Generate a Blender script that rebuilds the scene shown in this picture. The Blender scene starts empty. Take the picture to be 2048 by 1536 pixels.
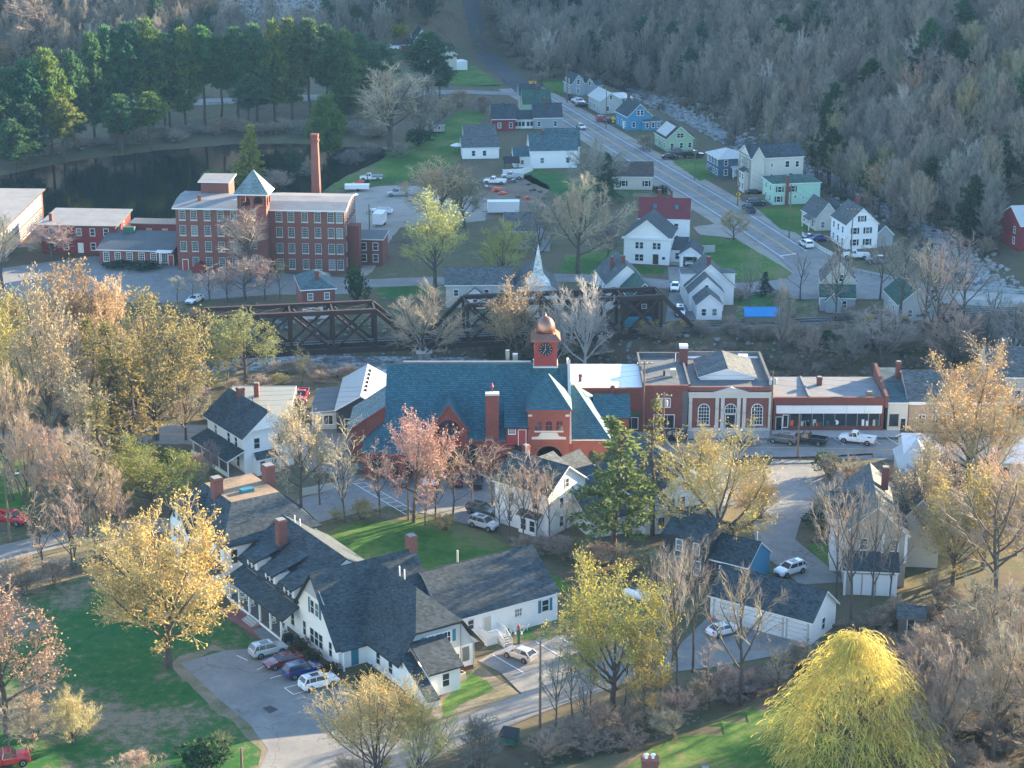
import bpy, bmesh, math, random
from mathutils import Vector, Matrix, noise as mnoise
R = math.radians
SC = bpy.context.scene
COL = SC.collection
# ------------------------------------------------------------------ camera, sky, sun, exposure
F, PIT, CH = 3982.0, R(18), 107.0
cam_d = bpy.data.cameras.new('camera'); cam = bpy.data.objects.new('camera', cam_d); COL.objects.link(cam)
cam_d.sensor_width = 36.0; cam_d.lens = 36.0*F/2048.0; cam_d.clip_start = 1.0; cam_d.clip_end = 6000.0
cam.location = (0, 0, CH); cam.rotation_euler = (R(90)-PIT, 0, 0)
SC.camera = cam
SUN_AZ, SUN_EL = 36.0, 13.0            # azimuth counted from +X towards +Y
W = bpy.data.worlds.new('World'); SC.world = W; W.use_nodes = True
nt = W.node_tree; bg = nt.nodes['Background']
sky = nt.nodes.new('ShaderNodeTexSky'); sky.sky_type = 'NISHITA'; sky.sun_disc = False
sky.sun_elevation = R(SUN_EL); sky.sun_rotation = R(90-SUN_AZ); sky.air_density = 1.0; sky.dust_density = 0.3; sky.ozone_density = 2.2
nt.links.new(sky.outputs[0], bg.inputs[0]); bg.inputs[1].default_value = 0.115
sl = bpy.data.lights.new('sun', 'SUN'); sl.energy = 5.0; sl.angle = R(0.6); sl.color = (1.0, 0.79, 0.50)
so = bpy.data.objects.new('sun', sl); COL.objects.link(so); so.location = (200, 150, 200)
sdir = Vector((math.cos(R(SUN_AZ))*math.cos(R(SUN_EL)), math.sin(R(SUN_AZ))*math.cos(R(SUN_EL)), math.sin(R(SUN_EL))))
so.rotation_euler = sdir.to_track_quat('Z', 'Y').to_euler()
SC.view_settings.view_transform = 'Standard'; SC.view_settings.look = 'None'
SC.view_settings.gamma = 1.0; SC.view_settings.exposure = 2.7
SC.render.engine = 'CYCLES'; SC.cycles.use_denoising = True
SC.cycles.max_bounces = 6; SC.cycles.diffuse_bounces = 3; SC.cycles.glossy_bounces = 2
SC.cycles.transmission_bounces = 3; SC.cycles.transparent_max_bounces = 6; SC.cycles.volume_bounces = 0
SC.cycles.caustics_reflective = False; SC.cycles.caustics_refractive = False

cP, sP = math.cos(PIT), math.sin(PIT)
def G(u, v, z=0.0):
    a = (u-1024)/F; b = (768-v)/F
    t = (z-CH)/(-sP+b*cP)
    return (a*t, (cP+b*sP)*t)
def PX(x, y, z):
    Z = z-CH; dep = y*cP-Z*sP; up = y*sP+Z*cP
    return (1024+F*x/dep, 768-F*up/dep)
def lerp(a, b, t): return a+(b-a)*t
def interp(x, pts):
    if x <= pts[0][0]: return pts[0][1]
    for (a, b), (c, d) in zip(pts, pts[1:]):
        if x <= c: return b+(d-b)*(x-a)/(c-a)
    return pts[-1][1]
def sst(x, a, b):
    t = max(0.0, min(1.0, (x-a)/(b-a))); return t*t*(3-2*t)
# ------------------------------------------------------------------ terrain height
HILLX = [(250, 185), (330, 140), (399, 114), (452, 100), (500, 84), (557, 67), (640, 44), (720, 18), (900, -30)]
CREEK = [(330, 86), (369, 95), (399, 101), (452, 98), (500, 84), (557, 67), (640, 44), (720, 18), (900, -30)]
RIVER = [(-420, 372), (-150, 362), (-90, 356), (-45, 352), (-10, 350), (25, 344), (60, 334), (110, 338), (170, 350), (420, 360)]
PONDP = [G(*p) for p in [(-260,375),(0,345),(130,318),(300,297),(470,283),(600,281),(690,290),(760,290),(800,296),(770,320),(700,352),(640,392),(560,420),(300,440),(80,452),(-300,470)]]
def inpoly(x, y, P):
    c = False; n = len(P); j = n-1
    for i in range(n):
        xi, yi = P[i]; xj, yj = P[j]
        if (yi > y) != (yj > y) and x < (xj-xi)*(y-yi)/(yj-yi)+xi: c = not c
        j = i
    return c
def pdist(x, y, P):
    b = 1e9; n = len(P)
    for i in range(n):
        ax, ay = P[i]; bx, by = P[(i+1) % n]
        dx, dy = bx-ax, by-ay; t = max(0, min(1, ((x-ax)*dx+(y-ay)*dy)/(dx*dx+dy*dy)))
        d = (x-ax-dx*t)**2+(y-ay-dy*t)**2
        if d < b: b = d
    return math.sqrt(b)
DITCH = [G(*p) for p in [(980, 1536), (1130, 1500), (1280, 1470), (1400, 1425), (1500, 1385), (1600, 1340), (1700, 1300), (1820, 1270)]]
def H(x, y):
    h = 0.0
    # right hand hill beyond the creek
    q = x-interp(y, HILLX)
    if q > 6:
        n = -math.sin(R(SUN_AZ))*x+math.cos(R(SUN_AZ))*y
        cap = interp(n, [(-200, 8), (100, 14), (180, 38), (226, 66), (291, 100), (362, 118), (443, 122), (536, 132), (800, 126)])  # out-of-view crest heights, shaped across the sun direction to shade mill, bridge and houses
        r = 0.36*(q-6)*sst(q, 6, 30)+0.35*max(0.0, q-95)  # steeper beyond view so the crest casts its shade
        h += (r**-4+cap**-4)**-.25 if r > .01 else r
    # hill at the back
    yb = interp(x, [(-300, 610), (-150, 622), (-60, 650), (-20, 690), (20, 740), (80, 800)])
    if y > yb: h = max(h, 0) + (y-yb)*0.34*sst(y-yb, 0, 40)*max(0.0, 1-h/80)
    if x < -10 and y > 545: h += 5.0*sst(y, 550, 600)*sst(-x, 10, 60)
    # slight undulation away from the built ground
    if y > 470 and q > -6 or y > 640: h += 1.5*mnoise.noise(Vector((x*.03, y*.03, 1.7)))
    # creek bed
    if y > 345:
        d = abs(x-interp(y, CREEK))
        if d < 14: h = h-3.2*(1-sst(d, 4, 14))
    # river
    ry = interp(x, RIVER); d = abs(y-ry)
    lim = 17 if y > ry else 15
    if d < lim: h -= 5.2*(1-sst(d, 8, lim))
    # pond
    if 400 < y < 580 and x < -10 and inpoly(x, y, PONDP): h -= 1.6*sst(pdist(x, y, PONDP), 0, 5)
    # ditch in front
    if y < 260 and x > -20:
        for (ax, ay), (bx, by) in zip(DITCH, DITCH[1:]):
            dx, dy = bx-ax, by-ay; t = max(0, min(1, ((x-ax)*dx+(y-ay)*dy)/(dx*dx+dy*dy)))
            dd = math.hypot(x-ax-dx*t, y-ay-dy*t)
            if dd < 3.2: h = min(h, -1.3*(1-sst(dd, .5, 3.2)))
    return h
def T(u, v, dz=0):
    """ground point seen at a pixel of the photograph (march down the ray)"""
    a = (u-1024)/F; b = (768-v)/F
    d = (a, cP+b*sP, -sP+b*cP)
    t = 150.0
    while t < 2500:
        x, y, z = d[0]*t, d[1]*t, CH+d[2]*t
        g = z-H(x, y)-dz
        if g < 0.02: break
        t += max(0.05, g*0.6)
    return Vector((x, y, H(x, y)))
# ------------------------------------------------------------------ mesh helper
class MB:
    def __init__(s): s.v = []; s.f = []; s.m = []
    def poly(s, pts, m=0):
        i = len(s.v); s.v.extend([tuple(p) for p in pts]); s.f.append(tuple(range(i, i+len(pts)))); s.m.append(m); return s
    def box(s, x0, y0, z0, x1, y1, z1, m=0):
        if x0 > x1: x0, x1 = x1, x0
        if y0 > y1: y0, y1 = y1, y0
        if z0 > z1: z0, z1 = z1, z0
        i = len(s.v)
        s.v += [(x0,y0,z0),(x1,y0,z0),(x1,y1,z0),(x0,y1,z0),(x0,y0,z1),(x1,y0,z1),(x1,y1,z1),(x0,y1,z1)]
        for f in ((0,3,2,1),(4,5,6,7),(0,1,5,4),(1,2,6,5),(2,3,7,6),(3,0,4,7)):
            s.f.append(tuple(i+k for k in f)); s.m.append(m)
        return s
    def frus(s, x0, y0, x1, y1, z0, z1, ix, iy, m=0):
        i = len(s.v)
        s.v += [(x0,y0,z0),(x1,y0,z0),(x1,y1,z0),(x0,y1,z0),(x0+ix,y0+iy,z1),(x1-ix,y0+iy,z1),(x1-ix,y1-iy,z1),(x0+ix,y1-iy,z1)]
        for f in ((0,3,2,1),(4,5,6,7),(0,1,5,4),(1,2,6,5),(2,3,7,6),(3,0,4,7)):
            s.f.append(tuple(i+k for k in f)); s.m.append(m)
        return s
    def slab(s, pts, t, m=0, me=None):
        """top polygon + the same dropped by t, with edges in material me"""
        me = m if me is None else me
        i = len(s.v); n = len(pts)
        s.v += [tuple(p) for p in pts]+[(p[0], p[1], p[2]-t) for p in pts]
        s.f.append(tuple(range(i, i+n))); s.m.append(m)
        s.f.append(tuple(range(i+2*n-1, i+n-1, -1))); s.m.append(me)
        for k in range(n):
            j = (k+1) % n
            s.f.append((i+j, i+k, i+n+k, i+n+j)); s.m.append(me)
        return s
    def extr(s, pts, vec, m=0):
        i = len(s.v); n = len(pts)
        s.v += [tuple(p) for p in pts]+[(p[0]+vec[0], p[1]+vec[1], p[2]+vec[2]) for p in pts]
        s.f.append(tuple(range(i, i+n))[::-1]); s.m.append(m)
        s.f.append(tuple(range(i+n, i+2*n))); s.m.append(m)
        for k in range(n):
            j = (k+1) % n
            s.f.append((i+k, i+j, i+n+j, i+n+k)); s.m.append(m)
        return s
    def tube(s, p, q, r0, r1=None, n=6, m=0, cap=True):
        r1 = r0 if r1 is None else r1
        p = Vector(p); q = Vector(q); d = (q-p)
        if d.length < 1e-6: return s
        d.normalize(); a = d.orthogonal().normalized(); b = d.cross(a)
        i = len(s.v)
        for c, r in ((p, r0), (q, r1)):
            for k in range(n):
                t = 2*math.pi*k/n; w = c+a*(r*math.cos(t))+b*(r*math.sin(t)); s.v.append((w.x, w.y, w.z))
        for k in range(n):
            j = (k+1) % n; s.f.append((i+k, i+j, i+n+j, i+n+k)); s.m.append(m)
        if cap:
            s.f.append(tuple(i+k for k in range(n))[::-1]); s.m.append(m)
            s.f.append(tuple(i+n+k for k in range(n))); s.m.append(m)
        return s
    def lathe(s, prof, cx=0, cy=0, n=12, m=0):
        i = len(s.v)
        for r, z in prof:
            for k in range(n):
                t = 2*math.pi*k/n; s.v.append((cx+r*math.cos(t), cy+r*math.sin(t), z))
        for a in range(len(prof)-1):
            for k in range(n):
                j = (k+1) % n; s.f.append((i+a*n+k, i+a*n+j, i+(a+1)*n+j, i+(a+1)*n+k)); s.m.append(m)
        s.f.append(tuple(i+k for k in range(n))[::-1]); s.m.append(m)
        s.f.append(tuple(i+(len(prof)-1)*n+k for k in range(n))); s.m.append(m)
        return s
    def mesh(s, name, mats, smooth=False):
        me = bpy.data.meshes.new(name); me.from_pydata(s.v, [], s.f)
        if not isinstance(mats, (list, tuple)): mats = [mats]
        for k in mats: me.materials.append(k)
        if len(mats) > 1: me.polygons.foreach_set('material_index', s.m)
        if smooth: me.polygons.foreach_set('use_smooth', [True]*len(s.f))
        me.update(); return me
    def build(s, name, mats, parent=None, smooth=False, loc=None):
        return ob(name, s.mesh(name, mats, smooth), parent, loc)
def ob(name, me, parent=None, loc=None, rz=0.0):
    o = bpy.data.objects.new(name, me); COL.objects.link(o)
    if parent is not None: o.parent = parent
    if loc is not None: o.location = loc
    if rz: o.rotation_euler = (0, 0, rz)
    return o
def tag(o, label, cat, group=None):
    o['label'] = label; o['category'] = cat
    if group: o['group'] = group
    return o
def thing(name, label, cat, loc=(0, 0, 0), rz=0.0, group=None):
    return tag(ob(name, None, None, loc, rz), label, cat, group)
def struct(o): o['kind'] = 'structure'; return o
def stuff(o, label=None, cat=None):
    o['kind'] = 'stuff'
    if label: o['label'] = label; o['category'] = cat
    return o
# ------------------------------------------------------------------ materials
MATS = {}
def new_mat(name):
    m = bpy.data.materials.new(name); m.use_nodes = True; MATS[name] = m
    return m, m.node_tree, m.node_tree.nodes['Principled BSDF']
def N(nt, t, **kw):
    n = nt.nodes.new('ShaderNode'+t)
    for k, v in kw.items(): setattr(n, k, v)
    return n
def ramp(nt, fac, stops):
    r = N(nt, 'ValToRGB'); e = r.color_ramp.elements
    e[0].position, e[0].color = stops[0][0], (*stops[0][1], 1)
    e[1].position, e[1].color = stops[-1][0], (*stops[-1][1], 1)
    for p, c in stops[1:-1]:
        x = e.new(p); x.color = (*c, 1)
    nt.links.new(fac, r.inputs[0]); return r.outputs[0]
def noise(nt, vec, scale, detail=3.0, rough=.55):
    n = N(nt, 'TexNoise'); n.inputs['Scale'].default_value = scale; n.inputs['Detail'].default_value = detail; n.inputs['Roughness'].default_value = rough
    if vec is not None: nt.links.new(vec, n.inputs['Vector'])
    return n.outputs['Fac']
def mixc(nt, fac, a, b, mode='MIX'):
    m = N(nt, 'Mix', data_type='RGBA', blend_type=mode)
    for k, x in ((0, fac), (6, a), (7, b)):
        if hasattr(x, 'links') or hasattr(x, 'is_linked'): nt.links.new(x, m.inputs[k])
        elif k == 0: m.inputs[0].default_value = x
        else: m.inputs[k].default_value = (*x, 1)
    return m.outputs[2]
def bump(nt, bs, h, strength, dist=.02):
    b = N(nt, 'Bump'); b.inputs['Strength'].default_value = strength; b.inputs['Distance'].default_value = dist
    nt.links.new(h, b.inputs['Height']); nt.links.new(b.outputs[0], bs.inputs['Normal'])
def sc3(c, k): return tuple(min(1, x*k) for x in c)
def M(name, col, rough=.8, var=.18, scale=2.5, kind='noise', spec=.3, metal=0., col2=None):
    if name in MATS: return MATS[name]
    m, nt, bs = new_mat(name)
    bs.inputs['Roughness'].default_value = rough; bs.inputs['Metallic'].default_value = metal
    bs.inputs['Specular IOR Level'].default_value = spec
    tc = N(nt, 'TexCoord'); o = tc.outputs['Object']
    big = noise(nt, o, .35, 4, .6); fine = noise(nt, o, scale*4, 2)
    f = N(nt, 'Math', operation='ADD'); nt.links.new(big, f.inputs[0]); nt.links.new(fine, f.inputs[1])
    f2 = N(nt, 'Math', operation='MULTIPLY'); nt.links.new(f.outputs[0], f2.inputs[0]); f2.inputs[1].default_value = .5
    c = ramp(nt, f2.outputs[0], [(.32, sc3(col, 1-var)), (.68, sc3(col, 1+var))])
    sep = N(nt, 'SeparateXYZ'); nt.links.new(o, sep.inputs[0])
    xy = N(nt, 'Math', operation='ADD'); nt.links.new(sep.outputs[0], xy.inputs[0]); nt.links.new(sep.outputs[1], xy.inputs[1])
    cb = N(nt, 'CombineXYZ'); nt.links.new(xy.outputs[0], cb.inputs[0]); nt.links.new(sep.outputs[2], cb.inputs[1])
    if kind in ('brick', 'shingle', 'slate'):
        b = N(nt, 'TexBrick'); nt.links.new(cb.outputs[0], b.inputs['Vector'])
        b.inputs['Scale'].default_value = 1.0
        w, h, ms = {'brick': (.24, .085, .009), 'shingle': (.42, .16, .008), 'slate': (.42, .24, .025)}[kind]
        b.inputs['Brick Width'].default_value = w; b.inputs['Row Height'].default_value = h; b.inputs['Mortar Size'].default_value = ms
        k = .13 if kind == 'brick' else (.4 if kind == 'shingle' else .3)
        b.inputs['Color1'].default_value = (1-k, 1-k, 1-k, 1); b.inputs['Color2'].default_value = (1+k, 1+k, 1+k, 1)
        b.inputs['Mortar'].default_value = (1.25, 1.3, 1.3, 1) if kind == 'brick' else (.55, .55, .55, 1)
        c = mixc(nt, 1.0, c, b.outputs['Color'], 'MULTIPLY')
        bump(nt, bs, b.outputs['Fac'], -.25, .02)
    elif kind in ('clap', 'rib', 'vert'):
        w = N(nt, 'TexWave', wave_type='BANDS', bands_direction={'clap': 'Y', 'rib': 'X', 'vert': 'X'}[kind], wave_profile='SAW')
        nt.links.new(cb.outputs[0], w.inputs['Vector']); w.inputs['Scale'].default_value = {'clap': 1.9, 'rib': .8, 'vert': 1.3}[kind]
        c = mixc(nt, .10, c, w.outputs['Color'], 'MULTIPLY')
        bump(nt, bs, w.outputs['Fac'], .45, .03)
    else:
        bump(nt, bs, fine, .25, .02)
    nt.links.new(c, bs.inputs['Base Color'])
    return m
def M_obj(name, rough, spec=.5, coat=0., var=.0):
    m, nt, bs = new_mat(name)
    oi = N(nt, 'ObjectInfo'); c = oi.outputs['Color']
    bs.inputs['Roughness'].default_value = rough; bs.inputs['Specular IOR Level'].default_value = spec
    if coat: bs.inputs['Coat Weight'].default_value = coat; bs.inputs['Coat Roughness'].default_value = .05
    nt.links.new(c, bs.inputs['Base Color']); return m
def ground_mat(name, cols, sc, rough=.95, bs_=.35, spec=.2, bdist=.08, lo=.62, hi=1.08):
    """cols: list of colours blended by two world-space noises"""
    m, nt, bs = new_mat(name)
    g = N(nt, 'NewGeometry'); p = g.outputs['Position']
    a = noise(nt, p, sc, 5, .62); b = noise(nt, p, sc*14, 3, .6); d = noise(nt, p, sc*60, 2, .6)
    ad = N(nt, 'Math', operation='MULTIPLY_ADD'); nt.links.new(b, ad.inputs[0]); ad.inputs[1].default_value = .45; nt.links.new(a, ad.inputs[2])
    ad2 = N(nt, 'Math', operation='MULTIPLY_ADD'); nt.links.new(d, ad2.inputs[0]); ad2.inputs[1].default_value = .25; nt.links.new(ad.outputs[0], ad2.inputs[2])
    n = len(cols)
    c = ramp(nt, ad2.outputs[0], [(lo+(hi-lo)*i/(n-1), cols[i]) for i in range(n)])
    nt.links.new(c, bs.inputs['Base Color']); bs.inputs['Roughness'].default_value = rough
    bs.inputs['Specular IOR Level'].default_value = spec
    bump(nt, bs, ad2.outputs[0], bs_, bdist)
    return m
m_ground = ground_mat('leaf_litter', [(.05,.04,.028), (.10,.075,.05), (.12,.10,.06), (.07,.085,.035), (.14,.115,.075)], .05)
m_lawn = ground_mat('lawn', [(.028,.085,.014), (.038,.105,.016), (.055,.13,.02), (.085,.145,.028), (.15,.14,.06)], .06, bs_=.7, lo=.70, hi=1.0)
m_lawn2 = ground_mat('worn_lawn', [(.014,.075,.016), (.02,.10,.02), (.03,.11,.022), (.12,.12,.06), (.22,.17,.115)], .055, bs_=.7, lo=.68, hi=.99)
m_asph = ground_mat('worn_asphalt', [(.15,.15,.15), (.19,.188,.185), (.215,.21,.20), (.18,.178,.175)], .09, .85, .12, .35)
def crack(m):
    nt = m.node_tree; bs = nt.nodes['Principled BSDF']; src = bs.inputs['Base Color'].links[0].from_socket
    g = N(nt, 'NewGeometry'); nz = N(nt, 'TexNoise'); nz.inputs['Scale'].default_value = .35; nt.links.new(g.outputs['Position'], nz.inputs['Vector'])
    ad = N(nt, 'VectorMath', operation='MULTIPLY_ADD'); nt.links.new(nz.outputs['Color'], ad.inputs[0]); ad.inputs[1].default_value = (5, 5, 0); nt.links.new(g.outputs['Position'], ad.inputs[2])
    vo = N(nt, 'TexVoronoi', feature='DISTANCE_TO_EDGE'); vo.inputs['Scale'].default_value = .075; nt.links.new(ad.outputs[0], vo.inputs['Vector'])
    c = mixc(nt, 1.0, src, ramp(nt, vo.outputs['Distance'], [(.0, (.6, .6, .6)), (.003, (.75, .75, .75)), (.006, (1, 1, 1))]), 'MULTIPLY')
    b = noise(nt, g.outputs['Position'], .22, 5, .7); c = mixc(nt, 1.0, c, ramp(nt, b, [(.35, (.82, .82, .83)), (.65, (1.12, 1.11, 1.09))]), 'MULTIPLY')
    nt.links.new(c, bs.inputs['Base Color'])
crack(m_asph)
m_dry = ground_mat('dry_grass', [(.07,.10,.035), (.16,.14,.085), (.23,.185,.125), (.27,.215,.15)], .25, .95, .5)
m_asphd = ground_mat('fresh_asphalt', [(.04,.042,.045), (.05,.052,.055), (.06,.06,.062)], .09, .8, .12, .35)
m_conc = ground_mat('concrete_walk', [(.30,.29,.27), (.36,.35,.33), (.40,.39,.36)], .3, .85, .12)
m_gravel = ground_mat('gravel', [(.20,.18,.16), (.27,.25,.22), (.31,.28,.24), (.22,.2,.17)], .15, .95, .5)
m_dirt = ground_mat('bare_dirt', [(.12,.09,.065), (.17,.135,.10), (.21,.17,.12)], .15, .95, .5)
m_rock = ground_mat('rock_rubble', [(.10,.10,.10), (.2,.2,.2), (.33,.33,.32), (.16,.16,.155)], .5, .9, 1.0, bdist=.3)
m_ballast = ground_mat('ballast', [(.10,.095,.09), (.17,.16,.15), (.22,.21,.19)], .8, .95, .6)
m_line = M('road_paint_white', (.72,.72,.70), .7, .15); m_yel = M('road_paint_yellow', (.72,.42,.05), .7, .15)
def water_mat(name, col, rough, bsc, bst):
    m, nt, bs = new_mat(name)
    bs.inputs['Base Color'].default_value = (*col, 1); bs.inputs['Roughness'].default_value = rough; bs.inputs['IOR'].default_value = 1.33
    bs.inputs['Specular IOR Level'].default_value = .5
    g = N(nt, 'NewGeometry'); bump(nt, bs, noise(nt, g.outputs['Position'], bsc, 3), bst, .05); return m
m_pond = water_mat('pond_water', (.006,.009,.009), .06, .9, .18)
m_river = water_mat('river_water', (.03,.035,.035), .12, 1.6, .9)
_nt = m_river.node_tree; _g = N(_nt, 'NewGeometry'); _f = noise(_nt, _g.outputs['Position'], .55, 6, .75)
_nt.links.new(ramp(_nt, _f, [(.38, (.08, .095, .10)), (.5, (.19, .21, .22)), (.6, (.5, .53, .55))]), _nt.nodes['Principled BSDF'].inputs['Base Color'])
m_rockp = ground_mat('pale_rock', [(.16,.16,.155), (.28,.28,.27), (.42,.42,.40), (.22,.22,.21)], .5, .9, 1.0, bdist=.3)
m_glass = M('window_glass', (.025,.032,.04), .12, .3, 1.0, spec=.6)
m_glass2 = M('curtained_glass', (.16,.18,.19), .15, .3, 1.0, spec=.6)
m_white = M('white_paint', (.74,.74,.73), .6, .06)
m_clapw = M('white_clapboard', (.82,.82,.81), .62, .06, kind='clap')
m_cream = M('cream_siding', (.58,.55,.48), .7, .07, kind='clap')
m_mint = M('mint_siding', (.42,.66,.52), .7, .06, kind='clap')
m_ltgreen = M('pale_green_siding', (.36,.50,.32), .7, .06, kind='clap')
m_blue = M('blue_siding', (.07,.26,.42), .7, .08, kind='clap')
m_navy = M('slate_blue_siding', (.06,.12,.18), .7, .1, kind='clap')
m_greyb = M('grey_siding', (.30,.34,.37), .7, .07, kind='clap')
m_ltgrey = M('pale_grey_siding', (.45,.47,.45), .7, .07, kind='clap')
m_tan = M('tan_siding', (.42,.37,.31), .7, .07, kind='clap')
m_redsid = M('dark_red_siding', (.22,.035,.04), .75, .12, kind='clap')
m_dark = M('charcoal_siding', (.035,.042,.05), .75, .12, kind='clap')
m_brown = M('dark_brown_boards', (.05,.03,.024), .8, .2, kind='vert')
m_brick = M('red_brick', (.175,.066,.054), .85, .2, kind='brick')
m_brick2 = M('town_hall_brick', (.20,.058,.043), .85, .18, kind='brick')
m_brick3 = M('dark_brick', (.155,.052,.042), .85, .2, kind='brick')
m_stone = M('pale_stone', (.52,.50,.45), .8, .12)
m_rsh = M('charcoal_shingle', (.040,.055,.066), .85, .38, kind='shingle')
m_rsh2 = M('grey_shingle', (.085,.095,.10), .85, .2, kind='shingle')
m_rshg = M('green_shingle', (.035,.085,.068), .85, .2, kind='shingle')
m_rteal = M('teal_shingle', (.055,.10,.115), .85, .2, kind='shingle')
m_rbrown = M('brown_shingle', (.075,.06,.052), .85, .2, kind='shingle')
m_rred = M('maroon_metal', (.16,.025,.03), .5, .1, kind='rib')
m_slate = M('blue_slate', (.026,.092,.122), .7, .14, kind='slate')
m_slate2 = M('pale_slate', (.14,.20,.21), .75, .35, 1.5, kind='slate')
m_tar = M('tar_roof', (.10,.108,.115), .8, .25, .8)
m_tar2 = M('weathered_flat_roof', (.20,.20,.205), .8, .22, .8)
m_mem = M('white_membrane', (.72,.73,.74), .5, .1, .6)
m_metal = M('pale_metal_roof', (.42,.43,.42), .4, .08, kind='rib')
m_metal2 = M('beige_metal_roof', (.34,.33,.27), .45, .08, kind='rib')
m_deck = M('tan_flat_roof', (.24,.17,.11), .85, .3, .8)
m_redp = M('red_trim', (.30,.045,.042), .55, .1)
m_copper = M('copper', (.30,.15,.11), .32, .35, 1.2, metal=.8)
m_rust = M('rusty_steel', (.042,.024,.022), .75, .35, 1.0)
m_wood = M('weathered_wood', (.20,.16,.12), .9, .25)
m_pole = M('utility_pole_wood', (.17,.12,.085), .9, .25)
m_tie = M('railroad_tie', (.06,.05,.045), .9, .3)
m_steel = M('steel', (.35,.35,.36), .4, .1, metal=.8)
m_black = M('black_metal', (.015,.015,.017), .5, .2)
m_tyre = M('tyre_rubber', (.012,.012,.012), .8, .2)
m_rim = M('wheel_rim', (.45,.45,.46), .3, .1, metal=.7)
m_trim = M('dark_trim', (.03,.03,.033), .6, .1)
m_lamp = M('headlamp', (.75,.75,.72), .15, .05); m_tail = M('tail_lamp', (.5,.02,.02), .2, .05)
m_teal = M('teal_shutter', (.03,.17,.23), .6, .08); m_bshut = M('black_shutter', (.02,.022,.025), .6, .08); m_gshut = M('green_shutter', (.03,.10,.09), .6, .08)
m_yellow = M('yellow_sign', (.85,.48,.02), .45, .03); m_orange = M('orange_paint', (.75,.10,.03), .5, .06)
m_bluetarp = M('blue_tarp', (.02,.22,.50), .5, .1); m_green = M('green_paint', (.03,.10,.07), .6, .1)
m_beige = M('beige_metal', (.50,.45,.36), .5, .06)
m_wire = M('wire', (.02,.02,.022), .6, .0)
m_redb = M('red_brick_paving', (.24,.09,.08), .9, .2, kind='brick')
m_flag = M('flagstone', (.16,.19,.19), .85, .3, 1.2)
m_paint = M_obj('car_paint', .25, .5, 1.0)
m_objm = M_obj('matte_paint', .7)
# ------------------------------------------------------------------ ground, water, roads
random.seed(4)
def axis(segs):
    out = [segs[0][0]]
    for a, b, st in segs:
        x = a
        while x < b-1e-6:
            x = min(b, x+st); out.append(x)
    return out
XS = axis([(-1000, -400, 60), (-400, -160, 12), (-160, 180, 2.5), (180, 420, 10), (420, 1000, 50)])
YS = axis([(-150, 150, 50), (150, 172, 5), (172, 420, 2.5), (420, 640, 4), (640, 900, 10), (900, 1700, 60)])
me = bpy.data.meshes.new('ground')
vs = [(x, y, H(x, y)) for y in YS for x in XS]; nx = len(XS)
fs = [(j*nx+i, j*nx+i+1, (j+1)*nx+i+1, (j+1)*nx+i) for j in range(len(YS)-1) for i in range(nx-1)]
me.from_pydata(vs, [], fs); me.materials.append(m_ground); me.polygons.foreach_set('use_smooth', [True]*len(fs)); me.update()
struct(ob('ground', me))
def xy(l): return [G(*p) for p in l]
def jit(P, amp, step):
    out = []; n = len(P)
    for i in range(n):
        a, b = P[i], P[(i+1) % n]; L = math.hypot(b[0]-a[0], b[1]-a[1]); k = max(1, int(L/step))
        for j in range(k):
            t = j/k; x, y = lerp(a[0], b[0], t), lerp(a[1], b[1], t)
            if amp:
                x += amp*mnoise.noise(Vector((x*.55, y*.55, 3.1))); y += amp*1.4*mnoise.noise(Vector((x*.55, y*.55, 9.1)))
            out.append((x, y))
    return out
def flat(name, px, mat, lift, amp=0.0, ground=False):
    P = px if ground else xy(px)
    P = jit(P, amp, 2.0) if amp else P
    bm = bmesh.new(); f = bm.faces.new([bm.verts.new((x, y, 0)) for x, y in P])
    if f.normal.z < 0 or (f.normal_update() or f.normal.z < 0): f.normal_flip()
    hs = [H(x, y) for x, y in P]
    if max(hs)-min(hs) > .05:
        x0, x1 = min(p[0] for p in P), max(p[0] for p in P); y0, y1 = min(p[1] for p in P), max(p[1] for p in P)
        st = 3.0
        x = math.ceil(x0/st)*st
        while x < x1:
            bmesh.ops.bisect_plane(bm, geom=bm.verts[:]+bm.edges[:]+bm.faces[:], plane_co=(x, 0, 0), plane_no=(1, 0, 0)); x += st
        y = math.ceil(y0/st)*st
        while y < y1:
            bmesh.ops.bisect_plane(bm, geom=bm.verts[:]+bm.edges[:]+bm.faces[:], plane_co=(0, y, 0), plane_no=(0, 1, 0)); y += st
        bmesh.ops.triangulate(bm, faces=bm.faces[:])
        lift = lift+.05
    for v in bm.verts: v.co.z = H(v.co.x, v.co.y)+lift
    me = bpy.data.meshes.new(name); bm.to_mesh(me); bm.free(); me.materials.append(mat)
    return struct(ob(name, me))
def resample(P, st):
    out = [P[0]]
    for a, b in zip(P, P[1:]):
        L = math.hypot(b[0]-a[0], b[1]-a[1]); k = max(1, int(L/st))
        for j in range(1, k+1): out.append((lerp(a[0], b[0], j/k), lerp(a[1], b[1], j/k)))
    return out
def smooth(P, it=2):
    for _ in range(it):
        Q = [P[0]]
        for a, b in zip(P, P[1:]): Q += [(a[0]*.75+b[0]*.25, a[1]*.75+b[1]*.25), (a[0]*.25+b[0]*.75, a[1]*.25+b[1]*.75)]
        P = Q+[P[-1]]
    return P
def normals(P):
    out = []
    for i in range(len(P)):
        a, b = P[max(0, i-1)], P[min(len(P)-1, i+1)]; dx, dy = b[0]-a[0], b[1]-a[1]; L = math.hypot(dx, dy) or 1
        out.append((-dy/L, dx/L))
    return out
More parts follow.
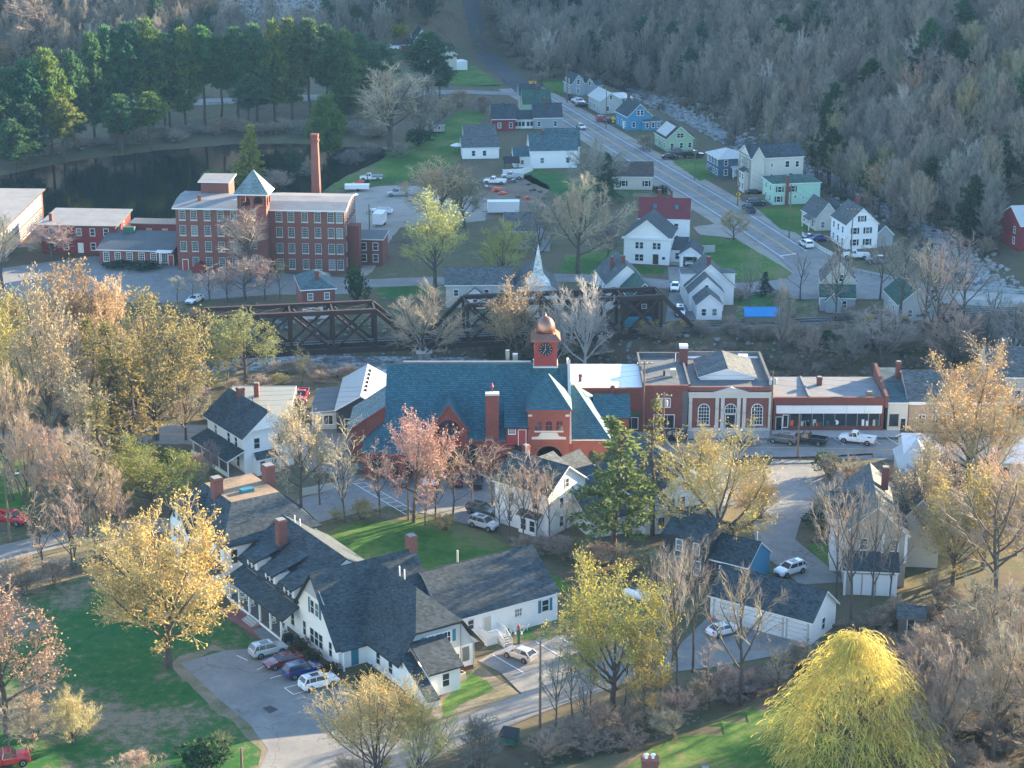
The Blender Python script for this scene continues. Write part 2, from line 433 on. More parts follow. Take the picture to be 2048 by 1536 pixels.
def strip(name, P, w, mat, lift, off=0.0, dash=None, parent=None, zfix=None):
    P = resample(P, 2.0); nn = normals(P); mb = MB(); n = max(1, int(w/2.5)); acc = 0
    rows = []
    for (x, y), (a, b) in zip(P, nn):
        row = []
        for k in range(n+1):
            o = off+w*(k/n-.5); X, Y = x+a*o, y+b*o
            row.append((X, Y, (H(X, Y) if zfix is None else zfix)+lift))
        rows.append(row)
    for i in range(len(rows)-1):
        if dash and (i % dash[1]) >= dash[0]: continue
        for k in range(n): mb.poly([rows[i][k+1], rows[i][k], rows[i+1][k], rows[i+1][k+1]])
    o = mb.build(name, mat, parent)
    return o
# main highway through the valley
HW = smooth(xy([(1665, 560), (1583, 505), (1460, 424), (1305, 333), (1200, 270), (1124, 224), (1085, 200), (1040, 176)]))
struct(strip('road_shoulder', HW, 15, m_gravel, .03)); road = struct(strip('highway', HW, 9.4, m_asph, .07))
for off, mt in ((3.55, m_line), (-3.55, m_line), (.16, m_yel), (-.16, m_yel)):
    strip('lane_line', HW, .16 if mt is m_line else .13, mt, .09, off, parent=road)
SIDE = smooth(xy([(1060, 190), (1010, 150), (975, 110), (935, 78), (905, 60)]))
struct(strip('side_road', SIDE, 7.0, m_asphd, .10))
LOOP = smooth([tuple(T(*p)[:2]) for p in [(1075, 192), (990, 186), (900, 182), (820, 190), (700, 196), (520, 200), (380, 206), (250, 205), (130, 220), (0, 240), (-80, 250)]])
struct(strip('pond_road', LOOP, 6.5, m_asph, .13))
MAIN = smooth(xy([(2250, 905), (1900, 902), (1650, 897), (1500, 895), (1300, 905), (1150, 930), (900, 945), (740, 922), (640, 882), (420, 868), (200, 870), (-200, 885)]))
mst = struct(strip('main_street', MAIN, 9.5, m_asph, .04))
strip('lane_line', MAIN, .13, m_yel, .06, .0, parent=mst)
STREET = smooth(xy([(640, 572), (760, 566), (900, 561), (1180, 553), (1400, 576), (1520, 575), (1640, 556), (1720, 566), (1850, 585), (1900, 590)]))
struct(strip('mill_street', STREET, 6.5, m_asph, .05))
struct(flat('intersection', [(1560, 520), (1625, 500), (1700, 535), (1780, 552), (1880, 580), (1880, 606), (1760, 600), (1600, 600), (1500, 585), (1560, 566), (1590, 545)], m_asph, .085))
for a, b in (((1560, 513), (1592, 508)), ((1625, 543), (1658, 537)), ((1600, 522), (1632, 530))):
    pa, pb = G(*a), G(*b); strip('stop_line', [pa, pb], .4, m_line, .11, parent=road)
LEFTST = smooth(xy([(-120, 1138), (40, 1098), (160, 1070), (300, 1052), (430, 1042), (640, 1028), (760, 1000)]))
struct(strip('lane', LEFTST, 5.6, m_asph, .045))
# parking lots and drives
lot = struct(flat('inn_parking_lot', [(361, 1327), (448, 1302), (520, 1296), (600, 1335), (690, 1372), (760, 1420), (850, 1466), (850, 1580), (500, 1580), (536, 1500), (500, 1450), (440, 1400)], m_asph, .05))
DRIVE = smooth(xy([(740, 1560), (850, 1492), (950, 1452), (1080, 1400), (1200, 1358), (1330, 1322), (1440, 1290)]))
struct(strip('inn_drive', DRIVE, 5.2, m_asph, .06))
bay = struct(flat('side_parking_bay', [(957, 1323), (1000, 1298), (1112, 1272), (1230, 1270), (1330, 1290), (1350, 1310), (1180, 1372), (1070, 1405), (1040, 1385), (1000, 1345)], m_asph, .07))
struct(flat('garage_forecourt', [(1330, 1330), (1360, 1290), (1415, 1236), (1622, 1291), (1560, 1310), (1450, 1332), (1350, 1345)], m_asph, .08))
hall_lot = struct(flat('town_hall_lot', [(595, 1000), (640, 985), (690, 950), (740, 950), (1010, 950), (1000, 1040), (940, 1050), (860, 1030), (760, 1010), (640, 1045), (600, 1040)], m_asph, .055))
struct(flat('inn_rear_yard', [(590, 850), (720, 850), (735, 920), (690, 955), (620, 940), (585, 900)], m_asph, .06))
struct(flat('curving_drive', [(1545, 918), (1650, 922), (1700, 950), (1640, 1000), (1602, 1040), (1590, 1080), (1640, 1120), (1690, 1165), (1600, 1170), (1560, 1135), (1515, 1105), (1505, 1050), (1535, 1000), (1528, 950)], m_asph, .06))
struct(flat('mill_lot', [(-60, 545), (190, 512), (350, 532), (700, 556), (720, 588), (540, 590), (330, 606), (100, 604), (-60, 615)], m_asph, .04))
struct(flat('mill_yard', [(690, 388), (760, 372), (830, 372), (980, 398), (970, 442), (800, 455), (765, 500), (745, 545), (700, 562), (705, 480)], m_gravel, .035, .6))
struct(flat('house_drive', [(1335, 535), (1400, 533), (1395, 560), (1392, 640), (1330, 645), (1340, 580)], m_asph, .09))
struct(flat('gravel_turnout', [(1385, 455), (1430, 448), (1470, 480), (1400, 470)], m_gravel, .06, .5))
struct(flat('work_yard', [(960, 355), (1060, 350), (1100, 375), (1060, 430), (960, 440), (940, 395)], m_dirt, .02, .8))
struct(flat('store_sidewalk', [(1130, 862), (1800, 860), (1800, 876), (1130, 880)], m_conc, .12))
struct(flat('inn_walk', [(435, 1225), (520, 1278), (545, 1300), (560, 1292), (480, 1215)], m_redb, .06))
struct(flat('inn_patio', [(505, 1262), (560, 1245), (600, 1290), (548, 1302)], m_flag, .07))
# lawns
struct(flat('front_lawn', [(20, 1185), (160, 1152), (260, 1130), (440, 1215), (520, 1296), (448, 1302), (361, 1327), (440, 1400), (500, 1450), (536, 1500), (500, 1590), (-160, 1620), (-160, 1250)], m_lawn2, .02, .5))
struct(flat('back_lawn', [(622, 1080), (700, 1046), (860, 1040), (950, 1055), (1030, 1100), (1090, 1140), (1150, 1175), (1090, 1200), (860, 1180), (700, 1140)], m_lawn, .02, .5))
struct(flat('drive_island', [(870, 1405), (957, 1330), (1040, 1388), (1045, 1400), (960, 1440), (870, 1478), (850, 1462)], m_dry, .025, .3))
struct(flat('island_grass', [(880, 1410), (940, 1345), (975, 1360), (985, 1380), (920, 1410), (885, 1440)], m_lawn, .035, .8))
struct(flat('brook_lawn', [(1200, 1580), (1310, 1490), (1400, 1445), (1500, 1405), (1600, 1375), (1680, 1400), (1800, 1600)], m_lawn, .02, .4))
struct(flat('wing_lawn', [(960, 1300), (1000, 1265), (1112, 1240), (1140, 1255), (1115, 1272), (1000, 1297)], m_lawn2, .03, .3))
struct(flat('west_lawn', [(-80, 905), (50, 905), (70, 960), (60, 1030), (-80, 1050)], m_lawn, .02, .4))
struct(flat('white_house_lawn', [(330, 900), (400, 905), (480, 970), (350, 990)], m_lawn, .02, .4))
struct(flat('pond_lawn', [(600, 388), (690, 340), (790, 298), (880, 250), (925, 222), (968, 226), (945, 290), (910, 330), (800, 366), (720, 372)], m_lawn, .02, .6))
struct(flat('corner_lawn', [(1402, 470), (1470, 478), (1560, 530), (1600, 556), (1500, 562), (1405, 548)], m_lawn, .06, .3))
struct(flat('greek_lawn', [(1130, 510), (1240, 500), (1250, 530), (1335, 537), (1325, 548), (1180, 548), (1120, 545)], m_lawn, .02, .4))
struct(flat('roadside_lawn', [(1345, 325), (1400, 318), (1440, 352), (1400, 362)], m_lawn, .05, .3))
struct(flat('roadside_lawn', [(1515, 418), (1600, 412), (1640, 440), (1600, 468), (1560, 458)], m_lawn, .05, .3))
struct(flat('yard', [(1040, 330), (1290, 378), (1330, 390), (1290, 395), (1120, 390), (1050, 360)], m_lawn2, .02, .6))
struct(flat('bank_lawn', [(740, 560), (1120, 552), (1130, 590), (760, 600)], m_lawn2, .02, .6))
struct(flat('cape_lawn', [(1480, 590), (1640, 590), (1630, 640), (1470, 645)], m_lawn2, .02, .6))
struct(flat('far_lawn', [(880, 140), (950, 130), (1000, 172), (900, 172)], m_lawn, .05, .4))
struct(flat('far_lawn', [(1080, 165), (1130, 165), (1140, 190), (1100, 185)], m_lawn, .05, .4))
struct(flat('drive_verge', [(1612, 1090), (1655, 1085), (1690, 1140), (1660, 1140)], m_lawn, .04, .2))
struct(flat('drive_verge', [(1490, 1030), (1540, 1010), (1555, 1025), (1510, 1045)], m_lawn, .04, .2))
struct(flat('lot_verge', [(335, 1330), (425, 1412), (485, 1462), (512, 1505), (490, 1580), (540, 1580), (560, 1500), (520, 1450), (450, 1395), (380, 1322), (450, 1298), (440, 1292), (400, 1302)], m_dry, .035, 1.6))
struct(flat('lane_verge', [(-120, 1160), (40, 1122), (160, 1092), (260, 1075), (262, 1095), (150, 1125), (40, 1150), (-120, 1190)], m_dry, .03, 1.4))
# painted stalls
def line(a, b, parent, w=.13, z=.085):
    strip('stall_line', [G(*a), G(*b)], w, m_line, z, parent=parent, zfix=0.0)
for a, b in (((474, 1312), (495, 1322)), ((514, 1341), (530, 1333)), ((540, 1358), (562, 1352)), ((569, 1377), (587, 1390)), ((569, 1377), (597, 1370)), ((587, 1390), (612, 1383))): line(a, b, lot)
for a, b in (((986, 1311), (1048, 1347)), ((1072, 1285), (1135, 1322)), ((1115, 1274), (1178, 1308))): line(a, b, bay, z=.09)
A0, B0 = (708, 968), (815, 1030)
line((708, 968), (812, 1030), hall_lot); line((730, 966), (835, 1026), hall_lot)
for k in range(9):
    t = k/8; line((lerp(708, 812, t), lerp(968, 1030, t)), (lerp(730, 835, t), lerp(966, 1026, t)), hall_lot)
for k in range(7):
    u = 1555+k*36; line((u, 874), (u+26, 890), mst, z=.07)
flat('asphalt_patch', [(524, 1417), (541, 1412), (557, 1420), (540, 1428)], m_asphd, .07)
# water
def sheet(name, P, z, mat):
    mb = MB(); mb.poly([(x, y, z) for x, y in P]); o = mb.build(name, mat); struct(o); return o
P = []
for x, y in PONDP: P.append((x, y))
sheet('pond_water', P if sum((P[i][0]*P[(i+1) % len(P)][1]-P[(i+1) % len(P)][0]*P[i][1]) for i in range(len(P))) > 0 else P[::-1], -.45, m_pond)
RP = resample(RIVER, 12)
mb = MB()
for (a, b), (c, d) in zip(RP, RP[1:]): mb.poly([(a, b-13, -4.6), (c, d-13, -4.6), (c, d+13, -4.6), (a, b+13, -4.6)])
struct(mb.build('river_water', m_river))
CP = resample([(x, y) for y, x in CREEK], 6)
mb = MB()
for (a, b), (c, d) in zip(CP, CP[1:]):
    za, zb = H(a, b)+.3, H(c, d)+.3
    mb.poly([(a-2.8, b, za), (a+2.8, b, za), (c+2.8, d, zb), (c-2.8, d, zb)])
struct(mb.build('creek_water', m_river))
# boulders: river bank, creek bed, quarry slope
def rock_mesh(seed):
    bm = bmesh.new(); bmesh.ops.create_icosphere(bm, subdivisions=1, radius=.5)
    rr = random.Random(seed)
    for v in bm.verts: v.co *= rr.uniform(.65, 1.15); v.co.z *= .7
    me = bpy.data.meshes.new('boulder'); bm.to_mesh(me); bm.free(); me.materials.append(m_rock); return me
RK = [rock_mesh(i) for i in range(4)]
def rubble(name, pts, label, smin, smax, mt=None):
    mb = MB()
    for (x, y) in pts:
        s = random.uniform(smin, smax); me = random.choice(RK); a = random.uniform(0, 6.28); z = H(x, y)+.12*s
        ca, sa = math.cos(a)*s, math.sin(a)*s; i = len(mb.v); k = random.uniform(.6, 1.1)
        for v in me.vertices:
            p = v.co; mb.v.append((x+p.x*ca-p.y*sa*k, y+p.x*sa+p.y*ca*k, z+p.z*s))
        for f in me.polygons: mb.f.append(tuple(i+q for q in f.vertices)); mb.m.append(0)
    return stuff(mb.build(name, mt or m_rock), label, 'rocks')
pts = []
for k in range(1500):
    x = random.uniform(-60, 95); y = interp(x, RIVER)+random.choice((random.uniform(8, 17), -random.uniform(8, 14))); pts.append((x, y))
rubble('riprap', pts, 'grey boulders heaped along the river banks under the truss bridge', .4, 1.3)
pts = []
for k in range(3000):
    y = random.uniform(345, 640); x = interp(y, CREEK)+random.gauss(0, 4.5 if y > 500 else 3.2); pts.append((x, y))
rubble('creek_boulders', pts, 'pale boulders strewn through the creek bed behind the roadside houses', .4, 2.0, m_rockp)
pts = []
for k in range(1300):
    p = T(random.uniform(440, 660), random.uniform(-10, 75)); pts.append((p.x, p.y))
rubble('quarry_scree', pts, 'grey broken rock slope above the tall pines', .8, 2.2)
pts = [G(random.uniform(1100, 1560), 0) for _ in range(0)]
for k in range(120):
    (ax, ay), (bx, by) = random.choice(list(zip(DITCH, DITCH[1:]))); t = random.random(); pts.append((lerp(ax, bx, t)+random.gauss(0, .7), lerp(ay, by, t)+random.gauss(0, .7)))
rubble('brook_stones', pts, 'small wet stones in the ditch below the garage forecourt', .2, .6)
# ------------------------------------------------------------------ railway, truss bridge
ra, rb = G(568, 694), G(1440, 652)
rdx, rdy = rb[0]-ra[0], rb[1]-ra[1]; rl = math.hypot(rdx, rdy); rdx /= rl; rdy /= rl
def RT(s, o=0.0): return (ra[0]+rdx*s-rdy*o, ra[1]+rdy*s+rdx*o)
BR0, BR1 = -22.0, 78.0       # bridge between these chainages
def zr(s): return 0.0
TR = thing('railway_track', 'two steel rails on dark ties running past the truss bridge', 'railway track', (*RT(0), 0), math.atan2(rdy, rdx))
for a, b in ((-150, BR0), (BR1, 160)): MB().frus(a, -2.6, b, 2.6, -1.2, .28, 0, 1.0).build('ballast_bed', m_ballast, TR)
tie = MB().box(-.12, -1.3, 0, .12, 1.3, .17).mesh('tie', m_tie)
mbt = MB(); s = -60.0
tiles = []
while s < 150:
    mbt.box(s-.12, -1.3, .26, s+.12, 1.3, .44); s += .62
stuff(mbt.build('ties', m_tie, TR))
for o in (-.72, .72): MB().box(-150, o-.05, .44, 160, o+.05, .6).build('rail', m_steel, TR)
def beam(mb, a, b, w, h):
    a = Vector(a); b = Vector(b); d = (b-a).normalized(); up = Vector((0, 0, 1))
    if abs(d.z) > .95: up = Vector((1, 0, 0))
    sd = d.cross(up).normalized(); u2 = sd.cross(d)
    i = len(mb.v)
    for c in (a, b):
        for p, q in ((-1, -1), (1, -1), (1, 1), (-1, 1)):
            w_ = c+sd*(p*w/2)+u2*(q*h/2); mb.v.append((w_.x, w_.y, w_.z))
    for f in ((0, 3, 2, 1), (4, 5, 6, 7), (0, 1, 5, 4), (1, 2, 6, 5), (2, 3, 7, 6), (3, 0, 4, 7)):
        mb.f.append(tuple(i+k for k in f)); mb.m.append(0)
def truss(name, label, s0, s1, n, ht):
    B = thing(name, label, 'bridge', (*RT(s0), 0), math.atan2(rdy, rdx), 'rusty railway truss spans')
    L = s1-s0; st = L/n; hw = 2.9
    for sd in (-hw, hw):
        mb = MB(); beam(mb, (st, sd, ht), (L-st, sd, ht), .75, .8); mb.build('top_chord', m_rust, B)
        mb = MB(); beam(mb, (0, sd, -.35), (L, sd, -.35), .6, 1.0); mb.build('bottom_chord', m_rust, B)
        for e0, e1 in ((0, st), (L, L-st)):
            mb = MB(); beam(mb, (e0, sd, -.2), (e1, sd, ht), .75, .75); mb.build('end_post', m_rust, B)
        for k in range(1, n):
            mb = MB(); beam(mb, (k*st, sd, -.3), (k*st, sd, ht), .6, .5); mb.build('vertical_post', m_rust, B)
        for k in range(1, n-1):
            mb = MB()
            beam(mb, (k*st, sd, ht-.2), ((k+1)*st, sd, -.2), .5, .45); mb.build('diagonal', m_rust, B)
            if k % 2 or True:
                mb = MB(); beam(mb, (k*st, sd+.12, -.2), ((k+1)*st, sd+.12, ht-.2), .42, .36); mb.build('diagonal', m_rust, B)
    for k in range(1, n):
        mb = MB(); beam(mb, (k*st, -hw, ht), (k*st, hw, ht), .3, .35); mb.build('sway_strut', m_rust, B)
        if k < n-1:
            mb = MB(); beam(mb, (k*st, -hw, ht), ((k+1)*st, hw, ht), .12, .12); beam(mb, (k*st, hw, ht+.02), ((k+1)*st, -hw, ht+.02), .12, .12); mb.build('lateral_bracing', m_rust, B)
    for k in range(0, n+1):
        mb = MB(); beam(mb, (k*st, -hw, -.45), (k*st, hw, -.45), .4, .8); mb.build('floor_beam', m_rust, B)
    for o in (-1, 1):
        mb = MB(); beam(mb, (0, o, -.2), (L, o, -.2), .35, .7); mb.build('stringer', m_rust, B)
    return B
truss('truss_bridge', 'rusty steel truss railway bridge span beside the brick mill', BR0, 24.5, 6, 7.0)
truss('truss_bridge', 'rusty steel truss railway bridge span behind the clock tower', 26.5, BR1, 7, 7.2)
for nm, s, lb in (('bridge_pier', 25.5, 'stone pier between the two truss bridge spans'), ('bridge_abutment', BR0-1, 'stone abutment at the mill end of the truss bridge'), ('bridge_abutment', BR1+1, 'stone abutment at the store end of the truss bridge')):
    t = thing(nm, lb, 'pier', (*RT(s), 0), math.atan2(rdy, rdx))
    MB().frus(-1.4, -5, 1.4, 5, -7, -1.3, .25, .8).build('shaft', m_rock, t); MB().box(-1.5, -4.4, -1.3, 1.5, 4.4, -.85).build('cap', m_stone, t)
# plate girder over the creek on the right
t = thing('girder_bridge', 'rusty plate girder railway bridge under the highway bridge', 'bridge', (*RT(118), 0), math.atan2(rdy, rdx))
for o in (-2.2, 2.2):
    MB().box(0, o-.2, -2.0, 42, o+.2, .3).build('girder', m_rust, t)
    mb = MB()
    for k in range(21): mb.box(k*2+.3, o-.35, -1.95, k*2+.42, o+.35, .25)
    mb.build('stiffeners', m_rust, t)
# highway bridge
ha, hb = G(1868, 592), G(2200, 614)
hl = math.hypot(hb[0]-ha[0], hb[1]-ha[1]); hang = math.atan2(hb[1]-ha[1], hb[0]-ha[0])
t = thing('highway_bridge', 'concrete highway bridge with pale green metal railings', 'bridge', (*ha, 0), hang)
m_rail = M('pale_green_rail', (.30, .40, .38), .5, .1)
MB().box(0, -5.4, -.7, hl, 5.4, .12).build('deck', m_conc, t)
for o in (-4.6, 0, 4.6): MB().box(0, o-.25, -2.2, hl, o+.25, -.7).build('girder', m_green, t)
for o in (-5.2, 5.2):
    for z in (.5, .85, 1.15): MB().box(0, o-.06, z-.06, hl, o+.06, z+.06).build('rail', m_rail, t)
    mb0 = MB().box(-.07, -.07, .12, .07, .07, 1.25).mesh('post', m_rail)
    k = 0.0
    while k < hl: ob('post', mb0, t, (k, o, 0)); k += 2.2
# ------------------------------------------------------------------ building kit
WC = {}
def win_mesh(w, h, cols, rows, arch, fm):
    k = (w, h, cols, rows, arch, fm.name)
    if k in WC: return WC[k]
    f = MB(); t = .11
    if not arch:
        f.box(-w/2-t, -.08, -t*1.3, w/2+t, .02, 0); f.box(-w/2-t, -.08, h, w/2+t, .02, h+t)
        f.box(-w/2-t, -.078, 0, -w/2, .02, h); f.box(w/2, -.078, 0, w/2+t, .02, h)
        p = MB().box(-w/2, -.025, 0, w/2, .01, h)
    else:
        n = 10; r = w/2
        out = [(-(r+t), -t), (r+t, -t)]+[((r+t)*math.cos(math.pi*i/n), h-r+(r+t)*math.sin(math.pi*i/n)) for i in range(n+1)]
        inn = [(-r, 0), (r, 0)]+[(r*math.cos(math.pi*i/n), h-r+r*math.sin(math.pi*i/n)) for i in range(n+1)]
        m_ = len(out)
        for i in range(m_):
            j = (i+1) % m_
            f.poly([(out[i][0], -.08, out[i][1]), (out[j][0], -.08, out[j][1]), (inn[j][0], -.08, inn[j][1]), (inn[i][0], -.08, inn[i][1])])
            f.poly([(out[j][0], -.08, out[j][1]), (out[i][0], -.08, out[i][1]), (out[i][0], .02, out[i][1]), (out[j][0], .02, out[j][1])])
            f.poly([(inn[i][0], -.08, inn[i][1]), (inn[j][0], -.08, inn[j][1]), (inn[j][0], .02, inn[j][1]), (inn[i][0], .02, inn[i][1])])
        p = MB(); p.extr([(x, .01, z) for x, z in inn], (0, -.035, 0))
    hh = h
    for i in range(1, cols): x = -w/2+w*i/cols; f.box(x-.025, -.05, .0, x+.025, -.02, hh)
    for i in range(1, rows): z = hh*i/rows; f.box(-w/2, -.055 if i*2 == rows else -.05, z-.03, w/2, -.02, z+.03)
    WC[k] = (f.mesh('window', fm), p.mesh('pane', m_glass), p.mesh('pane', m_glass2))
    return WC[k]
class Bld:
    def __init__(s, name, label, A, ang=0.0, z=0.0, cat='building', ground=False, group=None):
        x, y = A if ground else G(*A)
        s.r = thing(name, label, cat, (x, y, z), R(ang), group); s.rr = random.Random(hash(label) & 0xffff)
        s.rr = random.Random(len(label)*7+int(x*3))
    def box(s, x0, x1, y0, y1, z0, z1, m, name='wall'):
        return MB().box(x0, y0, z0, x1, y1, z1).build(name, m, s.r)
    def slab(s, polys, rm, em, t=.2, name='roof'):
        mb = MB()
        for p in polys: mb.slab(p, t, 0, 1)
        return mb.build(name, [rm, em], s.r)
    def gable(s, x0, x1, y0, y1, ze, zr, ax, wm, rm, em=None, ov=.35, rg=None, zeB=None, z0=-.6, walls=True, rov=None):
        """ridge runs along ax; a..b is the span across it"""
        em = em or m_white; rov = ov if rov is None else rov
        a, b = (y0, y1) if ax == 'x' else (x0, x1); c, d = (x0, x1) if ax == 'x' else (y0, y1)
        rg = (a+b)/2 if rg is None else rg; zb = ze if zeB is None else zeB
        P = (lambda q, l, z: (l, q, z)) if ax == 'x' else (lambda q, l, z: (q, l, z))
        if walls:
            pent = [P(a, c, z0), P(b, c, z0), P(b, c, zb), P(rg, c, zr), P(a, c, ze)]
            vec = (d-c, 0, 0) if ax == 'x' else (0, d-c, 0)
            mb = MB(); mb.extr(pent if ax == 'y' else pent[::-1], vec); mb.build('wall', wm, s.r)
        k = .17
        def low(q, z, o):
            L = math.hypot(rg-q, zr-z); return q-(rg-q)/L*o, z-(zr-z)/L*o
        qa, za = low(a, ze, ov); qb, zb2 = low(b, zb, ov)
        e0, e1 = c-rov, d+rov
        A = [P(qa, e0, za+k), P(qa, e1, za+k), P(rg, e1, zr+k), P(rg, e0, zr+k)]
        Bq = [P(rg, e0, zr+k), P(rg, e1, zr+k), P(qb, e1, zb2+k), P(qb, e0, zb2+k)]
        if ax == 'y': A = A[::-1]; Bq = Bq[::-1]
        r = s.slab([A, Bq], rm, em)
        mb = MB(); mb.tube(P(rg, e0, zr+k), P(rg, e1, zr+k), .07, n=5); mb.build('ridge_cap', rm, r)
        return r
    def hip(s, x0, x1, y0, y1, ze, zr, wm, rm, em=None, ov=.35, ix=None, iy=None, z0=-.6, walls=True, deck=None):
        em = em or m_white
        if walls: s.box(x0, x1, y0, y1, z0, ze, wm)
        X0, X1, Y0, Y1 = x0-ov, x1+ov, y0-ov, y1+ov; e = ze+.1
        h = min(X1-X0, Y1-Y0)/2
        ix = h if ix is None else ix+ov; iy = h if iy is None else iy+ov
        a, b, c, d = (X0+ix, Y0+iy, zr), (X1-ix, Y0+iy, zr), (X1-ix, Y1-iy, zr), (X0+ix, Y1-iy, zr)
        polys = [[(X0, Y0, e), (X1, Y0, e), b, a], [(X1, Y0, e), (X1, Y1, e), c, b], [(X1, Y1, e), (X0, Y1, e), d, c], [(X0, Y1, e), (X0, Y0, e), a, d]]
        out = []
        for p in polys:
            q = []
            for v in p:
                if not q or (Vector(v)-Vector(q[-1])).length > .01: q.append(v)
            if (Vector(q[0])-Vector(q[-1])).length < .01: q.pop()
            if len(q) > 2: out.append(q)
        r = s.slab(out, rm, em)
        if deck: MB().slab([(p[0], p[1], p[2]+.03) for p in (a, b, c, d)], .2).build('roof_deck', deck, r)
        return r
    def chim(s, x, y, w, z0, z1, m=None, d=None):
        d = d or w
        c = MB().box(x-w/2, y-d/2, z0, x+w/2, y+d/2, z1).box(x-w/2-.07, y-d/2-.07, z1-.35, x+w/2+.07, y+d/2+.07, z1-.12).build('chimney', m or m_brick3, s.r)
        MB().box(x-w/2+.05, y-d/2+.05, z1, x+w/2-.05, y+d/2-.05, z1+.08).build('chimney_cap', m_tar2, c)
    def win(s, ang, x, y, z, w, h, cols=1, rows=2, fm=None, arch=False, shut=None, curt=None):
        fm = fm or m_white
        f, p, p2 = win_mesh(w, h, cols, rows, arch, fm)
        o = ob('window', f, s.r, (x, y, z), R(ang))
        ob('pane', p2 if (s.rr.random() < .22 if curt is None else curt) else p, o)
        if shut:
            key = ('sh', w, h, shut.name)
            if key not in WC: WC[key] = MB().box(-.2, -.06, 0, .2, .01, h).mesh('shutter', shut)
            for sd in (-1, 1): ob('shutter', WC[key], o, (sd*(w/2+.34), 0, 0))
        return o
    def wins(s, ang, c, ps, zs, w=.9, h=1.5, **k):
        for z in zs:
            for p in ps:
                if ang in (0, 180): s.win(ang, p, c, z, w, h, **k)
                else: s.win(ang, c, p, z, w, h, **k)
    def door(s, ang, x, y, z, w, h, m):
        f = MB().box(-w/2-.12, -.08, 0, w/2+.12, .02, h+.12).mesh('door', m_white)
        o = ob('door', f, s.r, (x, y, z), R(ang)); MB().box(-w/2, -.11, .02, w/2, -.05, h).build('door_leaf', m, o)
        MB().box(w/2-.18, -.15, h*.45, w/2-.1, -.10, h*.45+.1).build('handle', m_steel, o); return o
    def posts(s, pts, z0, z1, w=.16, m=None, name='post'):
        me = MB().box(-w/2, -w/2, z0, w/2, w/2, z1).mesh(name, m or m_white)
        for x, y in pts: ob(name, me, s.r, (x, y, 0))
    def pipe(s, x, y, z0, z1, r=.08, m=None):
        MB().tube((x, y, z0), (x, y, z1), r, n=6).build('vent_pipe', m or m_white, s.r)
# ------------------------------------------------------------------ inn
b = Bld('inn', 'rambling white inn with steep charcoal roofs, porch and several brick chimneys', (599, 1278), 33, cat='inn')
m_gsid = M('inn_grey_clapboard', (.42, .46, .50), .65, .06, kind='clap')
b.gable(0, 14, -10.3, 0, 2.9, 10.3, 'x', m_clapw, m_rsh, m_trim, .5, rg=-4.2, zeB=5.3)
# cross wing towards the side drive with clipped gable
mb = MB(); x0, x1, yf, rx = 3.9, 14.1, -18.6, 9.0
mb.extr([(x0, yf, -.6), (x1, yf, -.6), (x1, yf, 3.3), (12.15, yf, 6.2), (5.85, yf, 6.2), (x0, yf, 3.3)], (0, 13, 0)); mb.build('wall', m_clapw, b.r)
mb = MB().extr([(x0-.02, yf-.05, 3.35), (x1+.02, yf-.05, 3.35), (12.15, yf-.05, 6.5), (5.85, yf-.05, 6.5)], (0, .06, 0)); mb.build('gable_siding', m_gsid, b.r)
k = .2; zt = 10.2
L_ = [(3.3, -19.1, 2.9+k), (5.7, -19.1, 6.6+k), (8.5, -14.6, zt+k), (8.5, -3.5, zt+k), (3.3, -10.2, 2.9+k)]
R_ = [(12.3, -19.1, 6.6+k), (15.2, -19.1, 2.9+k), (15.2, -4.2, 2.9+k), (8.5, -3.5, zt+k), (8.5, -14.6, zt+k)]
H_ = [(5.7, -19.1, 6.6+k), (12.3, -19.1, 6.6+k), (8.5, -14.6, zt+k)]
L2 = [(3.3, -19.1, 2.9+k), (5.7, -19.1, 6.6+k), (8.5, -14.6, zt+k), (8.5, -3.6, zt+k), (3.3, -9.9, 2.9+k)]
b.slab([L2[::-1], R_, H_], m_rsh, m_trim, .24)
# lean-to on the end gable
b.box(5.3, 9.6, -22.7, -18.6, -.6, 3.3, m_clapw)
b.slab([[(5.0, -23.1, 3.2), (9.9, -23.1, 3.2), (9.9, -18.55, 5.7), (5.0, -18.55, 5.7)]], m_rsh, m_trim)
mb = MB().extr([(3.9, -25, -.6), (3.9, -18.6, -.6), (3.9, -18.6, 4.2), (3.9, -25, 1.0)][::-1], (1.39, 0, 0)); mb.build('wall', m_clapw, b.r)
b.slab([[(3.6, -25.3, 1.1), (5.28, -25.3, 1.1), (5.28, -18.55, 4.5), (3.6, -18.55, 4.5)]], m_rsh, m_trim, .12)
b.win(0, 7.6, -22.7, 1.0, .9, 1.6, 1, 2)
for i in range(3): b.win(0, 8.0+i*1.15, yf-.05, 4.35, .85, 1.35, 2, 2, curt=False)
for sx in (6.9, 11.25): MB().box(sx-.2, yf-.12, 4.3, sx+.2, yf-.03, 5.8).build('shutter', m_teal, b.r)
# gable front over the parking lot
b.win(-90, 0, -3.9, 5.0, .9, 1.75, 1, 2); b.win(-90, 0, -5.1, 5.0, .9, 1.75, 1, 2)
for yy in (-3.1, -5.9): MB().box(-.08, yy-.22, 4.9, 0, yy+.22, 6.9).build('shutter', m_teal, b.r)
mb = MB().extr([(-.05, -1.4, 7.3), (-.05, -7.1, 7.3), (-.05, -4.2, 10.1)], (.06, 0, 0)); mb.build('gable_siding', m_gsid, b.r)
b.win(-90, 0, -1.6, 1.2, .8, 1.9); b.win(-90, 0, -8.4, 1.0, .8, 1.9)
for yy in (-3.6, -4.75, -5.9): b.win(-90, 0, yy, 1.0, 1.0, 1.9, 1, 2, curt=False)
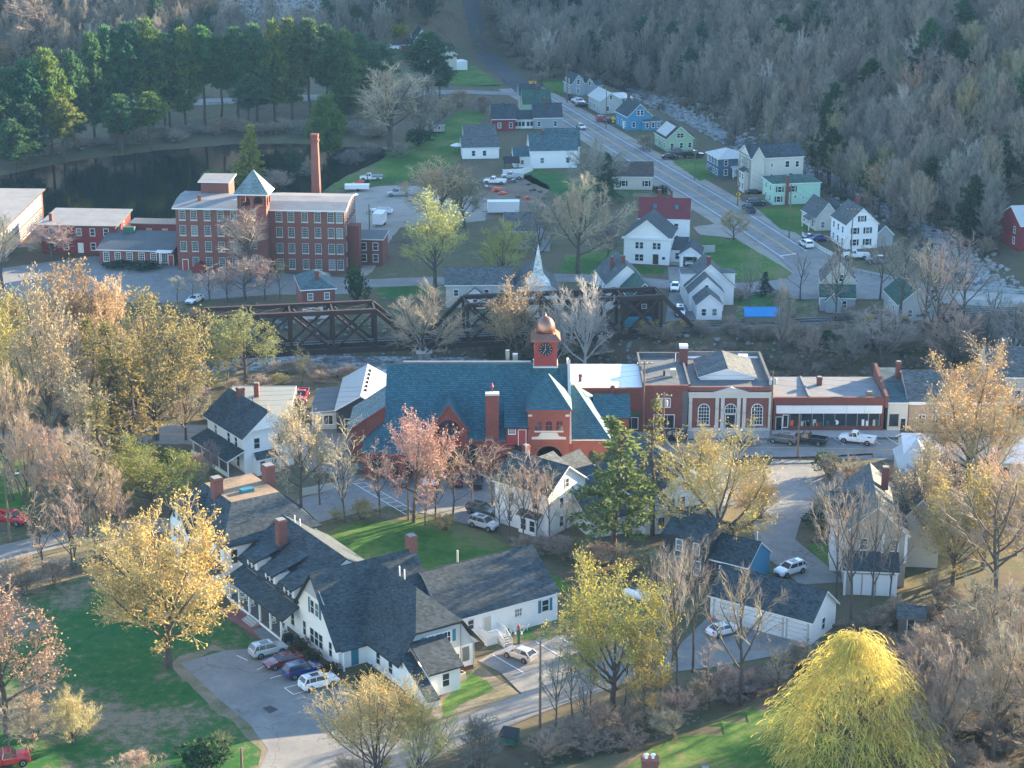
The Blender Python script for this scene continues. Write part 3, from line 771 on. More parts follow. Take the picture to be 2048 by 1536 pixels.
# entry porch at the inner corner
b.slab([[(.0, -11.2, 2.75), (3.6, -11.2, 2.75), (3.6, -9.9, 3.3), (.0, -9.9, 3.3)]], m_rsh, m_trim, .15)
b.posts([(.35, -11.0)], -.1, 2.7, .2); b.door(0, 2.2, -10.3, .1, 1.0, 2.1, m_teal)
b.wins(-90, 3.9, [-13.2, -16.2], [.9], .9, 1.5); b.wins(0, -18.6, [11.5], [.9], .9, 1.5)
MB().box(12.4, -18.72, 1.2, 13.3, -18.6, 3.0).build('meter_panel', m_steel, b.r)
MB().box(12.0, -18.65, -.2, 13.9, -18.55, .45).build('brick_base', m_brick3, b.r)
mb = MB().tube((12.1, -18.75, 1), (12.1, -18.75, 6.4), .05).tube((13.9, -18.7, .0), (13.9, -18.7, 3.3), .05); mb.build('conduit', m_steel, b.r)
b.chim(14.0, -4.0, 1.1, 6, 12.2, m_brick); b.pipe(9.4, -9, 9.5, 10.9); b.pipe(9.4, -10.2, 9.5, 10.9)
# long right wing
b.gable(14, 30.2, -12.8, -.2, 3.8, 8.0, 'x', m_clapw, m_rsh, m_white, .3)
b.pipe(19.5, -6.0, 7.5, 9.6, .13, m_beige)
b.win(0, 28.3, -12.8, 1.7, 1.0, 1.5, 1, 2)
for sx in (27.45, 29.15): MB().box(sx-.2, -12.88, 1.6, sx+.2, -12.79, 3.3).build('shutter', m_teal, b.r)
b.win(0, 24.2, -12.8, 2.0, 1.0, 1.0, 3, 2); b.door(0, 19.6, -12.8, 1.0, 1.0, 2.1, m_beige); b.wins(90, 30.2, [-9.5, -3.5], [1.6], .9, 1.4)
b.win(0, 17.2, -12.8, 2.0, .8, 1.2)
# steps and landing
st = MB().box(18.4, -14.6, 0, 21.2, -12.8, .95).build('landing', m_white, b.r)
for i in range(5): MB().box(20.0, -14.6-.3*(i+1), 0, 21.2, -14.6-.3*i, .8-.17*i).build('step', m_conc, st)
for (xa, ya, xb, yb) in ((18.4, -14.55, 19.95, -14.55), (18.45, -14.5, 18.45, -12.9), (21.15, -14.5, 21.15, -12.9)):
    r_ = MB()
    n = 10
    for i in range(n+1):
        x, y = lerp(xa, xb, i/n), lerp(ya, yb, i/n); r_.box(x-.035, y-.035, .95, x+.035, y+.035, 1.9)
    r_.box(min(xa, xb)-.05, min(ya, yb)-.05, 1.86, max(xa, xb)+.05, max(ya, yb)+.05, 1.97); r_.build('railing', m_white, st)
for xx in (20.0, 21.15):
    r_ = MB(); 
    for i in range(6): r_.box(xx-.035, -14.7-.3*i, .75-.17*i, xx+.035, -14.63-.3*i, 1.75-.17*i)
    beam(r_, (xx, -14.6, 1.9), (xx, -16.2, 1.0), .08, .1); r_.build('railing', m_white, st)
# porch link
b.gable(0, 13.2, -.2, 17.5, 5.0, 9.2, 'y', m_clapw, m_rsh, m_trim, .35, rg=6.8, rov=0)
for yc in (2.4, 7.6, 12.8):
    mb = MB().box(-.06, yc-1.5, 4.4, 2.4, yc+1.5, 6.45).build('wall', m_clapw, b.r)
    b.slab([[(-.6, yc+1.8, 6.45), (-.6, yc-1.8, 6.45), (4.6, yc-1.8, 8.15), (4.6, yc+1.8, 8.15)]], m_rsh, m_trim, .2, 'dormer_roof')
    b.win(-90, -.06, yc-.55, 4.75, .8, 1.5, 1, 2, curt=False); b.win(-90, -.06, yc+.55, 4.75, .8, 1.5, 1, 2, curt=False)
b.slab([[(-2.6, 15.6, 3.3), (-2.6, -.6, 3.3), (.02, -.3, 4.55), (.02, 15.6, 4.55)]], m_rsh, m_trim, .2, 'porch_roof')
MB().box(-2.4, -.0, -.2, 0, 15.4, .55).build('porch_floor', M('porch_grey', (.13, .13, .135), .7, .1), b.r)
MB().box(-2.5, -.0, .3, -2.38, 15.4, .58).build('porch_edge', m_white, b.r)
b.posts([(-2.25, y) for y in (.4, 3.4, 6.4, 9.4, 12.4, 15.1)], .5, 3.2, .22, name='porch_post')
b.wins(-90, 0, [1.6, 4.6, 10.8, 13.9], [1.3], .9, 1.6); b.door(-90, 0, 7.6, .56, 1.1, 2.2, m_teal)
for i in range(4): MB().box(-2.9-.35*i, 6.2, -.1, -2.5-.35*i, 9.0, .5-.16*i).build('step', m_conc, b.r)
b.chim(3.8, 11.9, 1.15, 6.5, 11.2, m_brick); b.pipe(7.1, 14.5, 8.5, 10.2); b.pipe(7.4, 13.6, 8.5, 9.9)
# hipped west house with flat deck
b.hip(-2.0, 11.6, 17, 34, 6.9, 11, m_clapw, m_rsh, m_trim, .5, 3.3, 4.3, deck=m_deck)
MB().box(3.8, 23.2, 11.0, 5.6, 24.2, 11.5).build('skylight', m_teal, b.r)
b.chim(1.2, 25.5, 1.3, 9, 13.2, m_brick); b.chim(8.9, 25.6, 1.4, 9, 13.4, m_brick)
b.gable(-3.6, 3, 24.5, 30.5, 6.9, 10.2, 'x', m_clapw, m_rsh, m_trim, .4)
b.wins(-90, -2.0, [18.6, 21.2, 23.2, 32], [1.3, 4.5], .9, 1.8, curt=False); b.wins(-90, -3.6, [26, 27.5, 29], [1.3, 4.5, 7.4], .9, 1.5, curt=False)
b.win(0, -.6, 17, 4.3, .9, 1.9, curt=False); b.wins(90, 11.6, [20, 24, 28, 31.5], [1.3, 4.5], .9, 1.7)
b.box(-4.6, -2.0, 17.5, 24, -.4, 3.0, m_clapw)
b.slab([[(-4.9, 24.3, 3.0), (-4.9, 17.2, 3.0), (-1.95, 17.2, 4.1), (-1.95, 24.3, 4.1)]], m_rsh, m_trim, .18)
b.wins(-90, -4.6, [18.6, 20.2, 21.8, 23], [1.0], .9, 1.5)
b.gable(11, 15.5, 25, 31, 4, 6.6, 'y', m_clapw, m_rsh, m_trim, .3)
# ------------------------------------------------------------------ town hall
b = Bld('town_hall', 'red brick town hall with blue slate roof and copper domed clock tower', (0, 286), 0, cat='town hall', ground=True)
b.gable(-19.4, 8.5, 0, 19, 5.2, 14, 'x', m_brick2, m_slate, m_redp, .45, rg=9.5, rov=.1)
mb = MB(); mb.extr([(8.62, -.3, 4.6), (8.62, 19.3, 4.6), (8.62, 19.3, 5.9), (8.62, 9.5, 15.0), (8.62, -.3, 5.9)], (.45, 0, 0)); mb.build('parapet', m_stone, b.r)
b.hip(-22.4, -13.2, -3.2, 6.0, 4.0, 8.6, m_brick2, m_slate, m_redp, .4)
b.gable(-25, -19.45, 3.5, 14, 5.6, 9.3, 'y', m_brick2, m_slate2, m_redp, .4, rg=-19.5, zeB=9.2)
# arched gable dormer
b.gable(-12.4, -6.8, -.45, 6, 7.0, 10.9, 'y', m_brick2, m_slate, m_redp, .5, rov=.35)
o = b.win(0, -9.6, -.45, 5.6, 3.4, 2.9, 3, 2, m_redp, arch=True, curt=False)
MB().box(-11.6, -.6, 5.1, -7.6, -.44, 5.45).build('sill', m_redp, b.r)
for xc in (-6.0, .9): b.win(0, xc, 0, 1.4, 1.5, 2.8, 3, 4, m_trim, arch=True, curt=False)
for xc in (-20.5, -18, -15.5): b.win(0, xc, -3.2, 1.0, 1.2, 2.2, 2, 3, m_trim, arch=True, curt=False)
for xc in (-11.5, -9.6, -7.8): b.win(0, xc, -.45, 1.2, 1.2, 2.4, 2, 3, m_trim, curt=False)
b.chim(-3.0, .35, 2.0, 3, 12.3, m_brick2, 1.0); MB().box(-4.05, -.3, 12.3, -1.95, .95, 12.6).build('chimney_coping', m_stone, b.r)
MB().tube((-3.0, .35, 12.6), (-3.0, .35, 13.5), .06).lathe([(.25, 13.5), (.0, 14.3)], -3.0, .35, 6).build('chimney_finial', m_redp, b.r)
# stair dormer with red door
b.box(-.8, 2.35, -.5, 5, 4.5, 7.6, m_redp); b.slab([[(-1.2, -1.0, 7.5), (2.7, -1.0, 7.5), (2.7, 5.2, 10.2), (-1.2, 5.2, 10.2)]], m_slate, m_trim, .25, 'dormer_roof')
b.win(0, .0, -.5, 6.3, .95, .9, 3, 2, m_white, curt=True); b.door(0, 1.55, -.55, 4.4, 1.05, 2.5, m_redp)
mb = MB().box(.6, -1.9, 4.2, 2.3, -.55, 4.35)
for i in range(11): mb.box(.2-.42*i, -1.9, 4.1-.36*i, .62-.42*i, -.75, 4.16-.36*i)
beam(mb, (.6, -1.95, 5.3), (-4.1, -1.95, 1.2), .05, .05); beam(mb, (.6, -1.95, 4.3), (-4.1, -1.95, .2), .05, .08)
mb.build('fire_stair', m_rust, b.r)
# tower over the arched entrance (real opening)
tx0, tx1, ty = 2.4, 8.75, -.9
arc = [(5.6+2.1*math.cos(math.pi*i/12), 2.3+2.1*math.sin(math.pi*i/12)) for i in range(13)]
prof = [(tx0, -.6), (3.5, -.6)]+arc[::-1]+[(7.7, -.6), (tx1, -.6), (tx1, 10.2), (tx0, 10.2)]
mb = MB(); mb.extr([(x, ty, z) for x, z in prof], (0, 1.0, 0)); mb.build('wall', m_brick2, b.r)
b.box(tx0, tx1, ty+1.0, 6, 4.8, 10.2, m_brick2); b.box(tx0, tx0+.4, ty+1, 6, -.6, 4.8, m_brick2); b.box(tx1-.4, tx1, ty+1, 6, -.6, 4.8, m_brick2)
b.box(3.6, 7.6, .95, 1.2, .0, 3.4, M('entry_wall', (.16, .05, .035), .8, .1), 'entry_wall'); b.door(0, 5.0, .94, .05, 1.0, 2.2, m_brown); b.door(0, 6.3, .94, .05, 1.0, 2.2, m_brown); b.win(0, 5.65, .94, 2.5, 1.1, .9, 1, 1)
ring = MB()
for i in range(12):
    a0, a1 = math.pi*i/12, math.pi*(i+1)/12
    P4 = [(5.6+r_*math.cos(a), ty-.06, 2.3+r_*math.sin(a)) for r_, a in ((2.15, a0), (2.6, a0), (2.6, a1), (2.15, a1))]
    ring.extr(P4, (0, .12, 0))
ring.build('arch_ring', m_brick, b.r)
b.hip(tx0, tx1, ty, 6, 10.2, 14.9, m_brick2, m_slate, m_redp, .35, walls=False)
for xc in (4.0, 5.6, 7.2): b.win(0, xc, ty, 7.0, 1.0, 1.5, 2, 2, m_redp, arch=True, curt=False)
MB().box(3.4, ty-.12, 6.7, 7.8, ty+.02, 6.92).build('sill', m_stone, b.r)
MB().extr([(3.0, ty-.1, 5.55), (8.2, ty-.1, 5.55), (8.2, ty-.1, 5.9), (7.2, ty-.1, 6.0), (6.8, ty-.1, 6.62), (4.4, ty-.1, 6.62), (4.0, ty-.1, 6.0), (3.0, ty-.1, 5.9)], (0, .12, 0)).build('stone_plaque', m_stone, b.r)
for xc in (2.75, 8.4): MB().box(xc-.3, ty-.06, 9.2, xc+.3, ty+.02, 9.5).build('stone_block', m_stone, b.r)
MB().box(tx0-.06, ty-.08, 9.75, tx1+.06, ty+.02, 10.15).build('cornice', m_brick, b.r)
# right hand part
b.hip(4, 14.7, 0, 17, 5.2, 11.2, m_brick2, m_slate, m_stone, .35, 5.0, 8.2)
for xc in (10.3, 12.3): b.win(0, xc, 0, 1.3, .95, 2.0, 2, 2, m_trim, arch=True, curt=False); MB().box(xc-.7, -.12, 1.0, xc+.7, .0, 1.18).build('sill', m_stone, b.r)
b.gable(13, 18.2, 7, 15, 6.3, 8.6, 'x', m_brick2, m_slate, m_trim, .3)
# clock tower
cx, cy = 5.2, 10.0
MB().frus(cx-2.4, cy-2.4, cx+2.4, cy+2.4, 10.8, 14.3, .75, .75).build('tower_skirt', m_slate, b.r)
ct = MB().box(cx-1.65, cy-1.65, 14.2, cx+1.65, cy+1.65, 18.4).build('clock_stage', m_redp, b.r)
for sx in (-1, 1):
    for sy in (-1, 1): MB().box(cx+sx*1.55-.22, cy+sy*1.55-.22, 14.15, cx+sx*1.55+.22, cy+sy*1.55+.22, 18.3).build('corner_post', m_redp, ct)
MB().box(cx-1.95, cy-1.95, 14.05, cx+1.95, cy+1.95, 14.3).build('base_moulding', m_stone, ct)
for a in (0, 90, 180, -90):
    fz = 17.0
    def face_mesh():
        m1 = MB(); m1.extr([(1.06*math.cos(2*math.pi*i/24), -1.70, 1.06*math.sin(2*math.pi*i/24)) for i in range(24)], (0, .06, 0))
        m2 = MB()
        for i in range(12):
            t = 2*math.pi*i/12; c_, s_ = math.sin(t), math.cos(t)
            beam(m2, (c_*.68, -1.72, s_*.68), (c_*.95, -1.72, s_*.95), .09, .03)
        m3 = MB(); beam(m3, (0, -1.735, -.12), (-.05, -1.735, .8), .09, .03)
        m4 = MB(); beam(m4, (.06, -1.735, .1), (-.34, -1.735, -.55), .12, .03)
        return m1.mesh('clock_face', m_black), m2.mesh('hour_marks', m_white), m3.mesh('minute_hand', m_white), m4.mesh('hour_hand', m_white)
    if a == 0: FM = face_mesh()
    e = ob('clock_face', FM[0], ct, (cx, cy, fz), R(a))
    for nm, mm in zip(('hour_marks', 'minute_hand', 'hour_hand'), FM[1:]): ob(nm, mm, e)
    if a == 0: LV = MB(); [LV.box(-1.05, -1.72, -2.3+.24*i, 1.05, -1.64, -2.16+.24*i) for i in range(5)]; LV = LV.mesh('louver', m_redp)
    ob('louver', LV, ct, (cx, cy, fz), R(a))
mb = MB(); mb.frus(cx-2.3, cy-2.3, cx+2.3, cy+2.3, 18.35, 18.55, 0, 0); mb.frus(cx-2.3, cy-2.3, cx+2.3, cy+2.3, 18.55, 19.4, .75, .75); mb.build('cupola_eave', m_copper, b.r)
mb = MB(); mb.lathe([(1.52, 19.35), (1.5, 19.9), (1.42, 20.5), (1.25, 21.0), (.95, 21.45), (.5, 21.75), (.12, 21.9), (.05, 22.3), (0, 22.5)], cx, cy, 16); mb.build('copper_dome', m_copper, b.r, True)
MB().box(-17, 10.2, 13.6, 3, 10.6, 14.45).build('ridge_flashing', m_steel, b.r)
mb = MB().box(-1.0, 13.5, 12, -.4, 14.1, 15.2).box(.1, 13.4, 12, .9, 14.2, 14.6); mb.build('roof_ventilator', m_steel, b.r)
# ------------------------------------------------------------------ brick row along the main street
b = Bld('brick_shop', 'long brick shop with white membrane roof beside the town hall', (9.2, 304), 0, ground=True)
b.box(0, 11.85, 0, 13, -.5, 7.0, m_brick3); MB().box(-.05, -.12, 7.0, 11.9, .35, 7.55).build('parapet', m_brick3, b.r)
b.slab([[(0, .35, 7.15), (11.85, .35, 7.15), (11.85, 13, 7.5), (0, 13, 7.5)]], m_mem, m_mem, .15)
MB().box(-.1, -.05, 7.5, .25, 13.1, 8.6).build('party_wall', m_stone, b.r)
b.chim(1.9, 4.5, .5, 7, 8.4); b.box(6.6, 7.3, -.25, .1, 0, 8.0, m_brick, 'pilaster')
b.box(7.9, 11.4, -.1, .2, 2.6, 3.4, m_green, 'shop_sign'); b.win(0, 9.6, 0, .6, 3.0, 1.9, 3, 1, curt=False); b.wins(0, 0, [2, 4.5], [.8], 2.0, 2.2, cols=2, rows=1)
b = Bld('brick_shop', 'tall brick shop with dark flat roof beside the bank', (21.15, 304.2), 0, ground=True)
b.box(0, 7.2, 0, 17, -.5, 7.4, m_brick3); MB().box(-.05, -.1, 7.4, 7.25, .3, 7.95).build('parapet', m_brick3, b.r)
b.slab([[(0, .3, 7.55), (7.2, .3, 7.55), (7.2, 17, 7.55), (0, 17, 7.55)]], m_tar, m_tar, .15)
MB().box(-.12, .3, 7.5, .22, 17, 8.3).box(.22, 16.7, 7.5, 7.2, 17.05, 8.3).build('party_wall', m_tar, b.r)
b.win(0, 3.4, 0, .7, 3.2, 2.2, 3, 1, curt=False); b.win(0, 3.2, 0, 4.3, 2.2, 1.4, 3, 1)
mb = MB().box(4.7, 5.4, 7.7, 5.6, 6.3, 8.8); mb.build('roof_unit', m_beige, b.r); MB().box(3.6, 6, 7.6, 3.9, 6.6, 8.4).build('roof_unit', m_black, b.r)
b.pipe(6.2, 14, 7.5, 9.0); b.box(6.3, 7.15, -.02, .3, 0, 6.9, m_tar, 'recess_panel')
b = Bld('bank', 'brick bank with pale stone pilasters, arched windows and pedimented doorway', (28.5, 304.6), 0, ground=True, cat='bank')
b.box(0, 13.5, 0, 18.3, -.5, 6.9, m_brick); MB().box(-.04, -.1, 6.9, 13.54, .35, 7.55).build('parapet', m_brick, b.r)
b.slab([[(0, .3, 7.1), (13.5, .3, 7.1), (13.5, 18.3, 7.1), (0, 18.3, 7.1)]], m_tar, m_tar, .15)
MB().box(13.2, .35, 7.05, 13.6, 18.3, 7.9).box(-.1, .35, 7.05, .25, 18.0, 7.9).box(.25, 18.0, 7.05, 13.2, 18.35, 7.9).build('parapet', m_tar, b.r)
MB().box(.3, 16.9, 7.12, 13.1, 17.9, 7.2).build('snow_patch', m_mem, b.r)
b.gable(2.2, 11.2, 5, 14.5, 7.6, 9.0, 'y', m_clapw, m_rsh2, m_white, .35, z0=7.0)
for z in (7.3, 7.6, 7.9, 8.2): pass
MB().box(-.06, -.3, 5.75, 13.56, .02, 6.75).box(-.1, -.42, 6.45, 13.6, .02, 6.75).build('entablature', m_stone, b.r)
for x in (.3, 4.6, 5.5, 8.1, 9.0, 13.2): MB().box(x-.28, -.22, 0, x+.28, .02, 5.75).build('pilaster', m_stone, b.r)
MB().extr([(4.0, -.5, 6.75), (9.6, -.5, 6.75), (6.8, -.5, 7.6)], (0, .55, 0)).build('pediment', m_stone, b.r)
for x in (2.5, 11.1): b.win(0, x, 0, 1.2, 1.7, 3.4, 4, 6, arch=True, curt=False); MB().box(x-1.1, -.16, .95, x+1.1, .0, 1.12).build('sill', m_stone, b.r)
b.win(0, 6.8, 0, 3.1, 1.7, 1.5, 4, 2, arch=True, curt=False); b.door(0, 6.8, 0, .3, 1.5, 2.5, m_glass); MB().box(5.9, -.18, 2.85, 7.7, 0, 3.1).build('lintel', m_stone, b.r)
MB().box(-.08, -.15, -.1, 13.58, .02, .6).build('plinth', m_stone, b.r)
for i in range(3): MB().box(5.5-.2*i, -.5-.35*i, 0, 8.1+.2*i, -.15-.35*i, .42-.14*i).build('step', m_stone, b.r)
b.chim(.1, 13, 1.4, 6.5, 10.2, m_brick3); MB().box(-.6, 12.3, 10.2, .8, 13.7, 10.7).build('chimney_hood', m_mem, b.r)
MB().box(9.6, 15.4, 7.3, 11.2, 16.3, 8.1).build('roof_unit', m_mem, b.r)
b = Bld('furnishings_shop', 'low brick shop with long display windows under a white sign band', (42.3, 304.65), 0, ground=True, cat='shop')
b.box(0, 17.8, .35, 11, -.5, 5.2, m_brick3); b.slab([[(0, .4, 5.3), (17.8, .4, 5.3), (17.8, 11, 5.7), (0, 11, 5.7)]], m_tar2, m_tar2, .15)
MB().box(-.05, -.08, 4.4, 17.85, .4, 5.75).build('parapet', m_brick3, b.r); MB().box(0, 0, -.5, .35, .35, 4.4).box(17.4, 0, -.5, 17.8, .35, 4.4).box(2.7, 0, -.5, 17.4, .3, .75).build('brick_pier', m_brick3, b.r)
for i in range(6): MB().box(.4+i*2.85, -.16, 3.05, .37+(i+1)*2.85, .34, 4.38).build('sign_panel', m_white, b.r)
for i in range(8): b.win(0, 3.6+i*1.82, .3, .8, 1.68, 2.15, 1, 1, m_steel, curt=False)
b.door(0, .95, .32, .05, .9, 2.2, m_black); b.win(0, 2.0, .3, .6, .7, 2.0, 1, 1)
for i in range(22):
    x = random.uniform(3.0, 17.2); w_ = random.uniform(.1, .35); hgt = random.uniform(.3, 1.2); 
    MB().box(x-w_, .2, .82, x+w_, .265, .85+hgt).build('display_goods', random.choice([m_white, m_beige, m_brown, m_green, m_orange, m_greyb]), b.r) if i < 16 else None
mb = MB(); mb.extr([(10.2+.42*math.cos(t*math.pi/8), .2, 1.4+.42*math.sin(t*math.pi/8)) for t in range(16)], (0, .06, 0)); mb.build('display_clock', m_white, b.r)
mb = MB().extr([(17.9, -.1, 4), (17.9, 11.2, 4), (17.9, 11.2, 8.0), (17.9, -.1, 6.0)][::-1], (.5, 0, 0)); mb.build('party_wall', m_brick, b.r)
b.chim(8.3, 7.2, .8, 5, 6.9); b.chim(15.6, 1.6, .9, 5, 6.2, m_wood); MB().box(5.6, .4, 5.35, 5.9, 11, 5.85).build('roof_divider', m_tar2, b.r)
b = Bld('small_shop', 'narrow cream shop squeezed in right of the brick display shop', (60.8, 304.7), 0, ground=True, cat='shop')
b.box(0, 3.2, 0, 12, -.5, 4.8, m_cream); b.slab([[(-.1, -.2, 4.9), (3.3, -.2, 4.9), (3.3, 12, 7.0), (-.1, 12, 7.0)]], m_rteal, m_white, .15); b.win(0, 1.0, 0, .8, 1.5, 2.1, 1, 1, m_beige, curt=False); b.door(0, 2.5, 0, .05, .8, 2.1, m_black)
b = Bld('brick_office', 'tan brick office with an oval sign half hidden behind the tall golden tree', (64.2, 305), 0, ground=True)
m_tbrick = M('tan_brick', (.36, .25, .17), .85, .15, kind='brick')
b.gable(0, 16, 0, 13, 4.9, 8.0, 'x', m_tbrick, m_rsh2, m_white, .3); MB().box(-.1, -.15, 4.4, 16, .02, 4.9).build('cornice', m_white, b.r)
for x in (2.2, 4.4, 6.6, 10.5, 13): b.win(0, x, 0, 1.2, .9, 1.4, 2, 2)
mb = MB(); mb.extr([(4.4+1.5*math.cos(t*math.pi/10), -.12, 3.6+.38*math.sin(t*math.pi/10)) for t in range(20)], (0, .1, 0)); sg = mb.build('oval_sign', m_white, b.r)
mb = MB(); mb.extr([(3.45+.3*math.cos(t*math.pi/6), -.15, 3.6+.22*math.sin(t*math.pi/6)) for t in range(12)], (0, .04, 0)); mb.build('sign_emblem', m_green, sg); MB().box(3.95, -.14, 3.52, 5.5, -.1, 3.7).build('sign_lettering', m_ltgrey, sg)
b.chim(-.5, 8, .8, 6, 9.2); b.door(0, 8.8, 0, .05, 1.0, 2.1, m_black)
b = Bld('white_roofed_building', 'low building with bright white metal roof across the street from the brick office', (59.6, 282.5), -4, ground=True)
b.gable(0, 26, 0, 10.5, 3.2, 5.4, 'x', m_cream, m_mem, m_white, .35); b.wins(0, 0, [3, 7, 11, 15, 19], [1.1], 1.0, 1.3)
b.wins(-90, 0, [3, 7], [1.2], .9, 1.3)
b.gable(-1.2, 5.2, -5.8, 5, 3.0, 5.0, 'y', m_cream, m_metal, m_white, .3)
b = Bld('rear_house', 'grey roofed house behind the golden tree beside the river', (80, 318), -4, ground=True, cat='house')
b.gable(0, 13, 0, 10, 5, 8.6, 'x', m_ltgrey, m_rsh2, m_white, .3); b.wins(0, 0, [2, 5, 8, 11], [1.2], .9, 1.4)
# ------------------------------------------------------------------ houses round the inn
b = Bld('gabled_house', 'white house with bargeboard gable and dark porch left of the town hall', (490, 950), 34, cat='house')
b.gable(0, 8.4, 0, 12.5, 6.2, 9.5, 'y', m_clapw, m_rsh, m_white, .7)
mb = MB().extr([(1.0, -.66, 7.0), (7.4, -.66, 7.0), (4.2, -.66, 9.5)], (0, .06, 0)); bg_ = mb.build('gable_bargeboard', m_white, b.r)
mb = MB()
for i in range(14): mb.box(1.3+.42*i, -.74, 6.75, 1.42+.42*i, -.66, 7.1)
mb.build('drop_trim', m_white, bg_)
b.wins(0, 0, [2.2, 6.2], [3.9], .9, 1.6, curt=False); b.wins(-90, 0, [2.5, 5, 9.5], [3.9], .85, 1.5); b.chim(4.2, 9.0, 1.0, 8, 10.8, m_brick)
b.box(1.4, 5.4, -1.5, 0, -.4, 2.6, m_clapw); b.slab([[(1.1, -1.9, 2.65), (5.7, -1.9, 2.65), (5.2, .02, 3.3), (1.6, .02, 3.3)]], m_rsh, m_white, .15, 'bay_roof')
b.wins(0, -1.5, [2.3, 4.3], [.6], .8, 1.6)
b.slab([[(-3.1, 12.6, 2.8), (-3.1, -.3, 2.8), (.02, -.3, 4.0), (.02, 12.6, 4.0)]], m_rsh, m_white, .18, 'porch_roof'); b.posts([(-2.8, y) for y in (0, 3, 6, 9, 12)], -.2, 2.7, .18, name='porch_post')
MB().box(-3, 0, -.2, 0, 12.4, .35).build('porch_floor', m_wood, b.r); MB().box(-3.05, -.05, .35, -2.95, 12.4, 1.0).build('porch_rail', m_white, b.r)
b.wins(-90, 0, [2, 5, 8, 11], [.9], .9, 1.6); b.pipe(5.5, 7.5, 8.4, 9.4, .06, m_black)
b = Bld('metal_roofed_shed', 'beige metal roofed outbuilding behind the bargeboard house', (-46, 302), 0, ground=True, cat='shed')
b.gable(0, 10, 0, 12, 3.4, 4.6, 'x', m_ltgrey, m_metal2, m_white, .3, rg=11.6); b.chim(4.2, 7.5, .8, 3.5, 6.6, m_brick); b.wins(0, 0, [8.5], [1], .9, 1.2); b.wins(90, 10, [2, 5], [1], .9, 1.2)
b = Bld('metal_gable_barn', 'pale metal roofed gable building tucked left of the town hall', (-28.3, 303.5), 0, ground=True, cat='barn')
b.gable(0, 8.0, 0, 16.5, 4.0, 6.3, 'y', m_dark, m_metal, m_white, .35)
for i in range(6): MB().box(4.35, 3+2.1*i, 5.9, 4.75, 3.4+2.1*i, 6.5).build('roof_vent', m_black, b.r)
b.box(-4.2, -.05, 2.0, 14, -.4, 2.9, m_ltgrey); b.slab([[(-4.5, 1.7, 2.95), (-.05, 1.7, 3.4), (-.05, 14.3, 3.4), (-4.5, 14.3, 2.95)]], m_tar, m_white, .12)
b.wins(0, 2.0, [-3.2, -1.5], [.9], 1.4, 1.5, cols=2, rows=1); b.wins(0, 0, [2, 5.5], [.9], 1.4, 1.5, cols=2, rows=1)
b = Bld('gabled_house', 'white two storey house screened by bare saplings beside the town hall lot', (1096, 1075), 51, cat='house')
b.gable(0, 8.6, 0, 9.6, 6.4, 9.4, 'y', m_clapw, m_rsh, m_white, .4)
b.wins(-90, 0, [2.2, 6.6], [3.8], .85, 1.5); b.wins(-90, 0, [6.9], [.8], .85, 1.6); b.wins(0, 0, [4.3], [6.4], .7, 1.2); b.wins(0, 0, [3.0], [3.6, .8], .8, 1.5)
b.box(-.9, 0, 1.2, 4.6, -.3, 2.6, m_clapw); b.slab([[(-1.3, 4.9, 2.65), (-1.3, .9, 2.65), (.02, .9, 3.3), (.02, 4.9, 3.3)]], m_rsh, m_white, .15, 'bay_roof'); b.wins(-90, -.9, [2.1, 3.7], [.6], .9, 1.6)
b.gable(6.0, 10.5, 3, 12, 5.6, 8.0, 'x', m_clapw, m_rsh2, m_white, .3); b.chim(6.8, 9.4, .8, 8, 9.8); b.pipe(5, 8, 9, 10.5, .06)
b.box(8.6, 16, 1.2, 8, -.3, 3.2, m_clapw); b.slab([[(8.3, -1.4, 2.8), (16.2, -1.4, 2.8), (16.2, 3.5, 4.6), (8.3, 3.5, 4.6)]], m_rsh, m_white, .15, 'porch_roof'); b.posts([(9, -1.1), (11.2, -1.1), (13.4, -1.1), (15.8, -1.1)], -.2, 2.7, .16, name='porch_post')
b.gable(8.6, 15.8, 3.4, 10, 4.6, 7, 'x', m_clapw, m_rsh, m_white, .3)
b = Bld('gabled_house', 'big white gabled house with navy roof behind the golden tree', (1290, 1072), 22, cat='house')
b.gable(0, 12.2, 0, 16, 5.0, 9.2, 'y', m_clapw, m_rsh, m_white, .6)
b.wins(0, 0, [4.2, 5.8], [3.6], .6, 1.5, curt=True); b.win(0, 6.1, 0, 6.4, .9, .9, 2, 1); b.wins(0, 0, [2.5, 8.5], [.9], .9, 1.5)
b.box(-7.5, 0, 2, 12, -.4, 3.0, m_clapw); b.slab([[(-8, 1.4, 2.8), (0, 1.4, 2.8), (0, 8, 5.2), (-8, 8, 5.2)], [(-8, 8, 5.2), (0, 8, 5.2), (0, 13, 3.2), (-8, 13, 3.2)]], m_rsh, m_white, .15)
b.slab([[(3.4, -2.6, 2.6), (9.4, -2.6, 2.6), (9.4, .0, 3.5), (3.4, .0, 3.5)]], m_rsh, m_white, .15, 'porch_roof'); b.posts([(3.7, -2.4), (6.4, -2.4), (9.1, -2.4)], -.2, 2.6, .15, name='porch_post')
b.gable(12.2, 18, 6, 13, 3.6, 5.8, 'x', m_clapw, m_metal2, m_white, .3)
b = Bld('blue_barn', 'charcoal house with bright blue gabled barn end behind the white garage', (31.0, 242.0), -34, ground=True, cat='barn')
b.gable(-7.5, 0, 0, 6.4, 3.0, 5.4, 'x', m_dark, m_rsh, m_white, .35)
MB().extr([(.02, .0, -.5), (.02, 6.4, -.5), (.02, 6.4, 3.0), (.02, 3.2, 5.35), (.02, .0, 3.0)][::-1], (.05, 0, 0)).build('blue_gable', m_blue, b.r)
b.gable(-12.0, -5.6, -1.2, 6.8, 5.6, 7.4, 'x', m_dark, m_rsh, m_trim, .3)
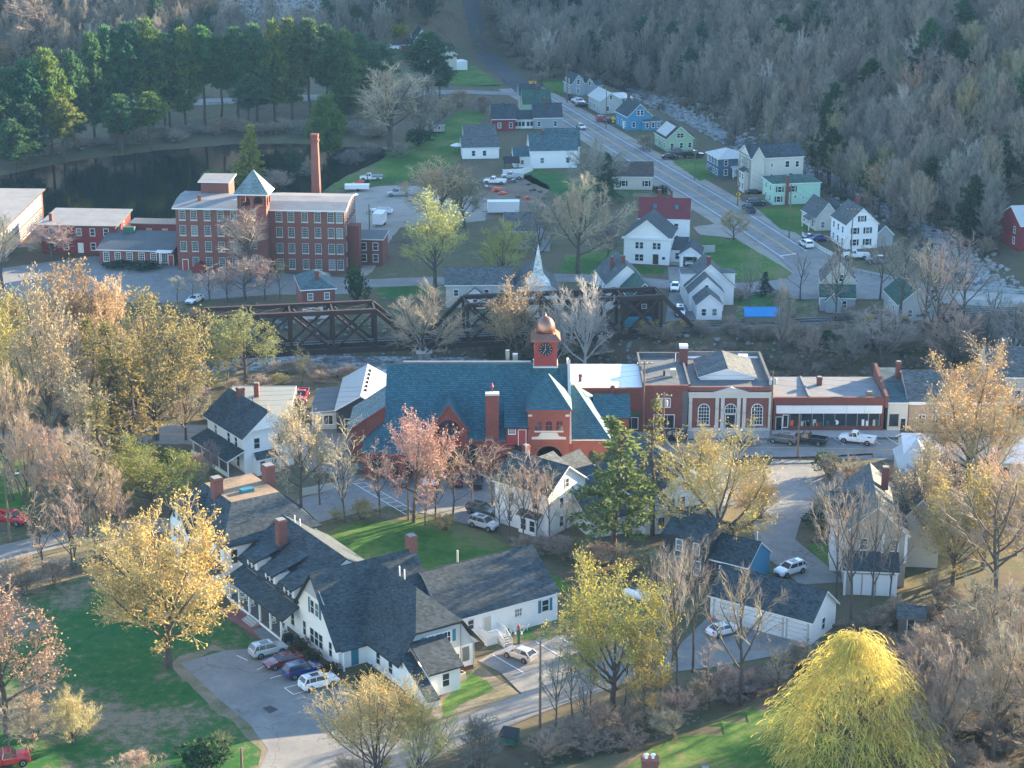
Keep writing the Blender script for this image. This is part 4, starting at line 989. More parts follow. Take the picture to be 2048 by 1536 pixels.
b.wins(0, -1.2, [-9.6, -7.0], [3.6], .85, 1.5, curt=True); b.wins(0, -1.2, [-9.6, -6.8], [.7], .9, 1.9, curt=True); b.wins(0, 0, [-3.6, -1.6], [.9], .9, 1.3)
MB().tube((-.3, 3.2, 5.4), (-.3, 3.2, 7), .05).build('vane_rod', m_white, b.r)
m_doorw = M('door_white', (.66, .67, .68), .6, .05)
b = Bld('garage', 'long white four bay garage with charcoal gable roof', (1420, 1235), -35, cat='garage')
b.gable(0, 14.2, 0, 6.9, 3.2, 6.0, 'x', m_clapw, m_rsh, m_white, .4)
for i in range(4):
    x = 2.0+i*3.45
    d = MB().box(x-1.35, -.05, 0, x+1.35, .02, 2.5).build('garage_door', m_ltgrey, b.r)
    for j in range(4): MB().box(x-1.33, -.075, .04+.62*j, x+1.33, -.045, .58+.62*j).build('door_panel', m_doorw, d)
    for sx in (-1.45, 1.45): MB().box(x+sx-.12, -.1, 0, x+sx+.12, .02, 2.75).build('door_jamb', m_ltgrey, b.r)
    for z in (.9, 1.9): MB().box(x+.9, -.09, z, x+1.3, -.07, z+.06).build('hinge', m_black, d)
b.win(90, 14.2, 3.4, .9, .8, 1.5, 1, 2, curt=False)
b = Bld('tan_house', 'tan and white house with slate grey gables among tall bare trunks', (1688, 1188), -6, cat='house')
b.box(0, 6.6, -.2, 3.0, -.4, 3.6, m_tan); b.slab([[(-.4, -.7, 3.6), (7.0, -.7, 3.6), (7.0, 3.1, 5.0), (-.4, 3.1, 5.0)]], m_rsh, m_white, .18, 'porch_roof')
for x in (1.5, 2.9, 4.7, 5.9): MB().box(x-.62, -.27, .1, x+.62, -.18, 3.0).build('carriage_door', m_white, b.r)
b.posts([(0, -.3), (6.6, -.3), (3.7, -.3)], -.3, 3.5, .3)
b.gable(0, 8.0, 3.0, 19, 7.6, 11.2, 'y', m_tan, m_rsh2, m_white, .5)
b.posts([(.1, 2.95), (7.9, 2.95), (4.9, 2.95)], 3.5, 7.6, .35)
b.gable(-1.5, 4.0, 7.5, 12.5, 7.8, 10.4, 'x', m_white, m_rsh, m_white, .4)
b.gable(7.9, 13, 10, 20, 6.8, 9.8, 'y', m_cream, m_rbrown, m_white, .4)
b.wins(90, 8.0, [5, 8], [1.2, 4.6], .9, 1.6); b.wins(90, 13, [12, 15, 18], [1.2, 4.3], .9, 1.6); b.wins(0, 3.0, [2.4, 6.4], [5.2], .9, 1.5); b.chim(5.6, 13, .9, 10, 13.2)
b.wins(-90, 0, [5, 14, 17], [1.2, 4.6], .9, 1.6)
b = Bld('garden_shed', 'small grey roofed shed in the thicket below the tan house', (1795, 1262), -10, cat='shed')
b.gable(0, 3.2, 0, 2.6, 1.9, 2.9, 'x', m_wood, m_rsh2, m_wood, .25); b.door(0, 1.6, 0, 0, .8, 1.7, m_brown)
b = Bld('brick_chimney_house', 'house below the picture edge showing only its brick chimneys', (28, 174), 0, ground=True, cat='house')
X_, Y_ = G(1300, 1512, 9.2); 
b.r.location = (X_-4, Y_-4, 0); b.gable(-1, 13, -1, 9, 4.0, 6.2, 'x', m_clapw, m_rsh, m_white, .4)
c_ = MB().box(3.2, 3.2, 4, 4.8, 4.6, 9.0).box(3.1, 3.1, 8.7, 4.9, 4.7, 8.95).build('chimney', m_brick, b.r); 
for x in (3.6, 4.3): MB().lathe([(.14, 9.0), (.14, 9.35), (.26, 9.36), (.26, 9.45), (.0, 9.6)], x, 3.9, 8).build('flue_cap', m_mem, c_)
b.chim(9.6, 3.9, .8, 4, 7.9, m_brick)
# ------------------------------------------------------------------ mill
mo = G(357, 540)
b = Bld('brick_mill', 'four storey brick mill with stair tower, pyramid slate cap and white trimmed flat roof', mo, -4.5, ground=True, cat='mill')
b.box(0, 35.6, 0, 15, -.6, 13.6, m_brick)
prof = [(-.7, 13.55), (3.5, 14.5), (7.5, 14.8), (11.5, 14.5), (15.7, 13.55)]
mb = MB()
for (a, za), (c, zc) in zip(prof, prof[1:]): mb.slab([(-.6, a, za), (36.2, a, za), (36.2, c, zc), (-.6, c, zc)], .28, 0, 1)
mb.build('roof', [m_tar2, m_white], b.r)
lx = [1.4+k for k in (0, 2.45, 5.3, 8.1, 10.9)]; rx_ = [21.9, 24.4, 27.3, 30.0, 32.8, 34.6]
zs = [.9, 4.3, 7.7, 11.0]; m_mfr = M('mill_sash', (.40, .44, .42), .6, .1)
b.wins(0, 0, lx, zs[1:], 1.15, 1.9, cols=4, rows=4, fm=m_mfr); b.wins(0, 0, lx[1:], zs[:1], 1.15, 1.9, cols=4, rows=4, fm=m_mfr); b.wins(0, 0, rx_, zs, 1.15, 1.9, cols=4, rows=4, fm=m_mfr)
for z in zs:
    for x in lx+rx_: MB().box(x-.75, -.1, z-.3, x+.75, .0, z-.12).build('sill', m_stone, b.r) if (z > 1 or x > 2) else None
b.door(0, 1.6, 0, .0, 1.1, 2.3, m_redp); b.wins(90, 35.6, [2.2, 5, 7.6, 10.2, 12.8], zs[2:], 1.1, 1.9, cols=4, rows=4, fm=m_mfr); b.wins(90, 35.6, [2.2, 12.8], zs[:2], 1.1, 1.9, cols=4, rows=4, fm=m_mfr)
tx0, tx1 = 13.9, 19.9
b.box(tx0, tx1, -3.0, .2, -.6, 14.6, m_brick)
arcs = MB()
for (sx, sy, dx, dy, w_) in ((tx0, -3.0, 1, 0, 6.0), (tx1, -3.0, 0, 1, 5.0), (tx0, 2.0, 0, -1, 5.0), (tx1, 2.0, -1, 0, 6.0)):
    n = 2
    for (c0, c1) in ((0, .7), (w_/2-.35, w_/2+.35), (w_-.7, w_)):
        p0 = (sx+dx*c0, sy+dy*c0); p1 = (sx+dx*c1, sy+dy*c1); nx_, ny_ = dy, -dx
        arcs.extr([(p0[0], p0[1], 14.6), (p1[0], p1[1], 14.6), (p1[0], p1[1], 17.3), (p0[0], p0[1], 17.3)], (-nx_*.45, -ny_*.45, 0))
    for (c0, c1) in ((.7, w_/2-.35), (w_/2+.35, w_-.7)):
        cc, rr_ = (c0+c1)/2, (c1-c0)/2
        for i in range(6):
            a0, a1 = math.pi*i/6, math.pi*(i+1)/6
            q = [(cc+rr_*math.cos(a0), 15.9+rr_*.9*math.sin(a0)), (cc+rr_*math.cos(a1), 15.9+rr_*.9*math.sin(a1)), (cc+rr_*math.cos(a1), 17.3), (cc+rr_*math.cos(a0), 17.3)]
            nx_, ny_ = dy, -dx
            arcs.extr([(sx+dx*c, sy+dy*c, z) for c, z in q], (-nx_*.45, -ny_*.45, 0))
arcs.build('belfry', m_brick, b.r); MB().box(tx0+.1, -2.9, 14.55, tx1-.1, 1.9, 14.75).build('belfry_floor', m_brick3, b.r); MB().box(tx0+1.2, -.4, 14.7, tx1-1.2, 1.2, 17.3).build('belfry_dark_fill', m_dark, b.r)  # dark box added inside and floor darkened so the belfry openings look shaded
MB().lathe([(.9, 15.0), (.75, 15.6), (.5, 16.2), (.2, 16.4)], (tx0+tx1)/2, -.5, 10).build('bell', m_black, b.r)
b.hip(tx0, tx1, -3.0, 2.0, 17.25, 22.0, m_brick, m_slate2, m_white, .7, walls=False, ix=3.0, iy=2.5)
b.wins(0, -3.0, [17], [2.4, 5.8, 9.2, 11.8], 1.15, 1.9, cols=4, rows=4, fm=m_mfr); MB().box(tx0-.12, -3.12, 14.3, tx1+.12, .1, 14.6).build('string_course', m_brick3, b.r)
b.box(3.5, 9.5, 9, 14.5, 14, 17.0, m_brick); b.slab([[(3.0, 8.4, 17.2), (10, 8.4, 17.2), (10, 15, 17.7), (3.0, 15, 17.7)]], m_tar2, m_white, .2)
b.pipe(4.5, 3.0, 14, 15.6, .4, m_brick3)
mb = MB(); c0x, c0y = 26.6, 18.5; mb.frus(c0x-1.15, c0y-1.15, c0x+1.15, c0y+1.15, -.6, 25.2, .45, .45); ch = mb.build('smokestack', m_brick, b.r)
MB().box(c0x-.85, c0y-.85, 24.2, c0x+.85, c0y+.85, 24.8).box(c0x-.8, c0y-.8, 25.2, c0x+.8, c0y+.8, 25.9).build('stack_crown', m_brick3, ch)
for sx in (-.6, 0, .6): MB().tube((c0x+sx, c0y-.6, 25.9), (c0x+sx, c0y-.6, 27.0), .04).build('lightning_rod', m_black, ch)
b.box(35.65, 38.2, 3, 6, -.6, 9.5, m_brick3, 'stair_shaft'); b.box(36, 42.5, 7, 15, -.6, 5.6, m_brick3); b.slab([[(35.7, 6.7, 5.8), (42.8, 6.7, 5.8), (42.8, 15.2, 5.8), (35.7, 15.2, 5.8)]], m_tar, m_white, .2); b.wins(0, 7, [38.5, 41], [.9, 3.4], 1, 1.5)
mb = MB().extr([(3.5, -2.2, 0), (6.2, -2.2, 0), (6.2, -2.2, 1.2), (4.85, -2.2, 2.2), (3.5, -2.2, 1.2)], (0, 2.1, 0)); mb.build('bulkhead', m_redsid, b.r)
b = Bld('mill_annex', 'low brick mill annex with dark sloping roof and clipped hedges', (200, 527), -5.5, cat='building')
b.box(0, 16.2, 0, 9, -.6, 3.1, m_brick); b.slab([[(-.5, -.5, 3.2), (16.3, -.5, 3.2), (16.3, 9.5, 5.2), (-.5, 9.5, 5.2)]], m_tar, m_white, .2)
b.wins(0, 0, [1.5, 4.0, 6.6, 9.2, 11.8, 14.2], [.6], 1.1, 1.9, cols=3, rows=4); b.posts([(13.6, -.4), (13.6, -1.6)], -.1, 3.2, .2)
b.slab([[(12.8, -1.8, 3.3), (16.2, -1.8, 3.3), (16.2, -.4, 3.4), (12.8, -.4, 3.4)]], m_white, m_white, .2, 'canopy'); b.door(0, 15.6, -.02, 0, 1.0, 2.2, m_redp)
b.box(4, 17, 11, 15, -.6, 6.2, m_redsid); b.slab([[(3.6, 10.6, 6.4), (17, 10.6, 6.4), (17, 15.4, 6.5), (3.6, 15.4, 6.5)]], m_tar, m_tar, .2)
for x in (8, 11.5, 15): MB().box(x-.65, 10.92, 4.3, x+.65, 11.0, 5.3).build('boarded_window', M('plywood', (.50, .33, .17), .8, .1), b.r)
MB().box(3.2, 7.6, 4.9, 5.6, 9, 6.2).build('roof_unit', m_green, b.r)
b = Bld('red_mill_house', 'two storey dark red mill house with pale flat roof', (85, 506), -4, cat='building')
b.box(0, 16.5, 0, 13, -.6, 6.3, m_redsid); b.slab([[(-.5, -.6, 6.4), (17, -.6, 6.4), (17, 13.5, 7.0), (-.5, 13.5, 7.0)]], m_mem if False else m_tar2, m_green, .25)
b.wins(0, 0, [2.2, 5.2, 8.4, 11.4, 14.4], [4.1], .95, 1.5); b.wins(0, 0, [2.4, 5.4, 11.4, 14.6], [.9], .95, 1.5); b.door(0, 8.6, 0, .2, 1.0, 2.1, m_white); b.chim(1.5, 3, .7, 6, 8.2); b.wins(90, 16.5, [3, 7], [4.1], .95, 1.5)
b = Bld('brick_mill_shed', 'brick mill building with bands of tall windows at the lot edge', (-120, 411), 0, ground=True, cat='mill')
b.box(-14, 11, 0, 42, -.6, 7.2, m_brick); b.slab([[(-14.5, -.6, 7.6), (11.7, -.6, 7.3), (11.7, 42.6, 7.3), (-14.5, 42.6, 7.6)]], m_tar2, m_brown, .3)
for y in range(2, 41, 4): b.win(90, 11, y+.2, 3.9, 3.0, 2.3, 5, 4, m_white, curt=True); b.win(90, 11, y+.2, .6, 3.0, 2.3, 5, 4, m_white)
MB().box(2, 12, 7.3, 5, 14, 8.2).build('roof_unit', m_mem, b.r)
b = Bld('pump_house', 'small brick house with hipped slate roof beside the truss bridge', (-40.4, 369.5), 12, ground=True, cat='house')
b.hip(0, 6.4, 0, 11, 5.9, 7.9, m_brick, m_rteal, m_white, .35); b.chim(3.2, 2.2, .8, 6.5, 9.0); b.wins(0, 0, [1.6, 4.8], [3.9], .9, 1.2, curt=True); MB().box(.0, -.05, -.6, 6.4, .0, 3.0).build('white_base', m_white, b.r); b.win(0, 4.4, -.05, .8, .9, 1.5); b.wins(90, 6.4, [2, 4.5, 7, 9.5], [3.9], .7, 1.2)
b = Bld('church', 'white shingled church steeple rising behind the truss bridge', (3.4, 371), 4, ground=True, cat='church')
b.box(0, 3.6, 0, 3.6, -.6, 6.5, m_clapw); mb = MB(); mb.frus(-.5, -.5, 4.1, 4.1, 6.4, 8.2, 1.3, 1.3); mb.frus(.8, .8, 2.8, 2.8, 8.2, 14.2, .97, .97); mb.build('spire', M('weathered_white_shingle', (.5, .52, .5), .8, .15, kind='shingle'), b.r)
b.gable(-2.5, 6.0, 3.6, 16, 4.0, 7.2, 'y', m_clapw, m_rsh2, m_white, .3); b.win(0, 1.8, 0, 3.6, .8, 1.8, 1, 2, arch=True)
b = Bld('white_hall', 'long pale house behind the orange tree and truss bridge', (-13, 378), 2, ground=True, cat='house')
b.gable(0, 13, 0, 8, 4.6, 7.0, 'x', m_ltgrey, m_rsh2, m_white, .3); b.wins(0, 0, [2, 5, 8, 11], [2.4], .8, 1.2)
b = Bld('white_shack', 'small white outbuilding by the bare trees behind the bridge', (930, 618), 4, cat='shed')
b.gable(0, 4, 0, 5, 2.4, 4.0, 'y', m_clapw, m_rsh2, m_white, .25); b.win(0, 2, 0, .9, .8, 1.0)
# ------------------------------------------------------------------ houses along the valley road
def house(label, A, ang, w, d, ze, zr, ax, wm, rm, fx=(), fz=(1.0,), sx=(), sz=None, chim=(), em=None, ov=.3, cat='house', name='house', ws=(.85, 1.35), shut=None, hip=False, ground=False, z=0.0):
    b = Bld(name, label, A, ang, z, cat, ground)
    if hip: b.hip(0, w, 0, d, ze, zr, wm, rm, em, ov)
    else: b.gable(0, w, 0, d, ze, zr, ax, wm, rm, em, ov)
    b.wins(0, 0, [w*f for f in fx], fz, *ws, shut=shut)
    b.wins(-90, 0, [d*f for f in sx], sz or fz, *ws); b.wins(90, w, [d*f for f in sx], sz or fz, *ws)
    for (x, y, wd, z0, z1) in chim: b.chim(w*x, d*y, wd, z0, z1)
    return b
b = house('blue gabled house with dark roof on the valley road', (1255, 261), 17, 7.4, 10, 3.9, 7.3, 'y', m_blue, m_rsh, (.25,), (.9,), (.2, .5, .8), chim=((.5, .95, .7, 6, 9),))
b.win(0, 3.2, 0, 4.2, .8, 1.4); b.win(0, 4.3, 0, 4.2, .8, 1.4); b.box(4.2, 9.6, -1.6, 2, -.4, 2.6, m_blue); b.slab([[(4.0, -1.9, 2.6), (9.9, -1.9, 2.6), (9.9, 2, 3.2), (4.0, 2, 3.2)]], m_rsh, m_white, .15); b.wins(0, -1.6, [5.4, 7.2, 8.8], [.8], .8, 1.3); b.door(-90, 0, 3.2, 0, .9, 2, m_white)
b = house('grey twin gabled house with navy roof at the top of the road', (1143, 192), 17, 4.4, 8, 3.6, 6.4, 'y', m_greyb, m_rsh, (.5,), (3.6, .9), (.3, .7))
b.gable(4.4, 8.2, 1, 7, 2.6, 5.0, 'y', m_greyb, m_rsh, m_white, .25); b.win(0, 6.3, 1, 2.9, .7, 1.1); b.box(8.2, 11, 2, 6, -.3, 2.4, m_greyb); b.slab([[(8.2, 1.7, 2.5), (11.2, 1.7, 2.5), (11.2, 4, 4), (8.2, 4, 4)], [(8.2, 4, 4), (11.2, 4, 4), (11.2, 6.3, 2.5), (8.2, 6.3, 2.5)]], m_rsh, m_white, .12)
b = house('sage house with pale metal roof and an unfinished white gable', (1201, 228), 17, 6.4, 11, 3.9, 6.1, 'y', m_ltgrey, m_metal, (.35,), (.8,), (.2, .5, .8))
b.win(0, 3.2, 0, 4.2, .7, 1.2); b.box(6.4, 10.4, .5, 9, -.4, 4.2, m_ltgrey); b.slab([[(6.3, .2, 4.3), (10.7, .2, 4.3), (10.7, 9.3, 4.5), (6.3, 9.3, 4.5)]], m_metal, m_wood, .15); b.win(0, 8.4, .5, .9, .8, 1.3); b.win(0, 7.4, .5, 2.8, .8, 1.1)
b = house('pale green gabled house with brown roof beside the creek', (1333, 303), 14, 7.6, 10.5, 3.3, 6.6, 'y', m_ltgreen, m_rbrown, (.2, .55, .87), (.8,), (.15, .35, .55, .8))
b.win(0, 3.3, 0, 3.6, .9, 1.2); b.win(0, 4.3, 0, 3.6, .9, 1.2); b.slab([[(.1, 9.6, 3.9), (.1, 1.2, 3.9), (3.0, 1.2, 6.5), (3.0, 9.6, 6.5)]], m_metal, m_metal, .06, 'roof_sheet')
b = house('slate blue two storey house with pale hipped roof', (1437, 356), 15, 7.6, 9, 4.9, 6.7, 'x', m_navy, m_metal, (.25, .85), (.7, 3.1), (.15, .4, .65, .88), hip=True)
b.door(0, 4.3, 0, .1, .9, 2.0, m_white); b.slab([[(3.2, -1.6, 2.4), (7.4, -1.6, 2.4), (7.4, .0, 2.9), (3.2, .0, 2.9)]], m_metal, m_white, .12, 'porch_roof'); b.posts([(3.4, -1.5), (7.2, -1.5)], -.2, 2.4)
b = house('tall three storey cream house with dark roof', (1500, 388), 13, 13.6, 9, 8.8, 11.3, 'x', m_cream, m_rsh, (.88,), (6.3,), (.25, .7), (.9, 3.6, 6.3))
b.win(0, 9.4, 0, 6.3, 1.0, 1.5, curt=False); b.win(0, 5.4, 0, 6.5, .5, .9); b.win(0, 5.4, 0, 3.8, .5, .9); b.win(0, 2.0, 0, .8, 1.0, 1.6, curt=False); b.win(0, 10.4, 0, 3.3, 1.1, 1.4, curt=False)
b.gable(0, 3.2, -.6, 9.4, 8.9, 11.6, 'y', m_cream, m_rsh, m_white, .25) ; b.box(-1.2, 0, 1.5, 5, -.3, 5.2, m_cream); b.wins(-90, -1.2, [2.3, 4.2], [.9, 3.3], .9, 1.4); b.slab([[(-1.5, 5.2, 5.2), (-1.5, 1.3, 5.2), (0, 1.3, 5.9), (0, 5.2, 5.9)]], m_rsh, m_white, .12, 'bay_roof')
b = house('mint green two storey house with dark green shutters', (1545, 410), 10, 11.8, 8.5, 5.1, 6.4, 'x', m_mint, m_rshg, (.14, .42), (3.1,), (.25, .65), (.7, 3.1), shut=m_gshut, hip=True)
b.win(0, 1.4, 0, .7, .85, 1.35, shut=m_gshut); b.chim(3.4, -.3, .7, -.3, 7.2, m_brick); b.win(0, 5.6, 0, 1.6, .6, .5); b.win(0, 7.6, 0, 1.3, .5, .4); b.wins(0, 0, [9.6], [3.1], .7, 1.0) if False else None
b = house('white cottage with grey shingled roof behind the picket fence', (1631, 462), 13, 5.6, 9, 3.0, 6.3, 'y', m_cream, m_rsh2, (.3,), (.7,), (.2, .5, .8)); b.slab([[(-1.5, 5, 2.4), (-1.5, .5, 2.4), (0, .5, 3), (0, 5, 3)]], m_rsh2, m_white, .1, 'porch_roof'); b.posts([(-1.4, .7), (-1.4, 4.8)], -.2, 2.4)
b.gable(5.6, 8.6, 3, 9, 2.8, 5.2, 'y', m_cream, m_rsh2, m_white, .25)
b = house('white gabled house with black shutters by the intersection', (1690, 499), 12, 7.4, 9, 5.5, 9.0, 'y', m_clapw, m_rsh2, (.28, .68), (.8, 3.4), (.2, .5, .8), shut=m_bshut, chim=((.75, .9, .7, 7, 10.3),)); b.win(0, 3.6, 0, 6.1, .8, 1.3, shut=m_bshut)
b.gable(7.4, 11.5, 1, 7, 2.6, 4.6, 'y', m_greyb, m_rsh2, m_white, .3)
b = house('beige ranch house with brown roof on the left of the road', (1222, 379), -2, 10.3, 9, 3.3, 6.0, 'x', m_cream, m_rbrown, (.85, .3), (.9,), (.3, .7), shut=m_bshut)
b = house('small grey house with charcoal roof and brick chimney facing the pond lawn', (1068, 258), 5, 8.1, 8, 3.2, 6.6, 'x', m_greyb, m_rsh, (.18, .76), (.8,), (.3, .7), chim=((.42, .5, .6, 5.5, 8.3),))
b.box(-5.6, -.05, 1, 6, -.4, 2.7, m_white); b.slab([[(-5.8, .4, 2.7), (.0, .4, 2.7), (.0, 5.5, 4.6), (-5.8, 5.5, 4.6)]], m_rsh, m_white, .14); b.wins(0, 1, [-5, -4, -3, -1.6, -.6], [.7], .8, 1.3, rows=1, curt=False)
b = house('dark red fronted house with black roof by the sunroom', (985, 262), 5, 6.6, 8.5, 3.4, 6.8, 'x', m_redsid, m_rsh, (.3, .8), (.9,), (.5,), chim=((.5, .5, .5, 6, 7.6),))
b = house('dark green roofed house with lime trim behind the grey house', (1047, 240), 5, 8, 8, 4.6, 8.2, 'x', m_ltgreen, m_rshg, (), (1,), (.3, .7), em=m_ltgreen, chim=((.55, .5, .6, 7.5, 9.4),))
b = house('charcoal roofed house nearest the side road junction', (1040, 222), 5, 6.4, 7, 4.6, 7.4, 'x', m_ltgrey, m_rsh, (), (1,), (.5,))
b = house('large white house with teal roof backing onto the work yard', (1061, 337), 5, 12.2, 8.5, 4.6, 8.2, 'x', m_clapw, m_rteal, (.25, .8), (1.4,), (.3, .7), (1, 3.4), chim=((.3, .5, .6, 7.2, 9.2),)); b.gable(-4.2, 0, 1.5, 7, 2.8, 4.8, 'x', m_clapw, m_rteal, m_white, .2); b.win(0, -2, 1.5, .9, .7, 1)
b.gable(4.5, 13.5, 5, 13, 4.6, 8.6, 'x', m_clapw, m_rteal, m_white, .3)
b = house('white cottage with grey roof at the edge of the pond lawn', (925, 318), 5, 9.8, 7, 3.0, 5.2, 'x', m_clapw, m_rsh2, (.3, .6), (.8,), (.4,)); b.gable(1.0, 9.4, 6, 13, 4.2, 7.2, 'x', m_clapw, m_rsh2, m_white, .3); b.wins(-90, 1.0, [8, 11], [1.2], .8, 1.2)
b = house('white Greek revival house with wide pedimented gable', (1247, 526), -12, 9.8, 10, 5.7, 9.6, 'y', m_clapw, m_rsh, (.3, .38, .68, .76), (3.4, ), (.3, .7), (.8, 3.4), ov=.5)
b.wins(0, 0, [2.9, 3.8], [.7], .85, 1.4); MB().box(-.4, -.45, 5.5, 10.2, .05, 5.85).build('cornice', m_white, b.r); b.door(0, 6.9, 0, .1, 1.2, 2.2, m_orange if False else m_brown); b.win(0, 8.6, 0, 1.2, .6, .6, 1, 1)
b.box(9.8, 13.0, 2.5, 8, -.3, 2.8, m_clapw); b.slab([[(9.7, 2.2, 2.8), (13.1, 2.2, 2.8), (13.1, 8.2, 4.4), (9.7, 8.2, 4.4)]], m_rsh, m_white, .15); b.win(0, 11.2, 2.5, .9, .8, 1.3); MB().box(9.8, .8, 0, 13, 2.5, .2).build('deck', m_conc, b.r)
b = house('long white house with maroon metal roof behind the Greek revival gable', (1277, 487), -7, 11, 8.5, 5.8, 9.4, 'x', m_clapw, m_rred, (.12, .3, .55, .75), (3.4, .7), (.3, .7), (.8, 3.4), chim=((.38, .6, .8, 8, 11.2), (.62, .6, .5, 8, 11)))
for x in (3.4, 8.2): MB().box(x-.4, 2.0, 7.6, x+.4, 2.9, 8.35).build('skylight', m_teal, b.r)
b = Bld('garage', 'small white gabled garage with a truck parked inside', (1359, 534), -9, cat='garage')
mb = MB().extr([(0, 0, -.3), (.75, 0, -.3), (.75, 0, 2.3), (3.65, 0, 2.3), (3.65, 0, -.3), (4.5, 0, -.3), (4.5, 0, 2.7), (2.25, 0, 4.3), (0, 0, 2.7)], (0, .2, 0)); mb.build('wall', m_clapw, b.r)
b.box(0, .2, .2, 7, -.3, 2.7, m_clapw); b.box(4.3, 4.5, .2, 7, -.3, 2.7, m_clapw); b.box(.2, 4.3, 6.8, 7, -.3, 2.7, m_clapw); b.gable(0, 4.5, 0, 7, 2.7, 4.3, 'y', m_clapw, m_rsh, m_white, .35, walls=False); MB().box(.2, .2, .0, 4.3, 6.8, .06).build('garage_floor', m_conc, b.r)
b = house('dark board barn with green roof and white house behind by the rails', (1258, 643), 8, 5.8, 9, 4.6, 7.4, 'y', m_brown, m_rshg, (.5,), (2.6,), (.5,), name='barn', cat='barn', ws=(.8, .7))
b.gable(-2.8, 5.2, 9, 21, 5.0, 8.6, 'y', m_clapw, m_rsh2, m_white, .3); b.wins(-90, -2.8, [11, 14, 18], [.9, 3.2], .8, 1.3); b.wins(0, 9, [-1.4], [.9, 3.2], .8, 1.3); b.wins(90, 5.2, [11.5, 15, 18.5], [.9, 3.2], .8, 1.3); b.chim(1.0, 12, .7, 7, 10); b.chim(-.8, 14, .6, 6.5, 9.4); b.slab([[(-5, 16, 2.4), (-5, 10, 2.4), (-2.8, 10, 3.2), (-2.8, 16, 3.2)]], m_rsh2, m_white, .12, 'porch_roof'); b.posts([(-4.8, 10.2), (-4.8, 15.8)], -.2, 2.4)
b = house('small white cape house with stepped gables beside the rails', (1393, 640), 2, 4.9, 6, 3.0, 5.0, 'y', m_clapw, m_rsh2, (.28, .7), (.9,), (.5,), ws=(.8, 1.3))
b.gable(-.8, 6.0, 6, 12, 3.6, 6.8, 'y', m_clapw, m_rsh2, m_white, .3); b.gable(-1.0, 8.6, 10.5, 19, 3.8, 8.2, 'y', m_clapw, m_rsh2, m_white, .35); b.win(0, 2.6, 6, 4.4, .6, .9); b.chim(3.6, 11.6, .8, 7, 9.6)
for x0_ in (-1.6, 6.4): b.box(x0_, x0_+2.6, 12, 15, 3.4, 6.0, m_clapw); b.slab([[(x0_-.2, 11.7, 6.1), (x0_+2.8, 11.7, 6.1), (x0_+2.8, 15.3, 6.2), (x0_-.2, 15.3, 6.2)]], m_rsh2, m_white, .12, 'dormer_roof')
b.wins(90, 8.6, [12, 15, 17.5], [.9], .8, 1.3); b.win(90, 6.0, 9, 1.0, 1.0, 1.3)
b = house('cream house with green roofed porch beside the rails', (1640, 622), -5, 6.6, 5, 2.8, 4.6, 'x', m_greyb, m_rshg, (.3, .7), (.8,), (.5,)); b.gable(.4, 7.2, 5, 13, 4.6, 8.6, 'y', m_cream, m_rsh2, m_white, .35); b.win(0, 4.2, 5, 4.8, .8, 1.3); b.gable(1, 4, -1.2, 2, 2.4, 4.0, 'y', m_greyb, m_rshg, m_white, .3); b.chim(4, 11, .7, 7.5, 9.6); b.wins(90, 7.2, [7, 10], [1, 3.4], .8, 1.3)
b = house('pale house with green gable roof half hidden behind bare trees', (1795, 642), 4, 7.6, 11, 3.2, 6.4, 'y', m_ltgrey, m_rshg, (.3, .7), (.8,), (.3, .6))
b = house('slate blue house with grey roof among the big bare trees', (1012, 498), 3, 9, 9, 4.0, 7.0, 'x', m_greyb, m_rsh2, (.15, .45, .8), (1.9, ), (.4,)); b.gable(5.5, 9.5, -2.5, 3, 2.8, 5.0, 'y', m_greyb, m_rsh2, m_white, .25)
b = house('far green gabled house beyond the pines', tuple(T(826, 108)[:2]), 10, 6.4, 9, 4.0, 8.2, 'y', m_ltgreen, m_rsh, (.5,), (4.8,), (.5,), ground=True, z=T(826, 108).z); b.box(-6.5, 0, 1, 6, -1, 3.0, m_redsid); b.slab([[(-6.8, .7, 3.1), (0, .7, 3.1), (0, 6.3, 3.4), (-6.8, 6.3, 3.4)]], m_rsh, m_white, .15); b.win(0, -4.5, 1, 1, .8, 1.3)
b = house('far white house with dark roof beside the side road', tuple(T(868, 140)[:2]), 28, 8.5, 10, 4.6, 7.6, 'y', m_cream, m_rsh, (.5,), (1,), (.5,), ground=True, z=T(868, 140).z); b.box(8.5, 12.5, 0, 4, -1, 2.2, m_white)
p = T(2034, 505); b = house('dark red barn with pale roof at the right hand woods edge', (p.x+.5, p.y), 8, 10, 12, 6.0, 9, 'x', m_redsid, m_metal, (.3, .7), (1.2, 3.6), (.3,), em=m_white, ground=True, z=p.z, name='barn', cat='barn')
b = house('open shed under a bright blue roof by the rails', (1491, 650), 2, 6.2, 4.0, 1.7, 2.8, 'x', m_wood, m_bluetarp, (), (1,), (), em=m_bluetarp, name='shed', cat='shed', ov=.2)
b = Bld('canvas_shelter', 'dark peaked canvas shelter beside the white board fence', (1010, 342), 5, cat='shelter'); b.gable(0, 3.6, 0, 4, 2.2, 3.2, 'x', m_black, m_black, m_black, .3, walls=False); b.posts([(.1, .1), (3.5, .1), (.1, 3.9), (3.5, 3.9)], 0, 2.4, .1, m_black)
b = Bld('camper_shed', 'tiny peaked cabin on a trailer at the pond lawn', (868, 268), 8, cat='shed'); b.gable(0, 3, 0, 2.4, 2.6, 3.6, 'x', m_tan, m_rsh2, m_white, .2, z0=.6); b.win(0, 1.5, 0, 1.3, .7, .8); MB().box(-1.2, .2, .4, 3.2, 2.2, .6).build('trailer_bed', m_black, b.r)
for x in (.4, 1.4): MB().tube((x, -.1, .32), (x, .12, .32), .32, n=10).build('wheel', m_tyre, b.r)
